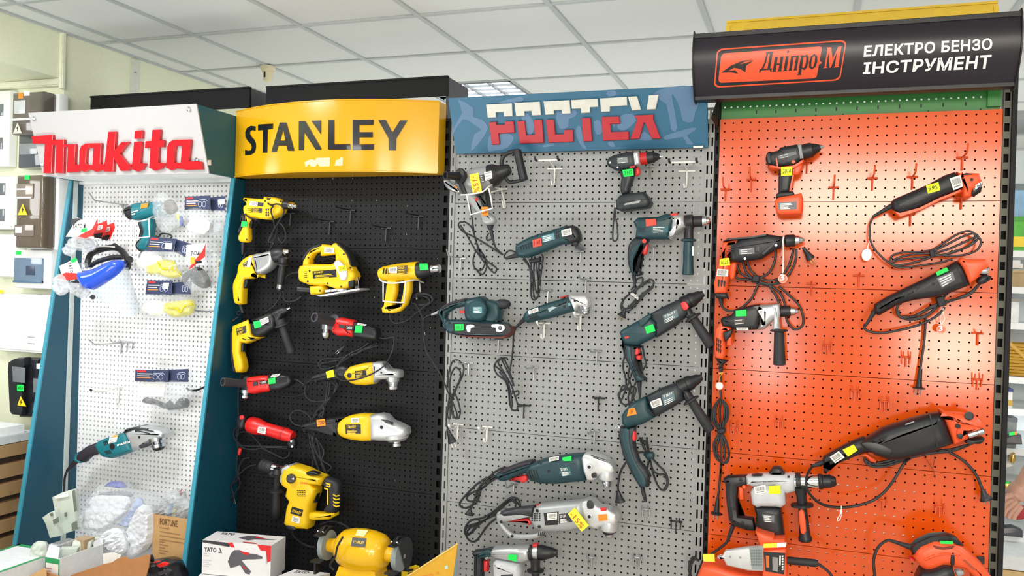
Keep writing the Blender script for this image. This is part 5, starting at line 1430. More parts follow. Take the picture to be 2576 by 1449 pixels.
A(t, 'rear_block', TEALD, S([(400,228),(480,238),(512,262),(512,385),(405,385)],-.09,.06,.014))
cv = W((336,300),-.142)
A(t, 'motor_cover', mat('teal_cover', '1c464e',.38), MB().lathe(cv, cv+Vector((0,-.010,0)),[(0,78*.00049),(.6,76*.00049),(1,66*.00049)], n=28))
for k in range(18):
    a = k*2*math.pi/18
    dots(t,[(336+66*math.cos(a),300+66*math.sin(a))],.0032,-.1485, INK, 'vent_hole')
plate(t,[(300,278),(370,276),(372,325),(302,328)],-.1525, m_=mat('pale_teal_plate', '5f9098'), lines=4)
A(t, 'front_knob', TEALD, Rd((420,262),(586,256),[(0,18),(.3,22),(.45,36),(.7,38),(.9,28),(1,10)],-.095))
A(t, 'knob_grip', RUBBER, Rd((505,258),(588,256),[(0,39),(.5,38),(.85,26),(1,8)],-.096))
A(t, 'trigger', REDB, S([(204,308),(255,300),(260,326),(212,328)],-.09,.03,.005,1))
A(t, 'belt_bay', BLACK, S([(150,402),(300,400),(565,406),(588,440),(590,470),(555,492),(200,484),(158,470)],-.129,.004,.001,1))
BK = mat('white_bracket', 'dfe2e4',.4)
A(t, 'bracket', BK, S([(255,416),(306,414),(312,430),(286,440),(282,466),(258,466)],-.133,.006,.002))
A(t, 'bracket', BK, S([(445,410),(525,412),(545,440),(520,468),(480,466),(474,436),(448,434)],-.133,.006,.002))
dots(t,[(508,438)],.008,-.1355, DGREY, 'roller_axle')
dots(t,[(508,438)],.004,-.137, STEEL, 'axle_bolt')
A(t, 'spring_rod', STEEL, MB().tube([(300,436,-.134),(380,440,-.134),(450,440,-.134)],.0016, sm=1).tube([(230,484,-.134),(350,487,-.134),(470,484,-.134)],.0016, sm=1))
A(t, 'sanding_belt', mat('red_brown_abrasive', '6b3a36',.95, bump=.4, scale=800), S([(225,488),(400,497),(545,498),(588,470),(590,425),(602,450),(598,482),(562,514),(390,512),(232,500)],-.09,.07,.003,1))
sticker(t,[(162,409),(230,407),(232,456),(165,460)],-.1335, txt='1015')
dots(t,[(72,298),(120,398),(142,470),(480,385),(345,212)],.005,-.1285)
A(t, 'strain_relief', GREYP, Rd((48,314),(-14,338),[(0,13),(1,7)],-.085))
cord(t,[(-10,338,-.085),(-52,350,-.08),(-78,390,-.075),(-70,520,-.07),(-50,620,-.07),(0,700,-.065),(60,800,-.06),(110,920,-.055),(150,1010,-.05),(180,1090,-.05),(172,1122,-.05),(150,1090,-.05),(142,1000,-.05),(175,900,-.05),(222,800,-.05),(230,730,-.05),(190,685,-.05),(150,690,-.05),(122,760,-.05),(112,860,-.05),(140,960,-.05)],
     [(150,940),(125,1000),(108,1080),(112,1120),(130,1118),(132,1040),(145,950),(200,830),(205,770),(170,738),(140,780),(125,850),(125,930),(112,1020),(100,1080),(100,1160),(112,1215)],
     [(150,900),(190,1000),(205,1080),(185,1125),(150,1105),(125,1010),(118,920)], y=-.05)
plug(t,(108,1205),(148,1312),34,-.05, pl=.5, pm=PAPER)
t = T('angle_grinder', 'slim teal angle grinder with polished head in the middle of the grey stand', 'angle grinder',(900,330))
A(t, 'body', TEALD, S([(690,380),(690,338),(720,300),(880,245),(1040,198),(1058,222),(1078,310),(900,362),(720,402)],-.08,.055,.022,1))
A(t, 'gear_head', mat('polished_aluminium', ''), S([(1035,208),(1045,175),(1062,185),(1165,188),(1188,212),(1196,262),(1190,292),(1110,272),(1082,312)],-.08,.055,.014,1))
A(t, 'spindle', STEEL, Rd((1150,265),(1166,338),[(0,46),(.4,48),(.45,42),(.6,44),(.65,32),(.85,30),(1,18)],-.082, n=18))
A(t, 'switch', REDB, S([(960,212),(975,200),(1022,188),(1020,200)],-.085,.03,.004,1))
barcode(t,[(720,308),(795,281),(800,310),(726,336)],-.1085,27)
MB().slab([(870,292),(905,275),(940,280),(905,300),(880,318)],-.1082,.001,0).obj('worn_print', mat('pale_worn_print', '9fb0b4',.6), t, smooth=0)
dots(t,[(1075,232),(995,275)],.005,-.1085)
bars(t,[[(1022,250),(1040,246),(1044,268),(1026,272)]],-.1085, mat('pale_teal_plate', '5f9098'), 'square_badge')
bars(t,[[(720+14*i,350-4*i),(726+14*i,348-4*i),(745+14*i,378-4*i),(739+14*i,380-4*i)] for i in range(5)],-.1082)
A(t, 'strain_relief', RUBBER, Rd((695,370),(622,440),[(0,20),(.3,14),(1,9)],-.075))
cord(t,[(640,415),(612,480),(604,600),(592,700),(580,765)],[(560,670),(520,662),(480,695),(462,735),(485,790),(545,840),(572,920),(580,1010),(600,1058),(630,1062),(642,1030),(622,960),(590,870),(540,780),(500,720),(495,690),(530,672),(560,720),(590,800),(612,878)],
     [(470,730),(510,760),(560,830),(590,950),(600,1030),(585,1020),(575,940),(550,840),(500,770)],[(520,680),(570,780),(605,860),(612,880)],[(590,940),(640,915),(648,940),(615,960)], y=-.05)
def rot(label, rear, mid, nk0, nk1, extra_y):
    t = T('rotary_hammer', label, 'rotary hammer', mid[0],-.09)
    A(t, 'rear_body', TEALD, S(rear,-.09,.07,.02,1))
    A(t, 'front_housing', TEALK, S(mid,-.09,.072,.022,1))
    A(t, 'chuck', BLACK, Rd(nk0, nk1,[(0,60),(.35,54),(.38,58),(.55,54),(.6,46),(.85,36),(.9,28),(1,22)],-.09, n=20))
    return t
t = rot('teal rotary hammer with red button and green sticker, upper of the two',[(1420,470),(1440,448),(1640,338),(1705,390),(1702,502),(1560,572),(1460,562),(1432,500)],
        [(1630,342),(1760,270),(1880,215),(1925,250),(1950,330),(1850,420),(1700,512),(1690,400)],(1895,260),(2052,176),0)
A(t, 'release_button', REDB, S([(1878,252),(1915,238),(1942,282),(1905,306)],-.126,.008,.003))
plate(t,[(1742,342),(1850,295),(1862,352),(1758,405)],-.1268, m_=mat('slate_plate', '5a7078',.5), txt='D 26-32 P', lines=3, area_=(.12,.08,.85,.35))
A(t, 'handle', TEALK, S([(1432,500),(1460,555),(1545,568),(1600,575),(1560,600),(1545,690),(1572,780),(1622,818),(1625,832),(1545,852),(1500,745),(1450,645)],-.09,.046,.014,1))
A(t, 'handle_inlay', TEALD, S([(1470,575),(1510,580),(1520,680),(1560,790),(1610,822),(1560,838),(1515,745),(1478,650)],-.091,.05,.006))
A(t, 'trigger', REDB, S([(1532,592),(1562,588),(1568,630),(1538,640)],-.091,.04,.004))
A(t, 'trigger', REDB, S([(1548,648),(1580,645),(1578,680),(1552,672)],-.091,.04,.004))
A(t, 'red_switch', REDB, S([(1454,502),(1490,500),(1482,516),(1456,522)],-.124,.006,.002,1))
sticker(t,[(1605,430),(1668,408),(1688,460),(1622,482)],-.1268)
A(t, 'top_rail', TEALD, S([(1560,390),(1630,335),(1660,350),(1590,430)],-.124,.02,.006))
A(t, 'side_handle', RUBBER, Rd((1955,335),(2112,578),[(0,32),(.05,36),(.08,66),(.13,66),(.15,34),(.5,38),(.95,40),(1,32)],-.1, n=20))
A(t, 'handle_clamp', BLACK, S([(1900,290),(1945,280),(1975,330),(1968,370),(1925,360)],-.09,.05,.012))
A(t, 'strain_relief', RUBBER, Rd((1565,845),(1570,955),[(0,20),(.3,16),(1,9)],-.08))
cord(t,[(1570,950),(1560,1000),(1530,990),(1500,930),(1445,875),(1420,920),(1415,980),(1450,1020),(1500,1000),(1540,900),(1500,890),(1470,910)],
     [(1452,655),(1440,730),(1462,830),(1460,900),(1440,960),(1420,1010)],[(1500,700),(1480,800),(1500,880),(1480,960),(1490,1030)],[(1590,580),(1602,650),(1612,720),(1560,800),(1530,870),(1510,960),(1505,1040)],
     [(1480,640),(1520,720),(1500,800),(1470,880),(1405,940),(1430,990)],[(1560,590),(1580,640),(1560,720)], y=-.055)
t = rot('teal rotary hammer with orange sticker and white barcode, lower of the two',[(1435,1100),(1460,1060),(1520,1000),(1625,948),(1645,1030),(1692,1112),(1600,1162),(1480,1192),(1440,1162)],
        [(1622,950),(1740,888),(1850,850),(1895,890),(1912,980),(1820,1042),(1690,1112),(1650,1030)],(1868,892),(2040,810),0)
plate(t,[(1735,948),(1825,915),(1838,985),(1752,1030)],-.1268, m_=mat('slate_plate', '5a7078',.5), txt='D 26-9 P', lines=3, area_=(.12,.06,.85,.3))
barcode(t,[(1645,1000),(1724,968),(1740,1022),(1662,1048)],-.1268,33)
sticker(t,[(1470,1110),(1485,1050),(1530,1042),(1546,1092)],-.1268, ORST, '3065', tin=(.2,.3))
bars(t,[[(1625+8*i,1050+14*i),(1665+8*i,1075+14*i),(1667+8*i,1080+14*i),(1625+8*i,1056+14*i)] for i in range(3)],-.126)
A(t, 'handle', TEALK, S([(1428,1180),(1470,1190),(1545,1180),(1532,1260),(1540,1340),(1570,1440),(1620,1500),(1650,1548),(1640,1640),(1575,1645),(1510,1540),(1445,1400),(1410,1250)],-.09,.048,.014,1))
A(t, 'handle_inlay', TEALD, S([(1448,1200),(1500,1200),(1505,1300),(1545,1440),(1620,1560),(1625,1625),(1585,1632),(1530,1540),(1475,1400),(1440,1280)],-.091,.052,.006))
A(t, 'trigger', REDB, S([(1494,1206),(1530,1198),(1546,1280),(1514,1288)],-.091,.04,.005))
dots(t,[(1398,1192)],.008,-.11, STEEL, 'hook_tip')
A(t, 'side_handle', RUBBER, Rd((1940,960),(2108,1222),[(0,32),(.06,36),(.09,66),(.13,66),(.15,34),(.5,38),(.95,40),(1,32)],-.1, n=20))
A(t, 'handle_clamp', BLACK, S([(1895,915),(1935,905),(1968,950),(1955,1000),(1915,985)],-.09,.05,.012))
C(9)
A(t, 'strain_relief', RUBBER, Rd((1800,235),(1886,572),[(0,32),(.1,26),(.4,18),(.6,14),(.8,20),(1,12)],-.08))
cord(t,[(1850,0),(1885,120),(1920,190),(1950,290),(2000,330),(2050,335),(2078,400),(2040,470),(1995,430),(1955,330),(1925,200),(1905,100),(1895,0)],[(1880,30),(1930,160),(1990,240),(2050,300),(2080,370),(2075,440),(2045,475)],
     [(1920,170),(1870,135),(1800,145),(1725,205),(1665,300),(1640,430),(1648,510)],[(1900,40),(1915,150),(1905,250),(1880,350),(1870,440),(1885,560)],[(1830,0),(1870,100),(1915,150)], y=-.055, r=.0038)
A(t, 'cord_tie', TEALD, S([(1880,140),(1950,130),(1962,180),(1900,195)],-.055,.03,.008))
plug(t,(1640,480),(1660,580),46,-.055, pl=.35, sp=.4)
t = T('angle_grinder', 'large teal angle grinder with silver head and green sticker, above the silver discounted one', 'angle grinder',(1150,300),-.09)
A(t, 'handle', TEALD, S([(560,330),(620,290),(760,232),(890,200),(900,290),(800,322),(690,372),(600,382)],-.085,.055,.02))
A(t, 'grip', mat('dark_violet_rubber', '2c2630'), S([(600,295),(760,226),(890,198),(880,235),(760,268),(650,312)],-.086,.058,.01))
A(t, 'body', TEALD, S([(820,290),(880,222),(1010,180),(1230,145),(1342,138),(1362,260),(1366,376),(1100,406),(960,402),(870,375)],-.09,.08,.026,1))
A(t, 'trigger', REDB, S([(690,365),(740,350),(830,330),(846,352),(838,385),(800,402),(770,375),(700,382)],-.085,.03,.006,1))
A(t, 'gear_head', mat('polished_aluminium', 'dcddde',.36,.65), S([(1330,172),(1350,140),(1390,130),(1445,142),(1560,190),(1605,235),(1625,285),(1595,318),(1485,326),(1440,372),(1380,372),(1345,280)],-.09,.07,.012,1))
A(t, 'bearing_flange', ALU, Rd((1542,295),(1540,382),[(0,72),(.5,78),(.85,74),(1,52)],-.1, n=24))
A(t, 'spindle', STEEL, Rd((1540,375),(1540,442),[(0,34),(.3,42),(.5,42),(.55,34),(.75,36),(1,26)],-.09, n=18))
bars(t,[[(1400,155),(1545,205),(1545,210),(1400,165)],[(1420,175),(1555,222),(1555,226),(1420,183)]],-.128, DGREY, 'head_groove')
dots(t,[(1384,265)],.012,-.128, ALU, 'handle_boss')
dots(t,[(1384,265)],.006,-.1295, INK)
A(t, 'side_boss', BLACK, S([(1405,325),(1440,315),(1452,350),(1415,360)],-.128,.01,.003))
barcode(t,[(1025,182),(1115,166),(1114,200),(1026,216)],-.131,37)
sticker(t,[(1145,180),(1226,165),(1226,210),(1160,212),(1146,200)],-.131)
plate(t,[(1118,266),(1214,262),(1232,335),(1138,346)],-.1308, m_=mat('teal_print_plate', '2a5a62'), txt='23-230 S', lines=4)
bars(t,[[(835+24*i,292),(845+24*i,292),(870+24*i,375),(858+24*i,375)] for i in range(4)],-.1305)
dots(t,[(938,220),(1024,300)],.005,-.1305)
cord(t,[(570,335),(480,360),(395,410),(310,490),(250,560),(234,595),(250,620),(300,626),(350,600),(398,560),(402,510),(380,520)],[(620,285),(540,350),(460,400),(400,460),(370,540),(340,620),(322,650)],
     [(770,400),(690,375),(600,355),(520,385),(430,455),(330,500),(296,540),(320,568),(370,560),(410,500),(430,440)],[(750,300),(640,270),(560,300),(480,370),(420,430),(385,500)],[(680,330),(600,340),(500,400),(400,480)], y=-.055, r=.0042)
plug(t,(325,640),(318,690),42,-.055, pl=.3)
t = T('angle_grinder', 'silver angle grinder with loop handle and yellow minus fifteen percent card', 'angle grinder',(1150,700),-.09)
A(t, 'body', GRP, S([(895,690),(905,620),(960,585),(1280,555),(1345,545),(1355,700),(1375,782),(1200,822),(1010,832),(915,792),(865,705)],-.09,.085,.026,1))
A(t, 'upper_handle', DGREY, S([(598,665),(640,640),(760,618),(902,604),(896,700),(800,690),(640,702)],-.086,.05,.014,1))
lp = MB().tube([(610,672,-.086),(585,690,-.086),(592,750,-.086),(630,810,-.086),(690,866,-.086),(740,880,-.086),(880,880,-.086),(950,860,-.086),(985,810,-.086)],.0105, n=12)
lp.slab([(572,680),(620,658),(790,650),(880,695),(700,738),(640,745),(590,750)],-.086,.045,.012,1)
A(t, 'loop_handle', GRP, lp)
A(t, 'trigger', REDB, S([(658,738),(740,728),(840,718),(882,742),(870,770),(848,776),(838,745),(700,748)],-.086,.03,.005,1))
A(t, 'gear_head', mat('polished_aluminium', ''), S([(1325,590),(1340,548),(1385,535),(1425,548),(1480,600),(1560,612),(1632,662),(1650,715),(1628,765),(1492,778),(1470,800),(1380,772),(1340,690)],-.09,.076,.013,1))
A(t, 'head_window', DGREY, S([(1365,570),(1400,560),(1430,600),(1420,630),(1370,632)],-.13,.006,.002))
A(t, 'bearing_flange', ALU, Rd((1562,745),(1556,835),[(0,74),(.5,80),(.85,76),(1,55)],-.1, n=24))
A(t, 'spindle_collar', BLACK, Rd((1558,826),(1564,860),[(0,56),(.6,54),(1,40)],-.09))
A(t, 'spindle', STEEL, Rd((1562,855),(1566,892),[(0,40),(.5,40),(1,28)],-.09))
A(t, 'release_button', REDB, S([(1480,628),(1536,620),(1536,652),(1490,656)],-.131,.008,.002,1))
A(t, 'top_switch', REDB, S([(920,596),(965,588),(962,600),(922,604)],-.09,.03,.003,1))
plate(t,[(980,672),(1112,660),(1106,776),(992,782)],-.1332, m_=BLACK)
barcode(t,[(1010,676),(1100,667),(1098,730),(1014,738)],-.1346,41)
plate(t,[(1118,682),(1192,674),(1236,752),(1114,765)],-.1332, m_=DGREY, txt='23-230', lines=4)
sticker(t,[(1462,690),(1540,682),(1546,736),(1468,746)],-.132, ORST)
bars(t,[[(872+22*(i % 4),672+20*(i//4)),(884+22*(i % 4),671+20*(i//4)),(884+22*(i % 4),684+20*(i//4)),(872+22*(i % 4),685+20*(i//4))] for i in range(16)]+[[(935+16*i,840),(943+16*i,838),(935+16*i,875),(927+16*i,876)] for i in range(4)],-.133)
dots(t,[(1384,706)],.012,-.131, ALU, 'handle_boss')
dots(t,[(1384,706),(922,652),(940,795),(700,878),(602,752)],.006,-.1335)
tg = A(t, 'discount_card', YTAG, MB().slab([(1195,682),(1256,622),(1382,785),(1316,838)],-.142,.0012,0), smooth=0)
writing('-15%',[(1240,655),(1345,785),(1310,815),(1210,688)],-.143, mat('red_brown_ink', 'b5442a'), tg, bold=0, lift=.0004)
cord(t,[(770,610),(765,570),(735,540),(680,542),(600,605),(520,670),(430,718),(340,735),(290,790),(280,850),(305,868),(355,830),(420,760),(500,710),(565,690)],[(760,600),(720,560),(670,570),(590,640),(500,710),(400,760),(310,790),(280,830)],
     [(590,700),(500,765),(440,840),(395,905),(355,928),(312,908),(292,860),(330,800),(420,750)],[(740,600),(690,560),(600,625),(480,720),(380,790),(330,850),(290,860)], y=-.055, r=.0042)
t = T('rotary_hammer', 'silver rotary hammer with black cone chuck at the bottom of the grey stand', 'rotary hammer',(700,1100),-.1)
A(t, 'body', mat('silver_paint', 'c4c6c8'), S([(522,1000),(548,968),(700,962),(865,958),(872,1082),(800,1102),(560,1062),(525,1045)],-.1,.07,.02,1))
A(t, 'motor', mat('pale_grey_plastic', 'c6c8cc'), S([(553,1092),(575,1074),(640,1082),(780,1110),(798,1180),(795,1330),(700,1360),(565,1350)],-.1,.09,.022,1))
A(t, 'motor_plate', DGREY, S([(600,1222),(705,1216),(708,1300),(602,1300)],-.146,.004,.001,1))
A(t, 'rear_handle', TEALK, S([(353,1022),(372,1000),(445,990),(530,984),(526,1050),(440,1062),(450,1150),(440,1330),(372,1330),(370,1150),(372,1052)],-.1,.05,.016,1))
A(t, 'handle_inlay', TEALD, S([(470,992),(528,986),(524,1046),(440,1058),(400,1040)],-.101,.054,.008))
A(t, 'trigger', REDB, S([(455,1088),(490,1088),(490,1186),(456,1186)],-.1,.03,.006,1))
dots(t,[(470,1072)],.006,-.125, STEEL, 'bolt')
A(t, 'ring', BLACK, Rd((862,1028),(895,1027),[(0,72),(1,70)],-.1, n=24))
A(t, 'front_tube', mat('polished_aluminium', ''), Rd((892,1027),(945,1025),[(0,60),(1,64)],-.1, n=24))
A(t, 'chuck', BLACK, Rd((938,1025),(1098,1024),[(0,66),(.2,68),(.5,54),(.8,42),(.85,34),(1,28)],-.1, n=24))
A(t, 'red_lever', REDB, S([(885,946),(930,940),(930,962),(888,966)],-.1,.03,.004,1))
A(t, 'side_handle', BLACK, Rd((905,1080),(912,1380),[(0,46),(.2,42),(.3,46),(.33,76),(.37,76),(.4,36),(1,36)],-.12, n=20))
sticker(t,[(665,1052),(672,1036),(742,1044),(738,1106),(666,1086)],-.1475)
bars(t,[[(755,1000),(840,992),(842,1010),(758,1016)]],-.1355, mat('pale_grey_plastic', ''), 'raised_rib',.006)
# ================================================================ tools on the orange stand
BLKT = mat('black_tool_plastic', '1c1d22',.42, bump=.12, scale=300)
C(11)
t = T('cordless_drill', 'black cordless drill with orange battery and yellow sticker', 'drill',(610,330),-.08)
A(t, 'body', BLKT, S([(468,192),(480,165),(545,150),(558,132),(660,112),(692,128),(702,205),(642,246),(560,257),(490,242),(470,222)],-.085,.058,.016,1))
A(t, 'lower_trim', ORA, S([(480,235),(560,255),(642,246),(702,205),(708,215),(690,236),(640,262),(560,270),(500,262)],-.083,.05,.008,1))
bars(t,[[(528,196),(536,194),(546,258),(538,260)]],-.1155, ORA, 'orange_strip')
A(t, 'rear_cap', BLKT, S([(466,195),(478,165),(500,160),(512,240),(488,244),(470,224)],-.086,.062,.014))
A(t, 'gear_ring', GREYP, S([(664,116),(690,112),(704,200),(680,208)],-.085,.062,.008,1))
A(t, 'chuck', BLKT, Rd((690,160),(808,126),[(0,46),(.2,49),(.55,46),(.6,40),(.85,28),(1,18)],-.085))
A(t, 'chuck_tip', STEEL, Rd((805,127),(834,122),[(0,14),(1,6)],-.085))
A(t, 'handle', BLKT, S([(548,256),(642,248),(635,320),(620,412),(545,424),(546,340)],-.085,.042,.014,1))
A(t, 'handle_trim', ORA, S([(640,252),(654,262),(640,330),(622,414),(612,414),(628,320)],-.084,.034,.006,1))
A(t, 'trigger', ORA, S([(640,242),(695,236),(690,272),(672,298),(638,300)],-.085,.03,.008))
A(t, 'battery', ORA, S([(523,470),(545,446),(690,420),(702,455),(698,530),(690,552),(560,557),(537,546),(525,505)],-.085,.08,.014,1))
A(t, 'battery_latch', BLKT, S([(533,428),(548,414),(640,408),(652,436),(545,452),(530,450)],-.085,.07,.008,1))
plate(t,[(543,474),(660,466),(660,515),(546,519)],-.1262, m_=mat('grey_print_plate', '6a6d74',.5), lines=5)
plate(t,[(545,180),(655,150),(660,172),(548,200)],-.1152, m_=mat('grey_print_plate', ''), lines=2)
sticker(t,[(562,250),(633,247),(631,303),(562,306)],-.1165, YELST, '2014')
dots(t,[(640,218)],.006,-.115, ORA, 'lock_button')
t = T('angle_grinder', 'slim black angle grinder with orange head and yellow sticker, topmost right', 'angle grinder',(1500,430),-.085)
A(t, 'body', BLKT, S([(1253,472),(1272,452),(1400,398),(1490,358),(1585,305),(1652,283),(1705,382),(1640,412),(1560,442),(1430,508),(1310,548),(1262,524)],-.085,.055,.022,1))
A(t, 'body_trim', ORA, S([(1262,524),(1310,548),(1430,508),(1560,442),(1640,412),(1705,382),(1700,408),(1560,462),(1430,525),(1300,560)],-.082,.04,.008,1))
A(t, 'gear_head', ORA, S([(1665,298),(1660,285),(1690,300),(1720,292),(1800,296),(1815,345),(1790,372),(1756,400),(1750,442),(1702,444),(1698,385)],-.085,.06,.012,1))
A(t, 'spindle', STEEL, Rd((1775,345),(1790,400),[(0,44),(.5,44),(.55,36),(1,34)],-.09))
A(t, 'guard_collar', BLKT, Rd((1776,398),(1796,422),[(0,46),(.4,48),(.6,36),(1,26)],-.09))
A(t, 'release_knob', BLKT, S([(1700,300),(1720,290),(1758,296),(1755,304),(1710,308)],-.1,.03,.004,1))
sticker(t,[(1473,366),(1551,345),(1563,396),(1486,419)],-.1138, YELST, '995')
barcode(t,[(1622,322),(1690,300),(1706,372),(1645,397)],-.1165,47)
dots(t,[(1330,500),(1760,330)],.005,-.1145)
A(t, 'strain_relief', RUBBER, Rd((1262,492),(1140,562),[(0,17),(.4,13),(1,8)],-.08))
cord(t,[(1145,558),(1125,600),(1118,680),(1140,750),(1190,810),(1245,855),(1310,882),(1450,868),(1560,850),(1640,830)],
     [(1242,850),(1265,805),(1340,785),(1440,782),(1520,768),(1600,718),(1680,668),(1745,652),(1782,680),(1760,730),(1680,775),(1560,805),(1420,822),(1300,835),(1262,855),(1300,868),(1400,850),(1500,820)],
     [(1500,795),(1600,770),(1700,730),(1790,690),(1818,722),(1790,775),(1700,805),(1600,808),(1500,795),(1400,798),(1300,820),(1258,845)],[(1520,780),(1620,730),(1720,680),(1780,670),(1800,700),(1740,750),(1620,790)], y=-.055)
MB().slab([(1490,775),(1520,770),(1530,815),(1500,822)],-.055,.03,.006).obj('cord_tie', RUBBER, t)
tg = A(t, 'hang_tag', mat('white_tag', 'dfe2e4',.3), S([(1068,800),(1080,772),(1100,765),(1122,772),(1132,800),(1118,832),(1096,840),(1076,830)],-.05,.0016,0))
A(t, 'tag_string', PAPER, MB().tube([(1132,692,-.055),(1112,730,-.05),(1104,772,-.05)],.0016))
t = T('angle_grinder', 'black angle grinder with green sticker and round tag, below the slim one', 'angle grinder',(1480,1020),-.085)
A(t, 'body', BLKT, S([(1143,1152),(1148,1112),(1220,1068),(1300,1028),(1450,958),(1560,900),(1660,842),(1702,880),(1748,992),(1650,1030),(1560,1062),(1400,1085),(1300,1112),(1180,1182),(1165,1180)],-.085,.058,.022,1))
A(t, 'gear_head', ORA, S([(1670,840),(1690,820),(1720,832),(1842,830),(1862,878),(1820,905),(1790,950),(1740,984),(1702,890)],-.085,.06,.012,1))
A(t, 'spindle', STEEL, Rd((1800,895),(1862,905),[(0,30),(.3,34),(1,28)],-.09))
A(t, 'guard_knob', BLKT, S([(1790,960),(1830,930),(1880,938),(1870,962),(1830,985),(1800,985)],-.085,.04,.01))
sticker(t,[(1533,912),(1602,880),(1616,902),(1545,936)],-.1152)
plate(t,[(1540,950),(1640,908),(1656,960),(1572,1010)],-.1155, m_=mat('grey_print_plate', ''), lines=4)
dots(t,[(1200,1112),(1420,1005),(1520,985)],.005,-.115)
A(t, 'strain_relief', RUBBER, Rd((1165,1135),(1090,1252),[(0,17),(.5,12),(1,8)],-.08))
cord(t,[(1092,1235),(1086,1262),(1118,1284),(1200,1292),(1320,1272),(1430,1242),(1520,1200),(1570,1160),(1590,1130)],[(1310,1100),(1290,1140),(1298,1180),(1340,1204),(1420,1200),(1500,1165),(1560,1100),(1610,1040),(1700,985),(1790,945)],
     [(1325,1190),(1390,1190),(1470,1150),(1560,1115),(1660,1080),(1750,1040),(1810,985),(1830,965)],[(1330,1198),(1420,1180),(1520,1120),(1640,1085),(1740,1055),(1800,1000)],[(1300,1150),(1310,1190),(1380,1210),(1470,1190),(1540,1130),(1590,1060),(1640,1020)], y=-.055, r=.0042)
MB().slab([(1530,1070),(1580,1060),(1600,1120),(1550,1130)],-.058,.04,.008).obj('cord_tie', RUBBER, t)
tg = A(t, 'hang_tag', mat('orange_tag', 'f0683c',.4), MB().lathe(W((1567,1270),-.05), W((1567,1270),-.052),[(0,.0135),(1,.0135)], n=28))
A(t, 'tag_rim', PAPER, MB().path([W((1567,1270),-.0525)+Vector((.0115*math.cos(a),0,.0115*math.sin(a))) for a in [i*2*math.pi/28 for i in range(29)]],.0006,4), tg)
writing('3',[(1552,1248),(1578,1248),(1578,1282),(1552,1282)],-.0526, WHITE, tg, bold=.03, lift=.0004)
A(t, 'tag_string', PAPER, MB().tube([(1580,1135,-.06),(1578,1165,-.055),(1562,1200,-.05),(1568,1240,-.05)],.0013).tube([(1580,1135,-.06),(1580,1165,-.055),(1590,1205,-.05),(1570,1240,-.05)],.0013))
A(t, 'tag_clasp', mat('cream_plastic', ''), MB().slab([(1574,1148),(1586,1148),(1586,1172),(1574,1172)],-.056,.004,.001))
C(12)
cord(t,[(1705,290),(1700,400),(1690,500),(1672,620),(1660,720)], y=-.03, r=.004, name='hanging_cord')
A(t, 'plug_neck', BLKT, Rd((1668,660),(1655,805),[(0,14),(.6,17),(.9,22),(.95,44),(1,44)],-.03))
A(t, 'plug_pins', STEEL, Rd((1640,805),(1636,850),[(0,6),(1,5)],-.03, n=8).rod((1668,805),(1664,850),[(0,6),(1,5)],-.03, n=8))
C(11)
t = T('power_drill', 'black drill with orange handle, bundled cord and a round hanging tag', 'drill',(380,780),-.085)
A(t, 'body', BLKT, S([(240,752),(250,735),(320,700),(370,690),(480,675),(578,688),(594,718),(562,760),(500,790),(440,830),(300,852),(246,842)],-.088,.068,.02,1))
A(t, 'rear_handle', ORA, S([(200,722),(305,716),(302,745),(250,752),(222,800),(244,845),(240,920),(226,1000),(220,1042),(148,1046),(144,980),(160,900),(184,830),(190,770)],-.085,.06,.014,1))
A(t, 'handle_end', BLKT, S([(148,1040),(222,1038),(236,1070),(200,1080),(155,1072)],-.085,.055,.01,1))
A(t, 'top_grip', BLKT, S([(198,722),(232,700),(372,690),(480,673),(478,684),(370,702),(240,714)],-.088,.06,.006,1))
A(t, 'chuck', BLKT, Rd((585,716),(652,712),[(0,34),(.1,39),(.9,38),(1,33)],-.09))
A(t, 'chuck_tip', STEEL, Rd((645,712),(712,708),[(0,31),(.45,29),(.5,22),(.8,17),(.85,10),(1,6)],-.09))
A(t, 'trigger', ORA, S([(240,862),(282,850),(278,900),(268,950),(240,950)],-.085,.03,.008))
sticker(t,[(178,832),(200,824),(236,822),(242,868),(175,873)],-.1168, YELST)
sticker(t,[(177,832),(236,824),(241,868),(175,873)],-.1172, YELST, '1025')
barcode(t,[(162,890),(230,896),(227,938),(155,936)],-.1165,53)
bars(t,[[(165+18*i,955+4*i),(178+18*i,960+4*i),(172+18*i,1005),(164+18*i,1000)] for i in range(3)]+[[(222+8*i,780-14*i),(258+8*i,780-14*i),(258+8*i,786-14*i),(222+8*i,786-14*i)] for i in range(4)],-.1228)
plate(t,[(297,768),(392,756),(396,795),(298,800)],-.1232, m_=mat('grey_print_plate', ''), lines=3)
A(t, 'side_switch', DGREY, S([(398,748),(428,744),(430,782),(400,786)],-.123,.005,.002,1))
A(t, 'front_chamfer', DGREY, S([(440,790),(510,732),(524,734),(450,806)],-.1225,.004,.001,1))
dots(t,[(530,742),(335,826)],.005,-.123, STEEL)
cord(t,[(185,1076),(182,1105),(205,1142),(255,1155),(320,1130),(380,1070),(412,1000),(425,960)],[(285,862),(310,920),(390,955),(480,985),(560,975),(620,910),(652,840),(658,765)],[(345,835),(375,905),(450,958),(540,955),(600,890),(630,810),(640,760)],
     [(320,840),(350,920),(440,985),(520,985),(590,930)],[(275,900),(285,950),(360,960),(430,985),(500,1000),(560,1050),(590,1130),(598,1210),(640,1268),(690,1255),(702,1200),(672,1115),(600,1045),(545,1000)],[(490,1000),(530,1060),(560,1140),(555,1180)],[(530,770),(520,850),(480,920),(420,950)], y=-.06, r=.0042)
MB().slab([(385,930),(430,935),(425,975),(380,970)],-.062,.04,.008).obj('cord_tie', RUBBER, t)
plug(t,(700,755),(752,832),26,-.06, pl=.7, pm=mat('brass_pin', 'b9a67a'))
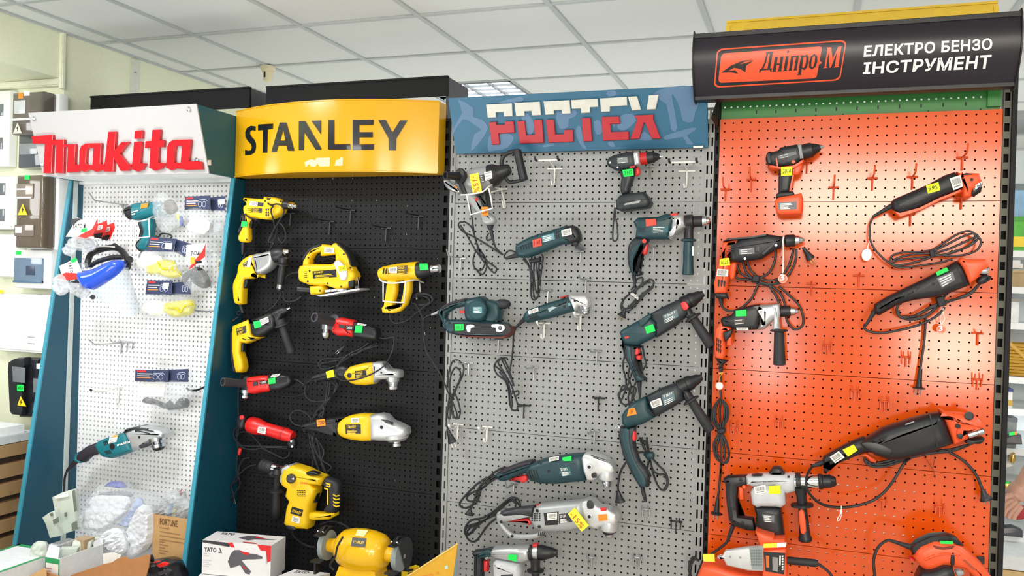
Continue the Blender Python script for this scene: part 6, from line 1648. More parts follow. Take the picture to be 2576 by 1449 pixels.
A(t, 'strain_relief', RUBBER, Rd((182,1070),(190,1120),[(0,18),(1,9)],-.075))
A(t, 'tag_string', PAPER, MB().tube([(575,688,-.132),(568,780,-.13),(572,880,-.125),(572,918,-.12)],.0013).tube([(580,688,-.132),(576,780,-.13),(578,880,-.125),(573,918,-.12)],.0013))
tg = A(t, 'hang_tag', mat('orange_tag', ''), MB().lathe(W((573,952),-.12), W((573,952),-.122),[(0,.0155),(1,.0155)], n=28))
A(t, 'tag_rim', PAPER, MB().path([W((573,952),-.1225)+Vector((.0132*math.cos(a),0,.0132*math.sin(a))) for a in [i*2*math.pi/28 for i in range(29)]],.0006,4), tg)
writing('3',[(555,924),(582,924),(582,965),(555,965)],-.1226, WHITE, tg, bold=.03, lift=.0004)
C(12)
t = T('hammer_drill', 'black and silver drill with black side handle, orange handle and long hanging cord', 'drill',(430,330),-.085)
A(t, 'motor', BLKT, S([(214,300),(225,284),(290,270),(322,228),(440,195),(500,190),(512,270),(480,372),(322,378),(290,356),(225,352)],-.088,.064,.016,1))
A(t, 'gear_housing', mat('silver_paint', 'c4c6c8'), S([(432,205),(480,195),(580,188),(640,186),(645,290),(600,300),(535,370),(482,376),(500,330),(505,260),(470,232)],-.09,.066,.018,1))
A(t, 'handle_clamp', ALU, S([(585,190),(640,184),(650,250),(640,300),(648,372),(592,376),(600,300)],-.092,.07,.012,1))
A(t, 'chuck', BLKT, Rd((645,242),(722,240),[(0,34),(.1,41),(.9,41),(1,34)],-.09))
A(t, 'chuck_tip', STEEL, Rd((718,240),(786,240),[(0,31),(.5,29),(.55,22),(.8,18),(.85,10),(1,6)],-.09))
A(t, 'handle', ORA, S([(175,372),(215,312),(240,330),(290,358),(300,372),(245,392),(238,420),(246,470),(248,560),(232,592),(178,582),(162,480)],-.085,.05,.014,1))
A(t, 'handle_patch', BLKT, S([(232,392),(305,368),(292,420),(248,462),(238,430)],-.09,.052,.008,1))
A(t, 'trigger', ORA, S([(258,398),(296,398),(296,490),(256,495)],-.088,.03,.008,1))
bars(t,[[(180+14*(i % 3),430+34*(i//3)+8*(i % 3)),(190+14*(i % 3),440+34*(i//3)+8*(i % 3)),(184+14*(i % 3),470+34*(i//3)+8*(i % 3)),(178+14*(i % 3),452+34*(i//3)+8*(i % 3))] for i in range(9)],-.1105)
A(t, 'handle_end', BLKT, S([(172,576),(230,590),(272,600),(236,626),(222,650),(205,650),(200,620)],-.085,.045,.01,1))
A(t, 'strain_relief', RUBBER, Rd((212,640),(215,700),[(0,18),(.5,14),(1,9)],-.08))
sticker(t,[(320,236),(398,228),(399,276),(322,279)],-.1208)
plate(t,[(305,302),(384,295),(388,330),(312,338)],-.1208, m_=mat('brown_black_plate', '4a403a',.5), lines=2)
barcode(t,[(325,360),(412,360),(412,378),(328,378)],-.1208,57)
bars(t,[[(490,232),(522,226),(522,236),(490,242)]],-.1245, STEEL, 'bolt',.006)
A(t, 'side_handle', RUBBER, Rd((637,374),(640,634),[(0,60),(.03,64),(.05,60),(.07,34),(.4,38),(.9,43),(.98,43),(1,36)],-.1, n=20))
cord(t,[(214,690),(212,740),(210,830),(215,880),(190,900),(155,960),(150,1030),(185,1090),(212,1120),(240,1180),(270,1260),(262,1335),(225,1345),(180,1300),(165,1210),(195,1140),(222,1090),(262,1020),(262,940),(225,890)],
     [(205,880),(175,950),(175,1030),(205,1100),(225,1180),(240,1260),(235,1320)],[(225,885),(240,950),(235,1030),(218,1100),(195,1180),(180,1250),(200,1310)],[(215,880),(205,960),(208,1040),(212,1110),(215,1220),(215,1340),(208,1449)],
     [(230,890),(255,960),(245,1050),(222,1100),(200,1150),(160,1210),(180,1310),(220,1340)],[(195,890),(160,980),(170,1060),(210,1110),(255,1200),(272,1290),(245,1340)], y=-.05, r=.004)
A(t, 'cord_tie', RUBBER, S([(190,1095),(242,1090),(245,1125),(192,1130)],-.05,.04,.008))
tg = A(t, 'hang_tag', mat('orange_tag', ''), MB().lathe(W((202,785),-.06), W((202,785),-.062),[(0,.0145),(1,.0145)], n=28))
A(t, 'tag_face', PAPER, MB().lathe(W((202,785),-.062), W((202,785),-.0626),[(0,.0118),(1,.0118)], n=28), tg)
A(t, 'tag_string', mat('orange_string', 'e8a23a',.6), MB().tube([(195,692,-.085),(225,690,-.09),(205,720,-.08),(202,750,-.062)],.0016).tube([(230,685,-.085),(200,700,-.09)],.0016))
C(13)
cord(t,[(232,480),(228,540),(220,620),(210,720),(200,800)], y=-.05, r=.004, name='hanging_cord')
A(t, 'plug_neck', BLKT, Rd((202,780),(190,905),[(0,12),(.6,20),(.85,22),(.9,42),(1,40)],-.05))
A(t, 'plug_pins', STEEL, Rd((175,905),(172,945),[(0,5),(1,4)],-.05, n=8).rod((202,905),(200,948),[(0,5),(1,4)],-.05, n=8))
t = T('angle_grinder', 'big black angle grinder with orange head, yellow sticker and drooping cord', 'angle grinder',(1650,300),-.095)
A(t, 'handle', BLKT, S([(1013,490),(1022,455),(1100,408),(1240,335),(1330,298),(1400,340),(1420,425),(1340,420),(1200,482),(1070,530),(1045,590),(1022,580),(1025,520)],-.09,.055,.02,1))
A(t, 'body', BLKT, S([(1320,330),(1480,232),(1700,160),(1850,122),(1915,112),(1945,150),(1985,250),(2020,350),(1800,432),(1620,472),(1520,472),(1420,440),(1350,380)],-.098,.095,.03,1))
A(t, 'body_seam', mat('seam_black', '121216',.5), S([(1838,126),(1850,124),(1912,390),(1900,394)],-.1445,.003,.001,1))
A(t, 'trigger', ORA, S([(1290,442),(1350,424),(1390,452),(1436,480),(1424,504),(1385,490),(1350,455)],-.09,.03,.008,1))
A(t, 'gear_head', ORA, S([(1908,82),(1935,88),(1970,110),(2090,118),(2200,138),(2258,195),(2276,240),(2150,300),(2085,335),(2022,358),(1985,250),(1945,150)],-.098,.085,.02,1))
A(t, 'bearing_flange', ORA, S([(2040,200),(2120,190),(2230,220),(2260,250),(2140,290),(2080,330),(2030,300)],-.102,.1,.02))
A(t, 'spindle', STEEL, Rd((2136,296),(2268,256),[(0,14),(.05,24),(.5,24),(.52,18),(.6,18),(.62,24),(.95,24),(1,14)],-.15, q=1.2))
A(t, 'guard_clamp', BLKT, S([(2105,335),(2160,318),(2250,300),(2262,325),(2225,355),(2140,345)],-.1,.05,.01))
dots(t,[(2150,143)],.014,-.1405, BLKT, 'handle_socket')
dots(t,[(2063,222)],.008,-.1525, INK)
A(t, 'spring_hole', BLKT, S([(2055,290),(2090,278),(2105,305),(2075,322)],-.152,.004,.001))
barcode(t,[(1070,462),(1140,415),(1186,464),(1112,510)],-.1188,61)
sticker(t,[(1170,405),(1256,364),(1286,410),(1212,458)],-.1188, YELST)
bars(t,[[(1405+10*i,325+12*i),(1515-4*i,295+12*i),(1518-4*i,300+12*i),(1408+10*i,332+12*i)] for i in range(3)],-.1468)
bars(t,[[(1655,205),(1725,182),(1728,190),(1658,214)]],-.1462, GREYP, 'print_lines')
A(t, 'lower_shell', mat('black_shell', '17181c',.35), S([(1310,350),(1420,340),(1560,400),(1530,450),(1420,430),(1340,390)],-.14,.012,.005))
A(t, 'strain_relief', RUBBER, Rd((1025,500),(930,535),[(0,22),(.5,18),(1,11)],-.09))
cord(t,[(935,532,-.09),(900,590,-.13),(886,660,-.155),(910,740,-.155),(980,810,-.14),(1060,842,-.12),(1160,852,-.11),(1280,838,-.1),(1400,800,-.1),(1490,735,-.09),(1560,650,-.09),(1610,570,-.085),(1650,505,-.08),(1690,472,-.06)],
     [(1340,465),(1352,505),(1400,532),(1480,535),(1580,510),(1700,465),(1850,432),(1980,420),(2080,395),(2180,350),(2240,322)],[(1345,480),(1400,515),(1500,515),(1620,480),(1750,440),(1900,415),(2050,400),(2150,365)],
     [(1990,420),(2080,470),(2150,530),(2210,610),(2245,690),(2262,740)],[(1370,520),(1480,500),(1640,462),(1800,425),(2000,405),(2120,372)], y=-.055, r=.0046)
plug(t,(2255,715),(2285,800),44,-.055, pl=.35)
A(t, 'tag_clip', mat('pale_clip', 'e8e6e2',.4), MB().tube([(1160,838,-.115),(1158,880,-.115),(1145,915,-.11),(1130,940,-.11),(1135,955,-.11),(1150,945,-.11),(1162,905,-.112)],.0016).slab([(1148,870),(1165,868),(1168,900),(1148,905)],-.117,.003,.001))
A(t, 'thin_string', mat('brown_string', '7a3a22',.7), MB().tube([(1885,430,-.05),(1875,520,-.03),(1868,550,-.03)],.001).tube([(1820,480,-.03),(1870,560,-.03),(1888,622,-.03)],.001))
t = T('rotary_hammer', 'silver and black rotary hammer with big black loop handle and yellow sticker', 'rotary hammer',(620,800),-.1)
hl = MB().slab([(248,625),(282,604),(432,598),(432,668),(362,690),(356,800),(362,912),(482,930),(500,1030),(430,1024),(330,992),(292,950),(272,800),(262,660),(248,655)],-.1,.05,.016,1)
A(t, 'loop_handle', BLKT, hl)
A(t, 'body', mat('pale_grey_plastic', 'c6c8cc'), S([(425,602),(520,590),(640,585),(805,588),(806,716),(740,735),(700,722),(640,672),(480,682),(430,664)],-.1,.075,.02,1))
A(t, 'top_pad', BLKT, S([(465,598),(500,590),(550,594),(545,604),(480,606)],-.12,.03,.003,1))
A(t, 'mode_knob', BLKT, S([(600,578),(618,562),(632,535),(690,535),(705,560),(725,580),(700,596),(640,600)],-.1,.05,.01))
A(t, 'motor_cap', mat('pale_grey_plastic', ''), S([(460,720),(488,682),(530,668),(680,670),(722,705),(730,812),(690,840),(660,832),(540,830),(510,838),(472,812)],-.102,.09,.02,1))
A(t, 'motor', BLKT, S([(488,832),(692,838),(700,900),(712,1000),(722,1072),(640,1064),(560,1040),(495,1012),(505,900)],-.102,.09,.018,1))
A(t, 'front_tube', CHROME, Rd((795,652),(985,652),[(0,66),(.25,66),(.28,60),(.5,60),(.52,55),(1,55)],-.1, n=24))
A(t, 'handle_ring', BLKT, Rd((808,652),(848,652),[(0,72),(1,72)],-.1, n=24))
A(t, 'chuck', BLKT, Rd((975,652),(1120,648),[(0,52),(.1,60),(.25,60),(.3,52),(.7,50),(.75,44),(.9,40),(1,28)],-.1, n=20))
A(t, 'side_handle', BLKT, Rd((845,700),(882,1116),[(0,52),(.15,38),(.28,36),(.3,84),(.34,84),(.36,30),(.6,38),(.88,40),(.93,52),(.98,50),(1,42)],-.115, n=20))
A(t, 'handle_inlay', ORA, S([(832,880),(870,878),(888,1035),(845,1048)],-.134,.012,.005))
A(t, 'trigger', ORA, S([(362,682),(402,692),(408,790),(370,792)],-.1,.03,.008,1))
dots(t,[(405,692)],.006,-.122, ORA, 'lock_button')
barcode(t,[(480,692),(572,676),(580,736),(492,750)],-.148,67)
sticker(t,[(598,686),(685,681),(688,746),(600,747)],-.148, YELST)
plate(t,[(545,905),(640,912),(642,970),(562,964)],-.1482, m_=mat('grey_print_plate', ''), lines=4)
bars(t,[[(742,606),(760,606),(760,622),(742,622)]],-.1385, INK, 'small_mark')
dots(t,[(395,972),(330,860),(380,636)],.006,-.1255)
A(t, 'strain_relief', RUBBER, Rd((322,990),(275,1120),[(0,18),(.5,15),(1,10)],-.1))
cord(t,[(290,1080),(265,1130),(180,1195),(100,1250),(70,1310),(40,1384),(0,1440)],[(40,1250),(10,1240),(-15,1280),(-20,1340),(0,1400)],[(60,1265),(20,1255),(-5,1300),(-15,1384)], y=-.09, r=.0046)
t = T('welding_kit', 'orange tool box with pale pipe welding plate and black handle at the bottom', 'tool kit',(640,1330),-.16)
A(t, 'case', ORA, S([(30,1420),(90,1270),(180,1262),(300,1300),(450,1340),(560,1350),(560,1480),(30,1480)],-.14,.12,.02,1))
A(t, 'welder_body', ORA, S([(548,1150),(736,1138),(742,1460),(556,1460)],-.17,.1,.01,1))
A(t, 'top_flap', ORA, S([(498,1018),(560,1040),(640,1062),(640,1080),(722,1082),(742,1130),(700,1150),(560,1165),(522,1100)],-.17,.07,.008,1))
A(t, 'welding_plate', mat('pale_grey_coating', 'cfd0d0',.4,.3), S([(200,1228),(240,1222),(262,1182),(440,1155),(560,1148),(560,1340),(440,1335),(272,1295),(250,1250),(202,1240)],-.205,.03,.008,1))
A(t, 'print_panel', mat('grey_green_print', '8d9796',.5), S([(445,1165),(552,1155),(556,1335),(468,1330)],-.2205,.003,0,1))
bars(t,[[(460+18*i,1180+22*j),(472+18*i,1179+22*j),(472+18*i,1192+22*j),(460+18*i,1193+22*j)] for i in range(5) for j in range(6)],-.2222, mat('dark_grey_print', '6d7472',.6), 'printed_cell')
lab = plate(t,[(558,1196),(726,1206),(716,1372),(572,1346)],-.221, m_=BLKT)
bars(t,[[(575,1225),(600,1228),(600,1320),(578,1315)]],-.223, mat('orange_print', 'd9691f',.5), 'print_strip')
bars(t,[[(625,1235),(672,1242),(668,1350),(628,1340)]],-.223, mat('grey_picture', '8d8a88',.5), 'print_picture')
bars(t,[[(680,1225),(692,1226),(690,1300),(678,1298)]]+[[(700,1225+20*i),(712,1226+20*i),(710,1238+20*i),(698,1237+20*i)] for i in range(6)],-.223, PAPER, 'print_lines')
sticker(t,[(556,1134),(660,1128),(656,1162),(556,1165)],-.2225, mat('yellow_price_paper', 'f0e23a',.6))
sticker(t,[(662,1128),(736,1124),(730,1158),(658,1162)],-.2225, PAPER, name='paper_label')
A(t, 'handle', RUBBER, Rd((738,1262),(980,1286),[(0,28),(.1,30),(.9,30),(1,24)],-.16))
cord(t,[(975,1288),(1010,1310),(1060,1350),(1095,1400),(1130,1460)], y=-.16, r=.0046)
MB().slab([(85,1212),(176,1212),(180,1272),(92,1270)],-.215,.002,0).obj('price_card', mat('yellow_price_paper', ''), t, smooth=0)
dots(t,[(298,1235),(376,1240)],.004,-.2205, GREYP)
t = T('circular_saw', 'orange circular saw with green sticker at the bottom of the orange stand', 'circular saw',(1980,1300),-.15)
A(t, 'blade_guard', ORA, S([(1712,1210),(1730,1160),(1765,1128),(1865,1088),(1940,1090),(2000,1100),(2080,1130),(2150,1190),(2250,1290),(2310,1370),(2350,1480),(2180,1480),(2160,1350),(2100,1300),(1960,1285),(1860,1318),(1800,1320),(1750,1270)],-.14,.1,.022,1))
A(t, 'guard_rib', ORA, S([(1800,1250),(1880,1215),(1980,1200),(2080,1215),(2080,1230),(1980,1215),(1890,1232),(1810,1265)],-.19,.012,.004,1))
A(t, 'handle', BLKT, S([(1700,1155),(1750,1132),(1830,1100),(1910,1075),(1985,1052),(2045,1075),(2075,1110),(2108,1142),(2060,1132),(1960,1092),(1860,1100),(1765,1142),(1730,1180),(1712,1210),(1698,1190)],-.15,.05,.014,1))
A(t, 'motor', BLKT, S([(1728,1480),(1735,1390),(1765,1325),(1855,1318),(1940,1282),(2012,1292),(2035,1384),(2040,1480)],-.17,.1,.02,1))
A(t, 'depth_scale', BLKT, S([(2005,1290),(2015,1210),(2036,1212),(2036,1300)],-.192,.008,.003))
A(t, 'guard_recess', mat('dark_orange_recess', '7a2a18',.6), S([(1872,1145),(1950,1160),(2035,1148),(2020,1170),(1950,1180),(1890,1168)],-.1895,.004,.002))
A(t, 'red_knob', REDB, S([(1684,1228),(1712,1238),(1735,1262),(1690,1255)],-.14,.03,.008))
A(t, 'inner_bracket', GREYP, S([(2040,1340),(2090,1335),(2110,1360),(2060,1380)],-.185,.03,.006))
sticker(t,[(1925,1110),(2025,1114),(2028,1136),(1930,1134)],-.1915, tin=(.25,.25))
bars(t,[[(2100,1260),(2120,1258),(2200,1330),(2185,1340)]],-.1915, mat('brown_print', 'a3431f',.5), 'side_print')
A(t, 'strain_relief', RUBBER, Rd((1705,1162),(1530,1104),[(0,24),(.3,18),(1,11)],-.14))
cord(t,[(1545,1108),(1510,1110),(1460,1145),(1425,1200),(1410,1270),(1415,1340),(1425,1420)], y=-.14, r=.0046)
MB().slab([(2210,1232),(2268,1232),(2268,1290),(2215,1290)],-.012,.012,.002).obj('socket_plate', BLKT, os_, smooth=0)
# ================================================================ hooks
GB = 'short zinc hooks on the grey stand'
def hooks(lst, m_, kind, grp, **kw):
    for p, lab in lst:
        hook(p, m_, lab, kind=kind, group=grp, **kw)
C(16)
hooks([((1385,468), 'black peg hook right of the yellow drill chuck, highest of the four'),((1160,590), 'black peg hook nearest the small yellow drill'),((1770,660), 'black peg hook above the yellow heat gun, lowest of the four'),
       ((2120,530), 'black peg hook near the right edge of the black stand')], BLH, 'T', 'black hooks on the black stand', side=-.01)
hooks([((736,500), 'black peg hook under the chuck of the small yellow drill')], BLH, 'T', 'black hooks on the black stand', L=.07, up=.01)
C(5)
for p in ((632,228),(740,455),(781,455)):
    pass
C(7)
def uholder(p, w_, d_, leg, label):
    o = W(p,-.006)
    t = thing('wire_holder', label, 'holder', o, 'white wire holders on the grey stand')
    mb = MB()
    mb.path([o+Vector((-.03,0,0)), o+Vector((.03,0,0))],.0034,8)
    mb.path([o+Vector((0,-.003,.002)), o+Vector((0,-.004,-leg*.8)), o+Vector((-.002,-.008,-leg)), o+Vector((-.006,-.014,-leg)), o+Vector((-.008,-.016,-leg*.75))],.0034,8)
    A(t, 'back_leg', WHH, mb)
    A(t, 'arm', WHH, MB().path([o+Vector((.0,0,0)), o+Vector((.0,-d_,.02))],.003,8))
    A(t, 'cross_bar', WHH, MB().path([o+Vector((-w_/2,-d_-.03,.018)), o+Vector((-w_/2,-d_,.022)), o+Vector((w_/2,-d_,.022)), o+Vector((w_/2,-d_-.03,.018))],.0032,8))
    for s_ in (-1,1):
        c_ = o+Vector((s_*w_/2,-d_-.03,.018))
        A(t, 'tip', RUBBER, MB().path([c_+Vector((0,.008,0)), c_, c_+Vector((0,-.014,.004)), c_+Vector((0,-.016,.012))],.0045,8))
uholder((888,650),.088,.075,.065, 'empty white wire holder right of the black loop handle')
uholder((1850,668),.095,.075,.062, 'empty white wire holder beside the cordless drill chuck')
hooks([((1582,632), 'zinc hook under the chuck of the cordless drill'),((1606,1224), 'zinc hook under the teal hammer drill'),((1072,1252), 'zinc hook under the teal multi-tool head')], CHH, 'T', GB, L=.09, up=.012, bar=.03, leg=.045)
hooks([((200,1302), 'zinc hook at the left edge below the looped cord')], CHH, 'T', GB, L=.12, side=-.01)
C(8)
hooks([((1162,70), 'zinc hook between the multi-tool cord and the hammer drill cord'),((872,156), 'zinc hook above the slim teal angle grinder'),((505,300), 'zinc hook behind the belt sander knob'),((495,528), 'zinc hook under the belt sander'),
       ((1242,614), 'zinc hook left of the upper rotary hammer handle'),((765,736), 'zinc hook right of the bundled grinder cord'),((270,705), 'zinc hook carrying the belt sander cord'),((1226,1220), 'zinc hook above the large teal grinder head')], CHH, 'T', GB, L=.11, up=.016, bar=.035, leg=.05)
hooks([((690,1026), 'black hook carrying the bundled grinder cord'),((1256,970), 'black hook left of the tangled rotary hammer cord')], BLH, 'T', 'black hooks on the grey stand', L=.07, up=.01, bar=.05, leg=.05)
hooks([((846,402), 'white J hook under the slim teal angle grinder body', ),((1122,335), 'white J hook under the slim teal angle grinder head'),((190,1170), 'white J hook carrying the belt sander plug'),((412,1190), 'white J hook right of the belt sander plug')], WHH, 'J', 'white J hooks on the grey stand', L=.08, up=.006, leg=.055, tipm=WHITE, side=-.005)
C(9)
hooks([((1890,640), 'zinc double hook right of the discounted grinder head'),((1408,1066), 'zinc double hook right of the silver rotary hammer chuck'),((1812,1066), 'zinc double hook at the lower right of the grey stand')], CHH, 'W', GB, L=.07, bar=.034, leg=.04)
hooks([((2155,748), 'black double hook at the lower right of the grey stand')], BLH, 'W', 'black hooks on the grey stand', L=.06, bar=.045, leg=.04)
hooks([((715,418), 'zinc hook under the red trigger of the large teal grinder')], CHH, 'T', GB, L=.1, bar=.03, leg=.03)
OG = 'orange hooks on the orange stand'
C(11)
hooks([((212,390), 'orange hook at the left edge of the top orange panel'),((375,330), 'orange hook left of the cordless drill'),((724,214), 'orange hook under the chuck of the black cordless drill'),((892,378), 'orange hook right of the cordless drill handle'),
       ((1136,320), 'orange hook in the middle of the top orange panel'),((1388,312), 'orange hook above the slim grinder body'),((1702,190), 'orange hook above the slim grinder head, highest of all')], ORH, 'T', OG, L=.1, up=.03, bar=.034, leg=.042)
hooks([((1375,546), 'orange hook under the slim grinder body'),((1695,440), 'orange hook under the slim grinder head')], ORH, 'T', OG, L=.09, up=.02, bar=.03, leg=.04)
hooks([((752,985), 'orange hook right of the round tag of the drill'),((1050,932), 'orange hook under the white tag'),((1798,1296), 'orange hook at the right below the grinder with the tag')], ORH, 'T', OG, L=.06, up=.01, bar=.034, leg=.04)
C(12)
hooks([((990,490), 'orange double hook right of the black side handle'),((1562,575), 'orange double hook beside the hanging plug cord'),((2082,738), 'orange double hook near the right edge, above the big grinder head'),((1190,822), 'orange double hook left of the hanging plug'),
       ((1405,900), 'orange double hook above the big grinder body'),((636,1042), 'orange double hook left of the big grinder handle'),((310,1072), 'orange double hook right of the bundled hanging cord')], ORH, 'W', OG, L=.06, bar=.032, leg=.034)
C(13)
hooks([((1482,800), 'orange double hook under the drooping cord of the big grinder'),((1920,848), 'orange double hook above the circular saw')], ORH, 'W', OG, L=.06, bar=.032, leg=.034)
# ================================================================ white stand: tool and hanging packs
FILM = mat('clear_film', 'e4e8ec',.1, alpha=.22, coat=.5, var=.02)
FILMD = mat('milky_film', 'e6eaee',.18, alpha=.45, coat=.4, var=.03)
NAVY = mat('navy_card', '333b5a',.45)
CREDL = mat('red_card_print', 'd4312c',.5)
YGOG = mat('yellow_lens', 'd9cf08',.12, alpha=.92, coat=.5)
TEALM = mat('sea_teal_plastic', '16727e',.38, bump=.08, scale=300)
C(2)
hook((940,256), CHH, 'long zinc hook at the top left of the white board', L=.19, up=.035, side=-.012, bar=.05, leg=.05)
t = T('heat_gun', 'teal heat gun with orange sticker hanging in a white wire holder', 'heat gun',(1090,400),-.1)
A(t, 'body', TEALM, S([(1010,262),(1090,243),(1200,236),(1250,250),(1252,330),(1165,352),(1080,372),(1012,378)],-.1,.075,.026))
A(t, 'rear_cap', BLACK, S([(968,302),(985,278),(1050,255),(1068,300),(1060,372),(1010,376),(978,342)],-.1,.078,.024))
bars(t,[[(998,310),(1050,296),(1050,304),(998,318)],[(1002,326),(1026,320),(1026,330),(1002,336)]],-.141, PAPER, 'print_lines')
A(t, 'nozzle', STEEL, Rd((1240,290),(1320,270),[(0,42),(.3,40),(.4,30),(1,28)],-.1))
A(t, 'handle', TEALM, S([(1082,375),(1166,365),(1162,480),(1130,592),(1082,602),(1058,565),(1095,500),(1105,450)],-.1,.045,.014))
A(t, 'grip', BLACK, S([(1062,395),(1098,385),(1112,440),(1098,500),(1070,515),(1080,450)],-.1,.04,.01))
sticker(t,[(1072,250),(1126,243),(1120,277),(1066,286)],-.1395, ORST)
cord(t,[(1100,600),(1060,602),(1035,572),(1045,540),(1080,515),(1150,508,-.03),(1205,500),(1225,478),(1280,480),(1305,500),(1285,520)],[(1130,595),(1080,610),(1058,650),(1062,690)], y=-.06, r=.004)
h = thing('wire_holder', 'white wire holder carrying the teal heat gun', 'holder', W((1100,378),-.02))
A(h, 'front_loop', WHH, MB().tube([(1000,374,-.16),(1050,382,-.165),(1110,370,-.165),(1170,342,-.1),(1200,330,-.01)],.0032).tube([(1015,380,-.165),(1015,510,-.16),(1136,500,-.16),(1130,368,-.165)],.0032, sm=1))
A(h, 'back_leg', WHH, MB().tube([(1175,335,-.008),(1178,400,-.01),(1178,430,-.012)],.003, sm=1))
def card(t, q, y, red=True, lens=True, m_=None):
    o = A(t, 'header_card', m_ or NAVY, MB().slab(q, y,.0022,0), smooth=0)
    yy = y-.0013
    def sub(u0, v0, u1, v1, m2, nm):
        MB().slab([quadmap(q, u0, v1), quadmap(q, u1, v1), quadmap(q, u1, v0), quadmap(q, u0, v0)], yy,.0004,0).obj(nm, m2, o, smooth=0)
    if red:
        sub(.05,.8,.32,.93, CREDL, 'red_logo_print')
        for k in range(3):
            sub(.06,.62-.16*k,(.5,.42,.46)[k],.68-.16*k,(PAPER, PAPER, ORST)[k], 'print_line')
    if lens:
        mb = MB()
        for a, b in ((0.60,.72),(.76,.72)):
            pts = [quadmap(q, a+.07*math.cos(k*2*math.pi/12), b-.3+.2*math.sin(k*2*math.pi/12)) for k in range(13)]
            mb.path([W(p, yy) for p in pts],.0011,5)
        mb.path([W(quadmap(q, u, v), yy) for u, v in ((.5,.6),(.56,.72),(.82,.75),(.88,.62))],.0011,5)
        mb.obj('goggles_print', mat('pale_blue_line_print', 'c3cbdd',.5), o, smooth=0)
    return o
t = T('bagged_respirator', 'grey round goggles in a clear bag in front of the heat gun nozzle', 'pack',(1290,300),-.15)
A(t, 'goggle_body', mat('grey_brown_plastic', '6d6862',.4), pillow([(1248,235),(1300,215),(1340,250),(1345,305),(1290,335),(1255,300)],-.17,.03,.004, seed=3))
A(t, 'blue_strap', mat('blue_strap', '4d5ea8',.6), S([(1362,345),(1385,350),(1390,412),(1372,412)],-.17,.006,.002))
A(t, 'yellow_strap', mat('yellow_strap', 'd2c23c',.6), S([(1340,330),(1362,335),(1366,372),(1345,368)],-.17,.006,.002))
A(t, 'bag', FILM, pillow([(1172,205),(1235,158),(1285,195),(1382,238),(1400,330),(1395,412),(1300,440),(1290,470),(1235,465),(1190,390),(1165,300)],-.165,.05,.014,22, seed=1))
t = T('goggles_pack', 'goggles pack with navy card and white folded sheet, top right of the white board', 'pack',(1500,350),-.12)
card(t,[(1405,196),(1598,186),(1595,298),(1403,296)],-.14)
A(t, 'white_sheet', PAPER, pillow([(1478,330),(1596,388),(1550,482),(1420,442),(1445,375)],-.135,.02,.004, seed=5))
A(t, 'bag', FILM, pillow([(1400,288),(1600,290),(1608,400),(1570,505),(1440,518),(1405,400)],-.13,.05,.012,24, seed=2))
t = T('goggles_pack', 'goggles pack with navy card half hidden at the teal edge, top right corner', 'pack',(1650,350),-.09)
card(t,[(1600,202),(1712,190),(1711,300),(1599,302)],-.11, red=False)
sticker(t,[(1655,218),(1705,212),(1705,250),(1658,258)],-.1135, PAPER, name='paper_label')
A(t, 'bag', FILM, pillow([(1600,298),(1710,300),(1700,420),(1685,512),(1588,512),(1595,400)],-.1,.045,.012,24, seed=4))
A(t, 'grey_lens', mat('clear_grey_lens', 'c9d0d4',.1, alpha=.5), pillow([(1610,400),(1690,390),(1690,460),(1620,490)],-.1,.03,.004, seed=8))
t = T('clear_pack', 'empty clear bag with small yellow label at the right edge of the white board', 'pack',(1620,700),-.06)
A(t, 'bag', FILM, pillow([(1560,560),(1682,520),(1684,700),(1676,840),(1600,860),(1585,720)],-.06,.05,.014,24, seed=6))
sticker(t,[(1660,672),(1676,676),(1672,765),(1656,762)],-.09, mat('pale_yellow_paper', 'f2ecb0'), name='paper_label', bars=7)
t = T('goggles_pack', 'yellow goggles pack with navy card, upper of the two', 'pack',(1220,680),-.14)
card(t,[(1140,500),(1345,516),(1312,612),(1108,606)],-.17)
card(t,[(1340,520),(1455,555),(1420,660),(1322,612)],-.15, red=False)
sticker(t,[(1258,545),(1310,550),(1302,598),(1250,592)],-.1735, PAPER, name='paper_label')
A(t, 'white_goggles', mat('pale_yellow_white', 'f0efdc',.3), pillow([(1050,665),(1120,625),(1225,650),(1220,720),(1100,745),(1035,725)],-.15,.04,.006, seed=9))
A(t, 'yellow_goggles', YGOG, pillow([(1140,690),(1200,675),(1322,680),(1345,740),(1382,795),(1300,815),(1190,785),(1120,782)],-.15,.04,.006, seed=10))
A(t, 'lens_frame', mat('deep_yellow_lens', 'c9bf10',.15), MB().tube([(1195,690,-.176),(1230,740,-.178),(1300,738,-.178),(1325,690,-.174)],.0035).tube([(1300,738,-.178),(1345,770,-.17),(1375,800,-.16)],.0035))
A(t, 'bag', FILM, pillow([(1108,600),(1370,612),(1398,700),(1382,805),(1290,818),(1130,792),(1025,728),(1058,650)],-.15,.06,.014,24, seed=7))
t = T('goggles_pack', 'yellow goggles pack with two navy cards, lower of the two', 'pack',(1280,980),-.12)
card(t,[(1312,848),(1456,838),(1448,938),(1306,940)],-.13, red=False)
card(t,[(1120,830),(1312,834),(1304,940),(1104,936)],-.15)
sticker(t,[(1240,848),(1285,850),(1278,896),(1232,892)],-.1535, PAPER, name='paper_label')
A(t, 'white_goggles', mat('pale_yellow_white', ''), pillow([(1092,1000),(1160,980),(1250,1000),(1252,1080),(1165,1105),(1090,1062)],-.13,.04,.006, seed=11))
A(t, 'yellow_goggles', YGOG, pillow([(1262,1000),(1350,985),(1472,980),(1470,1075),(1400,1105),(1310,1110),(1252,1065)],-.13,.045,.006, seed=12))
A(t, 'lens_frame', mat('deep_yellow_lens', ''), MB().tube([(1275,1040,-.157),(1340,1045,-.16),(1370,1075,-.158),(1400,1030,-.158),(1465,1010,-.155)],.0035))
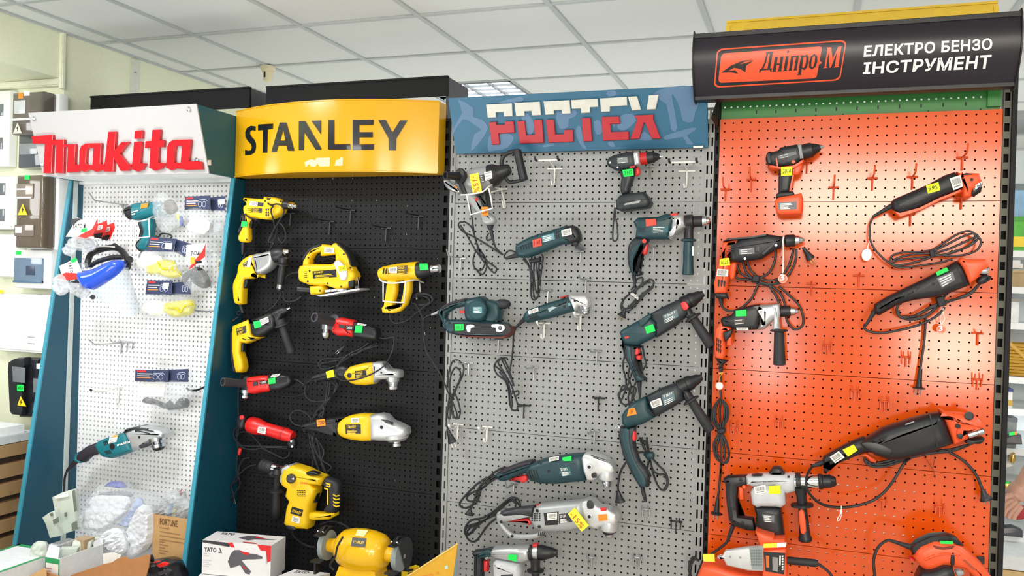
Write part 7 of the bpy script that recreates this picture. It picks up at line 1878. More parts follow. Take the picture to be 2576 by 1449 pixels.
A(t, 'bag', FILM, pillow([(1090,932),(1450,935),(1488,975),(1478,1080),(1420,1112),(1160,1115),(1078,1080),(1068,1020)],-.13,.06,.014,24, seed=13))
YW_ = mat('white_card', 'e9e7e6',.5)
def ycard(t, q, y, txt='YATO', red=None, tq=None):
    o = A(t, 'header_card', YW_, MB().slab(q, y,.0022,0), smooth=0)
    if red:
        A(t, 'red_stripe', mat('red_card', 'd92a22',.45), MB().slab(red, y-.0016,.001,0), smooth=0)
    if tq and txt:
        writing(txt, tq, y-.0013, INK, o, bold=.01, lift=.0004)
    return o
t = T('eye_mask_pack', 'black goggles in a clear bag under a white and red card', 'pack',(1500,780),-.15)
ycard(t,[(1418,562),(1560,550),(1556,715),(1408,712)],-.18, red=[(1560,556),(1557,650),(1445,748),(1436,742),(1470,690),(1535,610)], tq=[(1450,608),(1522,606),(1518,642),(1446,644)], txt='TOΔ')
sticker(t,[(1447,655),(1480,653),(1478,705),(1444,705)],-.1825, mat('amber_sticker', 'f2a530',.6))
MB().slab([(1484,685),(1530,682),(1535,700),(1488,704)],-.1825,.0008,0).obj('dark_print', INK, t, smooth=0)
A(t, 'goggle_body', BLACK, pillow([(1440,760),(1500,728),(1558,760),(1592,830),(1590,880),(1540,892),(1470,855)],-.17,.05,.003,20, seed=14))
A(t, 'strap', BLACK, S([(1395,790),(1440,755),(1450,775),(1425,820),(1400,850),(1390,830)],-.16,.02,.005))
A(t, 'bag', FILM, pillow([(1385,800),(1448,738),(1520,735),(1600,800),(1598,885),(1482,952),(1452,900),(1400,850)],-.17,.07,.012,24, seed=15))
t = T('goggles_pack', 'packs under white and red cards hanging at the upper left over the teal side panel', 'pack',(640,460),-.2)
for k,(dx, dy, dy_) in enumerate(((130,30,.1),(75,15,.06))):
    A(t, 'red_card', mat('red_card', ''), MB().slab([(640+dx,400+dy),(735+dx,362+dy),(742+dx,400+dy),(705+dx,490+dy),(600+dx,480+dy)],-.22+dy_,.002,0), smooth=0)
    A(t, 'dark_print', INK, MB().slab([(640+dx,465+dy),(705+dx,455+dy),(690+dx,500+dy),(640+dx,490+dy)],-.222+dy_,.001,0), smooth=0)
    sq = [(670+dx,400+dy),(706+dx,394+dy),(700+dx,428+dy),(664+dx,434+dy)]
    o = sticker(t, sq,-.222+dy_, PAPER, 'CE', name='mark_label')
o = ycard(t,[(598,376),(738,354),(700,480),(640,500),(500,500),(548,424)],-.23, red=[(570,512),(620,480),(700,440),(740,362),(742,410),(702,492),(640,515)], tq=[(553,402),(655,398),(650,432),(548,436)], txt='YATO Δ')
sticker(t,[(622,440),(658,432),(655,462),(612,466)],-.2335)
A(t, 'grey_back_card', DGREY, S([(545,366),(600,358),(598,378),(560,410),(538,400)],-.225,.002,0,1))
A(t, 'dark_content', DGREY, pillow([(560,520),(690,515),(715,570),(660,590),(580,570)],-.22,.03,.006, seed=16))
A(t, 'bag', FILMD, pillow([(498,570),(560,500),(640,505),(720,520),(725,585),(660,622),(580,600),(535,650),(478,620)],-.23,.05,.016,22, seed=17))
A(t, 'hook_wire', CHH, MB().tube([(590,356,-.24),(620,372,-.2),(720,400,-.05),(760,410,-.006)],.0026))
t = T('goggles_pack', 'packs with white tilted card and green sticker left of the blue face shield', 'pack',(530,780),-.24)
ycard(t,[(452,722),(580,664),(622,762),(560,828),(468,790)],-.26, red=[(438,800),(500,772),(592,778),(605,815),(520,832),(445,815)], tq=[(540,690),(560,770),(535,776),(515,694)], txt='YATO')
sticker(t,[(532,680),(575,657),(584,684),(550,698)],-.2635)
A(t, 'dark_content', DGREY, pillow([(540,840),(610,845),(640,900),(590,930),(540,890)],-.24,.03,.006, seed=20))
A(t, 'bag', FILMD, pillow([(408,810),(470,778),(520,850),(512,922),(452,948),(412,885)],-.26,.05,.016,22, seed=18))
A(t, 'bag', FILMD, pillow([(505,850),(620,848),(672,930),(622,968),(548,932)],-.24,.05,.016,22, seed=19))
A(t, 'bag', FILM, pillow([(600,700),(660,700),(668,745),(610,760)],-.22,.03,.012,22, seed=21))
t = T('face_shield', 'blue browed clear face shield with black headband', 'face shield',(800,800),-.16)
hb = MB()
hb.tube([(672,735,-.2),(668,690,-.2),(692,632,-.17),(750,602,-.12),(840,582,-.1),(905,592,-.1),(950,640,-.12),(972,690,-.16),(968,735,-.2)],.014, n=8)
hb.tube([(690,720,-.21),(740,690,-.21),(840,660,-.21),(930,655,-.2)],.011, n=8)
hb.tube([(845,582,-.09),(870,560,-.09),(905,585,-.1)],.008, n=6)
A(t, 'headband', BLACK, hb, smooth=60)
A(t, 'adjust_knob', BLACK, MB().lathe(W((978,672),-.19), W((985,675),-.215),[(0,.016),(.8,.016),(1,.01)], n=14))
A(t, 'adjust_knob', BLACK, MB().lathe(W((705,958),-.2), W((705,962),-.215),[(0,.011),(1,.008)], n=12))
A(t, 'brow_guard', mat('blue_gloss_plastic', '2554d6',.14, coat=.5, var=.03), pillow([(600,768),(652,756),(730,738),(820,692),(890,674),(938,688),(936,735),(890,790),(790,858),(715,902),(660,895),(618,840)],-.24,.09,.0,18, edge=70, seed=22))
vz = MB()
ups = [(640,885),(720,905),(800,860),(890,795),(945,735),(975,735)]
los = [(745,965),(800,1010),(860,1050),(940,1092),(1030,1104),(1065,1060)]
yy_ = [-.26,-.28,-.285,-.27,-.24,-.2]
vs = []
for (a, b), y in zip(zip(ups, los), yy_):
    for k in range(5):
        f = k/4
        vs.append(W((a[0]+(b[0]-a[0])*f, a[1]+(b[1]-a[1])*f), y))
vz.put(vs+[v+Vector((0,.002,0)) for v in vs],[(i*5+k, i*5+5+k, i*5+6+k, i*5+k+1) for i in range(5) for k in range(4)]+[(30+i*5+k,30+i*5+k+1,30+i*5+6+k,30+i*5+5+k) for i in range(5) for k in range(4)])
A(t, 'visor', mat('clear_visor', 'cfdbe8',.05, alpha=.38, coat=.5, var=.01), vz, smooth=80)
A(t, 'white_strap', WHH, MB().tube([(720,580,-.15),(770,572,-.15),(840,574,-.12),(900,585,-.1)],.0035))
C(3)
t = T('goggles_pack', 'dark goggles pack with two navy cards above the teal angle grinder', 'pack',(1030,270),-.1)
card(t,[(1060,130),(1208,122),(1205,206),(1058,208)],-.11, red=False)
card(t,[(868,126),(1082,130),(1080,208),(866,202)],-.125)
A(t, 'dark_goggles', mat('smoke_lens', '2e3034',.15, coat=.4), pillow([(918,342),(935,302),(1030,330),(1062,342),(1090,318),(1118,352),(1150,308),(1202,312),(1205,368),(1082,388),(1010,356)],-.105,.035,.003,16, edge=20, seed=23))
A(t, 'white_sheet', PAPER, S([(890,206),(1060,208),(1050,300),(880,300)],-.1,.002,0,1))
A(t, 'bag', FILM, pillow([(864,203),(1206,205),(1212,370),(1130,412),(905,406),(862,300)],-.11,.06,.014,24, seed=24))
hook((765,238), WHH, 'white hook with hanging loop left of the dark goggles pack', L=.15, up=.0, bar=.04, leg=.07, kind='J', side=-.015, tipm=RUBBER)
C(2)
t = hook((970,1300), CHH, 'long zinc double hook in the middle of the white board', L=.2, up=.02, bar=.085, leg=.045, kind='W')
hook((925,1308), CHH, 'long zinc hook beside the double hook in the middle of the white board', L=.18, up=.025, bar=.03, leg=.05, side=-.01)
hook((1640,1066), CHH, 'zinc hook at the right edge right of the lower yellow goggles', L=.13, up=.01, bar=.03, leg=.03, side=-.02)
C(3)
t = T('extension_lead', 'short black cord end at the right edge of the white board', 'cable',(1270,250),-.05)
A(t, 'cord', CORD, MB().tube([(1195,245,-.08),(1215,258,-.075),(1250,260,-.06),(1290,248,-.04),(1332,224,-.008)],.005))
t = T('angle_grinder', 'teal angle grinder with grey head on the white board', 'angle grinder',(780,590),-.1)
A(t, 'handle', mat('dark_violet_rubber', '2c2630'), S([(500,690),(515,655),(570,615),(640,588),(665,620),(655,660),(590,682),(545,720),(515,716)],-.095,.05,.018,1))
A(t, 'handle_end', TEALM, S([(492,690),(508,658),(525,650),(520,690),(550,716),(535,722),(505,716)],-.094,.056,.012,1))
A(t, 'body', TEALM, S([(636,606),(660,576),(740,546),(838,518),(852,560),(877,640),(800,672),(740,692),(690,682),(660,655)],-.1,.085,.026,1))
A(t, 'gear_head', ALU, S([(830,522),(860,500),(940,484),(1060,508),(1078,530),(1072,558),(1005,575),(940,628),(877,642),(852,570)],-.1,.08,.022,1))
A(t, 'top_guard', DGREY, S([(828,524),(850,498),(900,486),(985,498),(990,512),(900,500),(860,520)],-.1,.086,.006,1))
bars(t,[[(880,500),(985,520),(985,526),(880,508)],[(875,512),(960,534),(958,540),(875,520)]],-.1405, DGREY, 'head_groove')
A(t, 'bearing', DGREY, S([(895,610),(960,595),(965,612),(905,632)],-.14,.01,.003))
A(t, 'spindle', STEEL, Rd((1005,560),(1020,640),[(0,55),(.3,50),(.35,32),(.5,32),(.55,40),(.8,38),(1,22)],-.105))
A(t, 'spindle_nut', BLACK, Rd((1015,612),(1022,645),[(0,38),(.6,38),(1,22)],-.104, n=8))
writing('makita',[(746,602),(834,578),(836,594),(750,618)],-.1432, PAPER, t, bold=.03, shear=.2)
plate(t,[(704,552),(757,545),(745,590),(694,602)],-.1432, m_=PAPER, lines=3, ink=GREYP, name='paper_label')
bars(t,[[(724,551),(758,546),(756,555),(722,560)]],-.1445, mat('amber_sticker', 'f2a530'), 'amber_print')
dots(t,[(718,620)],.015,-.1432, BLACK, 'brush_cap')
dots(t,[(872,520),(892,560),(918,605)],.006,-.1405)
bars(t,[[(660+9*i,590-4*i),(664+9*i,588-4*i),(676+9*i,612-4*i),(672+9*i,614-4*i)] for i in range(3)]+[[(668+9*i,650-2*i),(672+9*i,648-2*i),(690+9*i,668-2*i),(686+9*i,670-2*i)] for i in range(4)],-.143)
A(t, 'strain_relief', mat('dark_violet_rubber', ''), Rd((510,690),(430,775),[(0,20),(.6,15),(1,9)],-.1))
cord(t,[(435,765,-.1),(415,820,-.12),(410,900,-.16),(400,980,-.2)], r=.0055)
# ================================================================ the heap below the white board
def onq(q, polys, m_, name, parent, lift=.0012):
    """flat print on a four-cornered world face q (tl, tr, br, bl); polys in u, v (v up)"""
    n = (q[1]-q[0]).cross(q[3]-q[0]).normalized()
    if n.y > 0 or (abs(n.y) < .2 and n.z < 0):
        n = -n
    def P_(u, v):
        a, b = q[0].lerp(q[1], u), q[3].lerp(q[2], u)
        return b.lerp(a, v)+n*lift
    mb = MB()
    for p in polys:
        mb.put([P_(*s_) for s_ in p],[tuple(range(len(p)))])
    o = mb.obj(name, m_, parent, smooth=0)
    return o
def onq_text(txt, q, r, m_, parent, name='writing', bold=.02, lift=.0014):
    vs, fs = text_mesh(txt, bold,2)
    n = (q[1]-q[0]).cross(q[3]-q[0]).normalized()
    if n.y > 0 or (abs(n.y) < .2 and n.z < 0):
        n = -n
    mb = MB()
    out = []
    for u, v in vs:
        uu, vv = r[0]+(r[2]-r[0])*u, r[1]+(r[3]-r[1])*v
        a, b = q[0].lerp(q[1], uu), q[3].lerp(q[2], uu)
        out.append(b.lerp(a, vv)+n*lift)
    return mb.put(out, fs).obj(name, m_, parent, smooth=0)
def cbox(name, label, cat, tl, tr, br_, bl_, y, h, m_, group=None):
    """a box from the four corners of its top (front left, front right, back right, back left) and its height"""
    a = W(tl, y)
    z = a.z
    top = [a, WZ(tr, z), WZ(br_, z), WZ(bl_, z)]
    bot = [v-Vector((0,0, h)) for v in top]
    c_ = sum(bot, Vector())/4
    t = thing(name, label, cat, c_, group)
    A(t, 'carton_body', m_, MB().hexa(bot, top), smooth=0)
    return t, top, bot
C(6)
t1, top, bot = cbox('tool_box', 'white carton with grinder picture, upper of the two stacked at the left', 'box',(95,1155),(652,1203),(770,1130),(215,1085),-.34,.135, mat('white_carton', 'e4e2e4',.5, var=.02), 'white tool cartons')
LG, RC, DK = mat('pale_grey_print', 'c3c2c6',.5), mat('red_carton_print', 'd8262a',.5), mat('dark_print', '3a3a40',.5)
def yato_front(t, top, bot, full=True):
    q = [top[0], top[1], bot[1], bot[0]]
    onq_text('YATO', q,(.03,.66,.21,.80), DK, t)
    onq(q,[[(.235,.66),(.295,.66),(.26,.81),(.25,.81),(.27,.69),(.245,.69)]], DK, 'triangle_logo', t)
    onq(q,[[(.0,.93),(.40,.86),(.40,.93),(.36,.98),(0,1)]], DK, 'dark_band', t)
    onq(q,[[(.36,.98),(.42,.86),(.48,.86),(.44,1)]], RC, 'red_stripe', t)
    onq(q,[[(.8,1),(.85,.84),(.93,.84),(.95,.5),(1,.55),(1,1)]], RC, 'red_corner', t)
    onq(q,[[(.02,.615),(.11,.615),(.11,.60),(.02,.60)]]+[[(.02, v),(.10+.04*(k % 2), v),(.10+.04*(k % 2), v-.018),(.02, v-.018)] for k, v in enumerate((.55,.42,.36,.30,.24))], LG, 'print_lines', t)
    onq(q,[[(.38,.42),(.42,.66),(.47,.78),(.55,.80),(.62,.72),(.78,.72),(.88,.66),(.88,.60),(.76,.56),(.66,.54),(.58,.50),(.64,.36),(.72,.20),(.70,.10),(.64,.12),(.56,.36),(.50,.30),(.42,.24),(.40,.34)]], mat('grey_tool_print', '5a5860',.5), 'grinder_picture', t)
    onq(q,[[(.54,.79),(.60,.70),(.68,.66),(.69,.74),(.62,.75)],[(.60,.36),(.64,.3),(.66,.22),(.62,.26)]], RC, 'red_picture_part', t, lift=.0018)
    onq(q,[[(.93,.45),(.95,.45),(.95,.75),(.93,.75)]], LG, 'barcode_strip', t)
yato_front(t1, top, bot)
qt = [top[3], top[2], top[1], top[0]]
onq_text('YATO', qt,(.1,.68,.3,.9), DK, t1, name='top_writing')
onq(qt,[[(.42,.50),(.50,.75),(.62,.78),(.80,.62),(.95,.60),(.80,.50),(.66,.46),(.60,.3),(.5,.4)]], mat('grey_tool_print', ''), 'top_picture', t1)
onq(qt,[[(.62,.72),(.78,.62),(.8,.56),(.64,.6)],[(.55,.12),(.62,.02),(.8,.02),(.72,.12)]], RC, 'top_red_print', t1, lift=.0018)
qs = [top[1], top[2], bot[2], bot[1]]
onq(qs,[[(.0,0),(.25,0),(.25,.97),(.0,1)]], RC, 'side_red_band', t1)
onq(qs,[[(.26,.1),(1,.05),(1,.55),(.26,.6)]], mat('grey_tool_print', ''), 'side_picture', t1)
zz = bot[0].z-.004
m2 = mat('white_carton', '')
q0 = [Vector((v.x, v.y, zz)) for v in bot]
off = Vector((-.005,-.012,0))
t2 = thing('tool_box', 'white carton with red outline, lower of the two stacked at the left', 'box', sum(q0, Vector())/4-Vector((0,0,.12)), 'white tool cartons')
tp = [v+off for v in q0]
bt = [v-Vector((0,0,.13)) for v in tp]
A(t2, 'carton_body', m2, MB().hexa(bt, tp), smooth=0)
q = [tp[0], tp[1], bt[1], bt[0]]
onq_text('YATO', q,(.03,.58,.21,.76), DK, t2)
onq(q,[[(.3,.55),(.33,.82),(.95,.82),(.95,.79),(.34,.79),(.32,.55)],[(.7,.98),(.74,.86),(.95,.86),(.95,.9),(.77,.9),(.75,.99)]], RC, 'red_outline', t2)
onq_text('YATO', q,(.6,.88,.8,.97), RC, t2, name='red_writing')
t3, tp, bt = cbox('tool_box', 'white carton lying flat in front of the bench grinder', 'box',(700,1452),(1010,1485),(1130,1425),(840,1395),-.34,.1, m2, 'white tool cartons')
onq_text('YATO',[tp[3], tp[2], tp[1], tp[0]],(.12,.62,.5,.9), mat('grey_tool_print', ''), t3)
onq([tp[0], tp[1], bt[1], bt[0]],[[(.0,.9),(1,.9),(1,1),(0,1)]], DK, 'dark_band', t3)
t = T('cardboard_sign', 'yellow cardboard sign leaning at the foot of the grey stand', 'sign',(1980,1400),-.3)
A(t, 'card', mat('ochre_card', 'd9a52c',.6, var=.06), MB().slab([(1735,1470),(2168,1190),(2120,1520),(1735,1560)],-.3,.006,.001), smooth=0)
A(t, 'card_edge', mat('dull_yellow_edge', 'e8c46a',.6), MB().tube([(1735,1466,-.303),(2168,1186,-.303)],.003, sm=1))
bars(t,[[(2060,1370),(2085,1360),(2090,1388),(2065,1398)]],-.3042, mat('pale_blue_print2', 'bcd6d2',.5), 'pale_spot')
bars(t,[[(1850,1449),(1960,1430),(1965,1449),(1850,1470)],[(1990,1420),(2010,1415),(2012,1428),(1992,1432)]],-.3042, mat('orange_brown_print', 'd98f2e',.5), 'printed_blot')
t = T('cardboard_sign', 'pale blue card edge behind the yellow cardboard sign', 'sign',(2120,1420),-.24)
A(t, 'card', mat('pale_blue_card', '8fb8c9',.6), MB().slab([(2100,1360),(2160,1320),(2140,1520),(2090,1520)],-.25,.004,.001), smooth=0)
t = T('small_box', 'small yellow box behind the bench grinder wheel', 'box',(1780,1420),-.1)
A(t, 'carton_body', mat('bright_yellow_carton', 'f0d21c',.5), MB().slab([(1735,1395),(1800,1375),(1830,1385),(1830,1500),(1735,1500)],-.1,.06,.002), smooth=0)
bars(t,[[(1752,1400),(1800,1388),(1805,1404),(1760,1418)],[(1762,1425),(1810,1410),(1812,1418),(1764,1434)]],-.1312, INK, 'dark_print')
bars(t,[[(1805,1378),(1830,1386),(1830,1400),(1806,1392)]],-.1312, ORST, 'orange_print')
struct('black_shelf', MB().box(-2.23,-1.285,-.42,-.004,.19,.21), BLKM, ks)
struct('grey_shelf', MB().box(-2.23,-1.285,-.42,-.415,.1,.19), GREYM, ks)
C(14)
ZSH = .2
t = T('carton', 'brown carton with dark printed lettering beside the right teal panel', 'carton',(1780,900),-.2)
a, b = W((1535,607),-.24), W((2030,688),-.24)
b.x = min(b.x,-2.262)
z1 = (a.z+b.z)/2
kb = MB()
D_ = .15
for x0, x1, y0, y1 in ((a.x, b.x,-.24,-.236),(a.x, b.x,-.24+D_-.004,-.24+D_),(a.x, a.x+.004,-.236,-.24+D_-.004),(b.x-.004, b.x,-.236,-.24+D_-.004)):
    kb.box(x0, x1, y0, y1, ZSH, z1)
kb.box(a.x, b.x,-.24,-.24+D_, ZSH, ZSH+.004)
A(t, 'carton_body', mat('light_brown_cardboard', 'c69c68',.8, var=.05, bump=.1), kb, smooth=0)
fq = [Vector((a.x,-.24, z1)), Vector((b.x,-.24, z1)), Vector((b.x,-.24, ZSH)), Vector((a.x,-.24, ZSH))]
hh = z1-ZSH
BRI = mat('brown_ink', '6b4a32',.7)
onq_text('FORTUNE', fq,(.2,1-.055/hh*.5-.012/hh,.68,1-.012/hh), BRI, t)
onq(fq,[[(.2,1-.05/hh-.012*k/hh*1.4),(.2+(.25,.55,.7,.72)[k],1-.05/hh-.012*k/hh*1.4),(.2+(.25,.55,.7,.72)[k],1-.054/hh-.012*k/hh*1.4),(.2,1-.054/hh-.012*k/hh*1.4)] for k in range(4)]+
    [[(.2,1-.11/hh-.012*k/hh),(.36+.08*(k % 2),1-.11/hh-.012*k/hh),(.36+.08*(k % 2),1-.114/hh-.012*k/hh),(.2,1-.114/hh-.012*k/hh)] for k in range(5)], mat('faded_brown_ink', '9a7650',.7), 'print_lines', t)
t = T('clear_pack', 'crumpled clear bags with blue and yellow bits sticking out of the brown carton', 'pack',(1850,520),-.17)
A(t, 'blue_bit', mat('blue_bit', '4a86c4',.4), S([(1745,490),(1805,478),(1775,640),(1722,640)],-.18,.008,.002))
A(t, 'yellow_bit', mat('yellow_bit', 'd8c233',.4), S([(1795,560),(1850,520),(1840,660),(1780,660)],-.175,.008,.002))
A(t, 'red_bit', mat('red_bit', 'b3484c',.4), S([(1895,305),(1935,280),(1920,360),(1905,350)],-.17,.004,.001))
A(t, 'bag', FILMD, pillow([(1655,470),(1745,285),(1790,340),(1830,240),(1880,330),(1935,285),(1960,400),(2060,505),(2030,690),(1820,690),(1620,640)],-.18,.06,.03,26, seed=31, fq=45))
A(t, 'bag', FILM, pillow([(1700,520),(1850,420),(2000,500),(2010,690),(1680,690)],-.15,.05,.03,26, seed=32, fq=45))
t = T('plastic_bag', 'big clear bag of white folded sheets with a deep blue cap on top', 'bag',(1100,700),-.16)
A(t, 'blue_cap', mat('deep_blue_plastic', '1f2fb0',.3), pillow([(905,235),(925,190),(980,162),(1085,172),(1130,205),(1155,255),(1050,252),(960,240)],-.14,.05,.002,20, seed=33))
A(t, 'grey_rim', mat('grey_violet_rim', '8d8c96',.35), pillow([(800,340),(960,300),(1200,315),(1250,360),(1200,392),(900,375)],-.15,.04,.002,24, seed=34))
WS = mat('white_fabric_sheet', 'e9ecf2',.7, var=.02)
A(t, 'white_sheet', WS, pillow([(722,372),(960,358),(1215,380),(1190,545),(960,560),(700,535)],-.19,.03,.004,26, seed=35))
A(t, 'white_sheet', WS, pillow([(645,530),(900,528),(1175,560),(1100,660),(960,760),(800,820),(600,805),(612,660)],-.22,.04,.006,26, seed=36))
A(t, 'white_sheet', WS, pillow([(1400,480),(1520,560),(1540,700),(1520,1000),(1380,1150),(1230,1190),(1140,1020),(1230,800),(1290,640)],-.24,.07,.012,26, seed=37))
A(t, 'blue_fold', mat('pale_blue_fabric', 'a9b9de',.6), pillow([(1325,375),(1405,480),(1280,640),(1255,770),(1140,775),(1085,735),(1180,610),(1260,500)],-.235,.035,.006,24, seed=38))
A(t, 'crumpled_end', WS, pillow([(850,880),(1000,800),(1120,850),(1180,1090),(1100,1150),(960,1080),(880,1010)],-.3,.05,.03,22, seed=39, fq=40))
A(t, 'bag', FILM, pillow([(830,240),(920,172),(1100,176),(1165,250),(1420,330),(1640,480),(1545,600),(1530,1000),(1400,1160),(1210,1210),(900,1020),(840,880),(590,810),(615,640),(650,520),(715,500),(738,380),(790,310)],-.23,.14,.02,34, seed=40, edge=80))
PKT = mat('greenish_packet', 'dfe7df',.25, var=.06, scale=14, hex2='aab5a8')
t = T('packet', 'tall pale packet leaning against the left teal panel, in front', 'packet',(380,600),-.3)
A(t, 'wrapper', PKT, S([(205,370),(330,310),(465,268),(478,300),(528,815),(420,850),(295,895),(240,560)],-.3,.035,.006,1))
A(t, 'clip_edge', WHITE, S([(205,365),(385,335),(392,372),(228,405)],-.322,.008,.002,1))
bars(t,[[(440,300),(472,285),(505,560),(470,580)],[(430,740),(500,700),(512,815),(440,835)],[(335,590),(362,585),(362,645),(338,648)]],-.3235, mat('grey_green_print2', '6f776c',.5), 'dark_print')
t = T('packet', 'shorter pale packet leaning behind the tall one', 'packet',(200,740),-.33)
A(t, 'wrapper', PKT, S([(70,645),(160,580),(240,548),(262,700),(292,900),(175,925),(120,740)],-.33,.035,.006,1))
bars(t,[[(135,605),(170,590),(180,630),(150,640)],[(175,690),(250,650),(262,720),(190,750)]],-.353, mat('grey_green_print2', ''), 'dark_print')
yE = -.56
A0, B0 = W((78,1185), yE), W((272,1215), yE)
zb = A0.z*.5+B0.z*.5
B0.z = zb
A0.z = zb
F0 = WX((850,1045), B0.x)
yF = min(F0.y,-.2)
hB = .105
t = thing('open_box', 'open white box with green end holding pale packets', 'box', Vector(((A0.x+B0.x)/2,(yE+yF)/2, zb-hB)))
WC = mat('white_carton_2', 'e3e6ea',.5)
bx = MB()
bx.box(A0.x, B0.x, yE, yE+.003, zb-hB, zb)
bx.box(B0.x-.003, B0.x, yE+.003, yF, zb-hB, zb)
bx.box(A0.x, A0.x+.003, yE+.003, yF, zb-hB, zb+.006)
bx.box(A0.x, B0.x, yF, yF+.003, zb-hB, zb+.02)
bx.box(A0.x, B0.x, yE, yF, zb-hB-.003, zb-hB)
A(t, 'carton_body', WC, bx, smooth=0)
gq = [Vector((A0.x, yE, zb)), Vector((B0.x, yE, zb)), Vector((B0.x, yE, zb-hB)), Vector((A0.x, yE, zb-hB))]
gd = onq(gq,[[(0,0),(1,0),(1,.98),(0,.98)]], mat('green_print', '2a9a5c',.5), 'green_end', t)
onq(gq,[[(.06,.12),(.94,.12),(.94,.78),(.06,.78)]], PAPER, 'white_label', t, lift=.0018)
onq(gq,[[(.1,.6-.1*k),(.5-.06*k,.6-.1*k),(.5-.06*k,.55-.1*k),(.1,.55-.1*k)] for k in range(4)], mat('pink_print', 'cf8f8c',.6), 'print_lines', t, lift=.0024)
A(t, 'inner_lining', mat('brown_lining', '6d5648',.85), MB().box(A0.x+.0035, B0.x-.0035, yE+.004, yF-.001, zb-hB, zb-hB+.02).box(A0.x+.0035, A0.x+.006, yE+.004, yF-.001, zb-hB, zb), smooth=0)
A(t, 'end_flap', WC, MB().hexa([(A0.x, yE, zb),(B0.x-.01, yE, zb),(B0.x-.01, yE+.002, zb),(A0.x, yE+.002, zb)],[(A0.x+.006, yE+.012, zb+.045),(B0.x-.014, yE+.012, zb+.04),(B0.x-.014, yE+.014, zb+.04),(A0.x+.006, yE+.014, zb+.045)]), smooth=0)
A(t, 'long_flap', WC, MB().hexa([(A0.x-.001, yE+.05, zb+.006),(A0.x+.002, yE+.05, zb+.006),(A0.x+.002, yF, zb+.006),(A0.x-.001, yF, zb+.006)],[(A0.x+.002, yE+.05, zb+.028),(A0.x+.005, yE+.05, zb+.028),(A0.x+.005, yF, zb+.03),(A0.x+.002, yF, zb+.03)]), smooth=0)
A(t, 'side_tab', WC, MB().hexa([(B0.x-.001, yE+.17, zb-.004),(B0.x+.002, yE+.17, zb-.004),(B0.x+.002, yE+.24, zb-.004),(B0.x-.001, yE+.24, zb-.004)],[(B0.x-.014, yE+.172, zb+.018),(B0.x-.011, yE+.172, zb+.018),(B0.x-.011, yE+.238, zb+.018),(B0.x-.014, yE+.238, zb+.018)]), smooth=0)
for k,(y0, x0, x1, zz_) in enumerate(((yE+.06,.15,.75,.0),(yE+.12,.2,.9,.012),(yE+.19,.1,.8,.004))):
    xx0, xx1 = A0.x+(B0.x-A0.x)*x0, A0.x+(B0.x-A0.x)*x1
    tt = thing('packet',('pale green packet in the open white box, next to its green end', 'pale packet lying across the middle of the open white box', 'pale packet at the far end of the open white box')[k], 'packet', Vector(((xx0+xx1)/2, y0, zb-.06)))
    mb = MB()
    mb.prism([Vector((xx0, y0-.02, zb-.07)), Vector((xx1, y0+.03, zb-.06)), Vector((xx1+.0, y0+.05, zb+.012+zz_)), Vector((xx0+.004, y0+.0, zb+.02+zz_))], Vector((-.004,.012,.002)),.004)
    A(tt, 'wrapper', PKT, mb)
tt = thing('small_carton', 'small brown carton at the far end of the open white box', 'carton', Vector(((A0.x+B0.x)/2+.02, yF-.05, zb-.04)))
A(tt, 'carton_body', mat('tan_carton', 'b49a7c',.7), MB().box((A0.x+B0.x)/2-.03, B0.x-.012, yF-.085, yF-.03, zb-.06, zb+.032), smooth=0)
A(tt, 'lid_flap', mat('tan_carton', ''), MB().box((A0.x+B0.x)/2-.03, B0.x-.012, yF-.085, yF-.03, zb+.0325, zb+.035), smooth=0)
C(3)
t = T('flat_box', 'white box with green edges at the bottom left corner', 'box',(80,1380),-.62)
a, b = W((-30,1345),-.66), W((182,1283),-.46)
z1 = W((60,1310),-.58).z
MB().box(a.x-.1, a.x+.13,-.9,-.47, z1-.13, z1).obj('carton_body', WC, t, smooth=0)
q = [Vector((a.x-.1,-.47, z1)), Vector((a.x+.13,-.47, z1)), Vector((a.x+.13,-.9, z1)), Vector((a.x-.1,-.9, z1))]
GP = mat('green_print', '')
for u0, u1, v0, v1 in ((0,1,0,.05),(0,1,.95,1),(0,.06,0,1),(.94,1,0,1)):
    onq(q,[[(u0, v0),(u1, v0),(u1, v1),(u0, v1)]], GP, 'green_border', t)
t = T('flat_box', 'white flat box with green stripes behind the green edged one', 'box',(200,1230),-.4)
z2 = W((200,1240),-.36).z
MB().box(a.x-.08, a.x+.16,-.455,-.24, z2-.1, z2).obj('carton_body', WC, t, smooth=0)
q = [Vector((a.x-.08,-.24, z2)), Vector((a.x+.16,-.24, z2)), Vector((a.x+.16,-.455, z2)), Vector((a.x-.08,-.455, z2))]
for v in (.06,.2,.34):
    onq(q,[[(0, v),(1, v),(1, v+.05),(0, v+.05)]], GP, 'green_border', t)
t = T('packet', 'white bundle of packets between the green edged box and the open white box', 'packet',(240,1330),-.55)
A(t, 'wrapper', PKT, pillow([(215,1240),(270,1225),(300,1260),(285,1400),(235,1420),(205,1330)],-.54,.05,.01,18, seed=45))
C(14)
t = T('carton', 'open brown carton in front with torn flap at the bottom edge', 'carton',(800,1400),-.6)
CB = mat('warm_cardboard', 'b0794a',.8, var=.07, bump=.1)
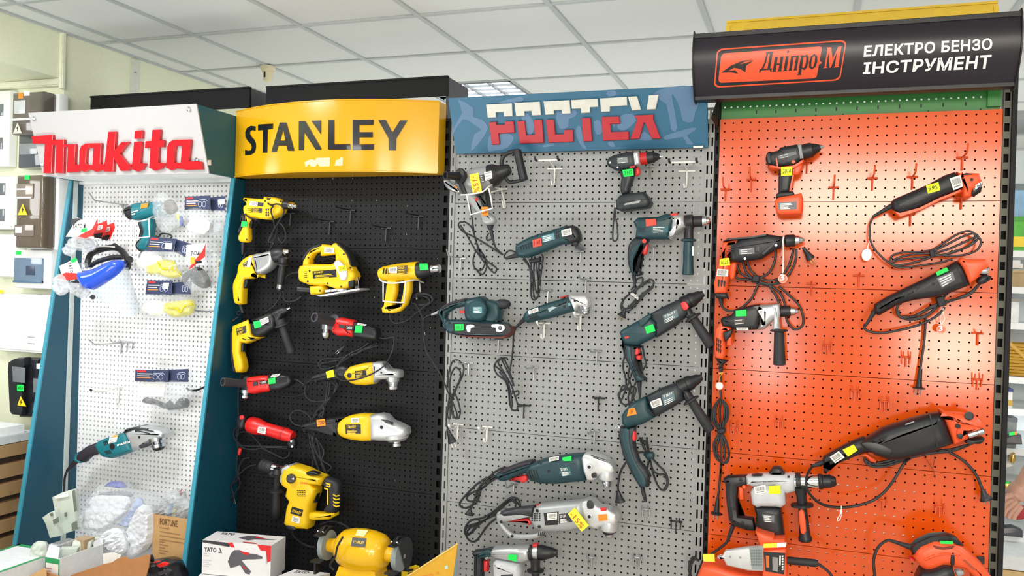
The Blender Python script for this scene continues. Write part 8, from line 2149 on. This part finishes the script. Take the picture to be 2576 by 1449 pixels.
A(t, 'flap', CB, MB().slab([(330,1470),(560,1390),(870,1288),(985,1262),(1050,1215),(1160,1182),(1215,1225),(1370,1190),(1460,1150),(1500,1170),(1480,1330),(1400,1600),(330,1640)],-.5,.005,.001), smooth=0)
A(t, 'flap', mat('pale_cardboard', 'c9a06c',.8), MB().slab([(-260,1520),(60,1340),(90,1370),(100,1640),(-260,1640)],-.62,.005,.001), smooth=0)
A(t, 'flap', CB, MB().slab([(-60,1410),(60,1380),(330,1470),(330,1640),(-60,1640)],-.6,.005,.001), smooth=0)
t = T('angle_grinder', 'black and red angle grinder lying in front of the brown carton', 'angle grinder',(1600,1400),-.36)
A(t, 'side_handle', RUBBER, Rd((1530,1205),(1232,1312),[(0,52),(.08,52),(.1,30),(.9,30),(1,36),(1,24),(.94,22)],-.38,-.46, n=18))
A(t, 'guard_arm', RUBBER, S([(1222,1300),(1270,1310),(1280,1480),(1235,1480)],-.46,.03,.008))
A(t, 'body', mat('black_gloss_plastic', ''), pillow([(1370,1345),(1480,1245),(1600,1215),(1720,1205),(1850,1262),(1905,1400),(1900,1560),(1370,1560)],-.36,.12,.002,30, edge=70, seed=50))
A(t, 'red_panel', RED, S([(1588,1300),(1680,1254),(1760,1276),(1742,1302),(1642,1332)],-.425,.014,.004,1))
A(t, 'red_panel', RED, S([(1535,1262),(1600,1240),(1640,1250),(1570,1275)],-.418,.012,.004,1))
A(t, 'vent_block', DGREY, S([(1600,1400),(1760,1350),(1800,1380),(1640,1440)],-.425,.012,.004,1))
t = T('paper_slip', 'white paper slip at the bottom edge in front of the dark grinder', 'paper',(1340,1430),-.47)
A(t, 'sheet', PAPER, MB().slab([(1280,1449),(1340,1400),(1440,1420),(1400,1480),(1280,1480)],-.47,.003,0), smooth=0)
t = T('paper_slip', 'white sheet lying under the big clear bag', 'paper',(970,1200),-.38)
A(t, 'sheet', PAPER, MB().slab([(860,1145),(1000,1130),(1105,1165),(1060,1280),(865,1290)],-.4,.004,0), smooth=0)
for o in list(bpy.data.objects):
    for k in ('_o', '_f'):
        if k in o:
            del o[k]
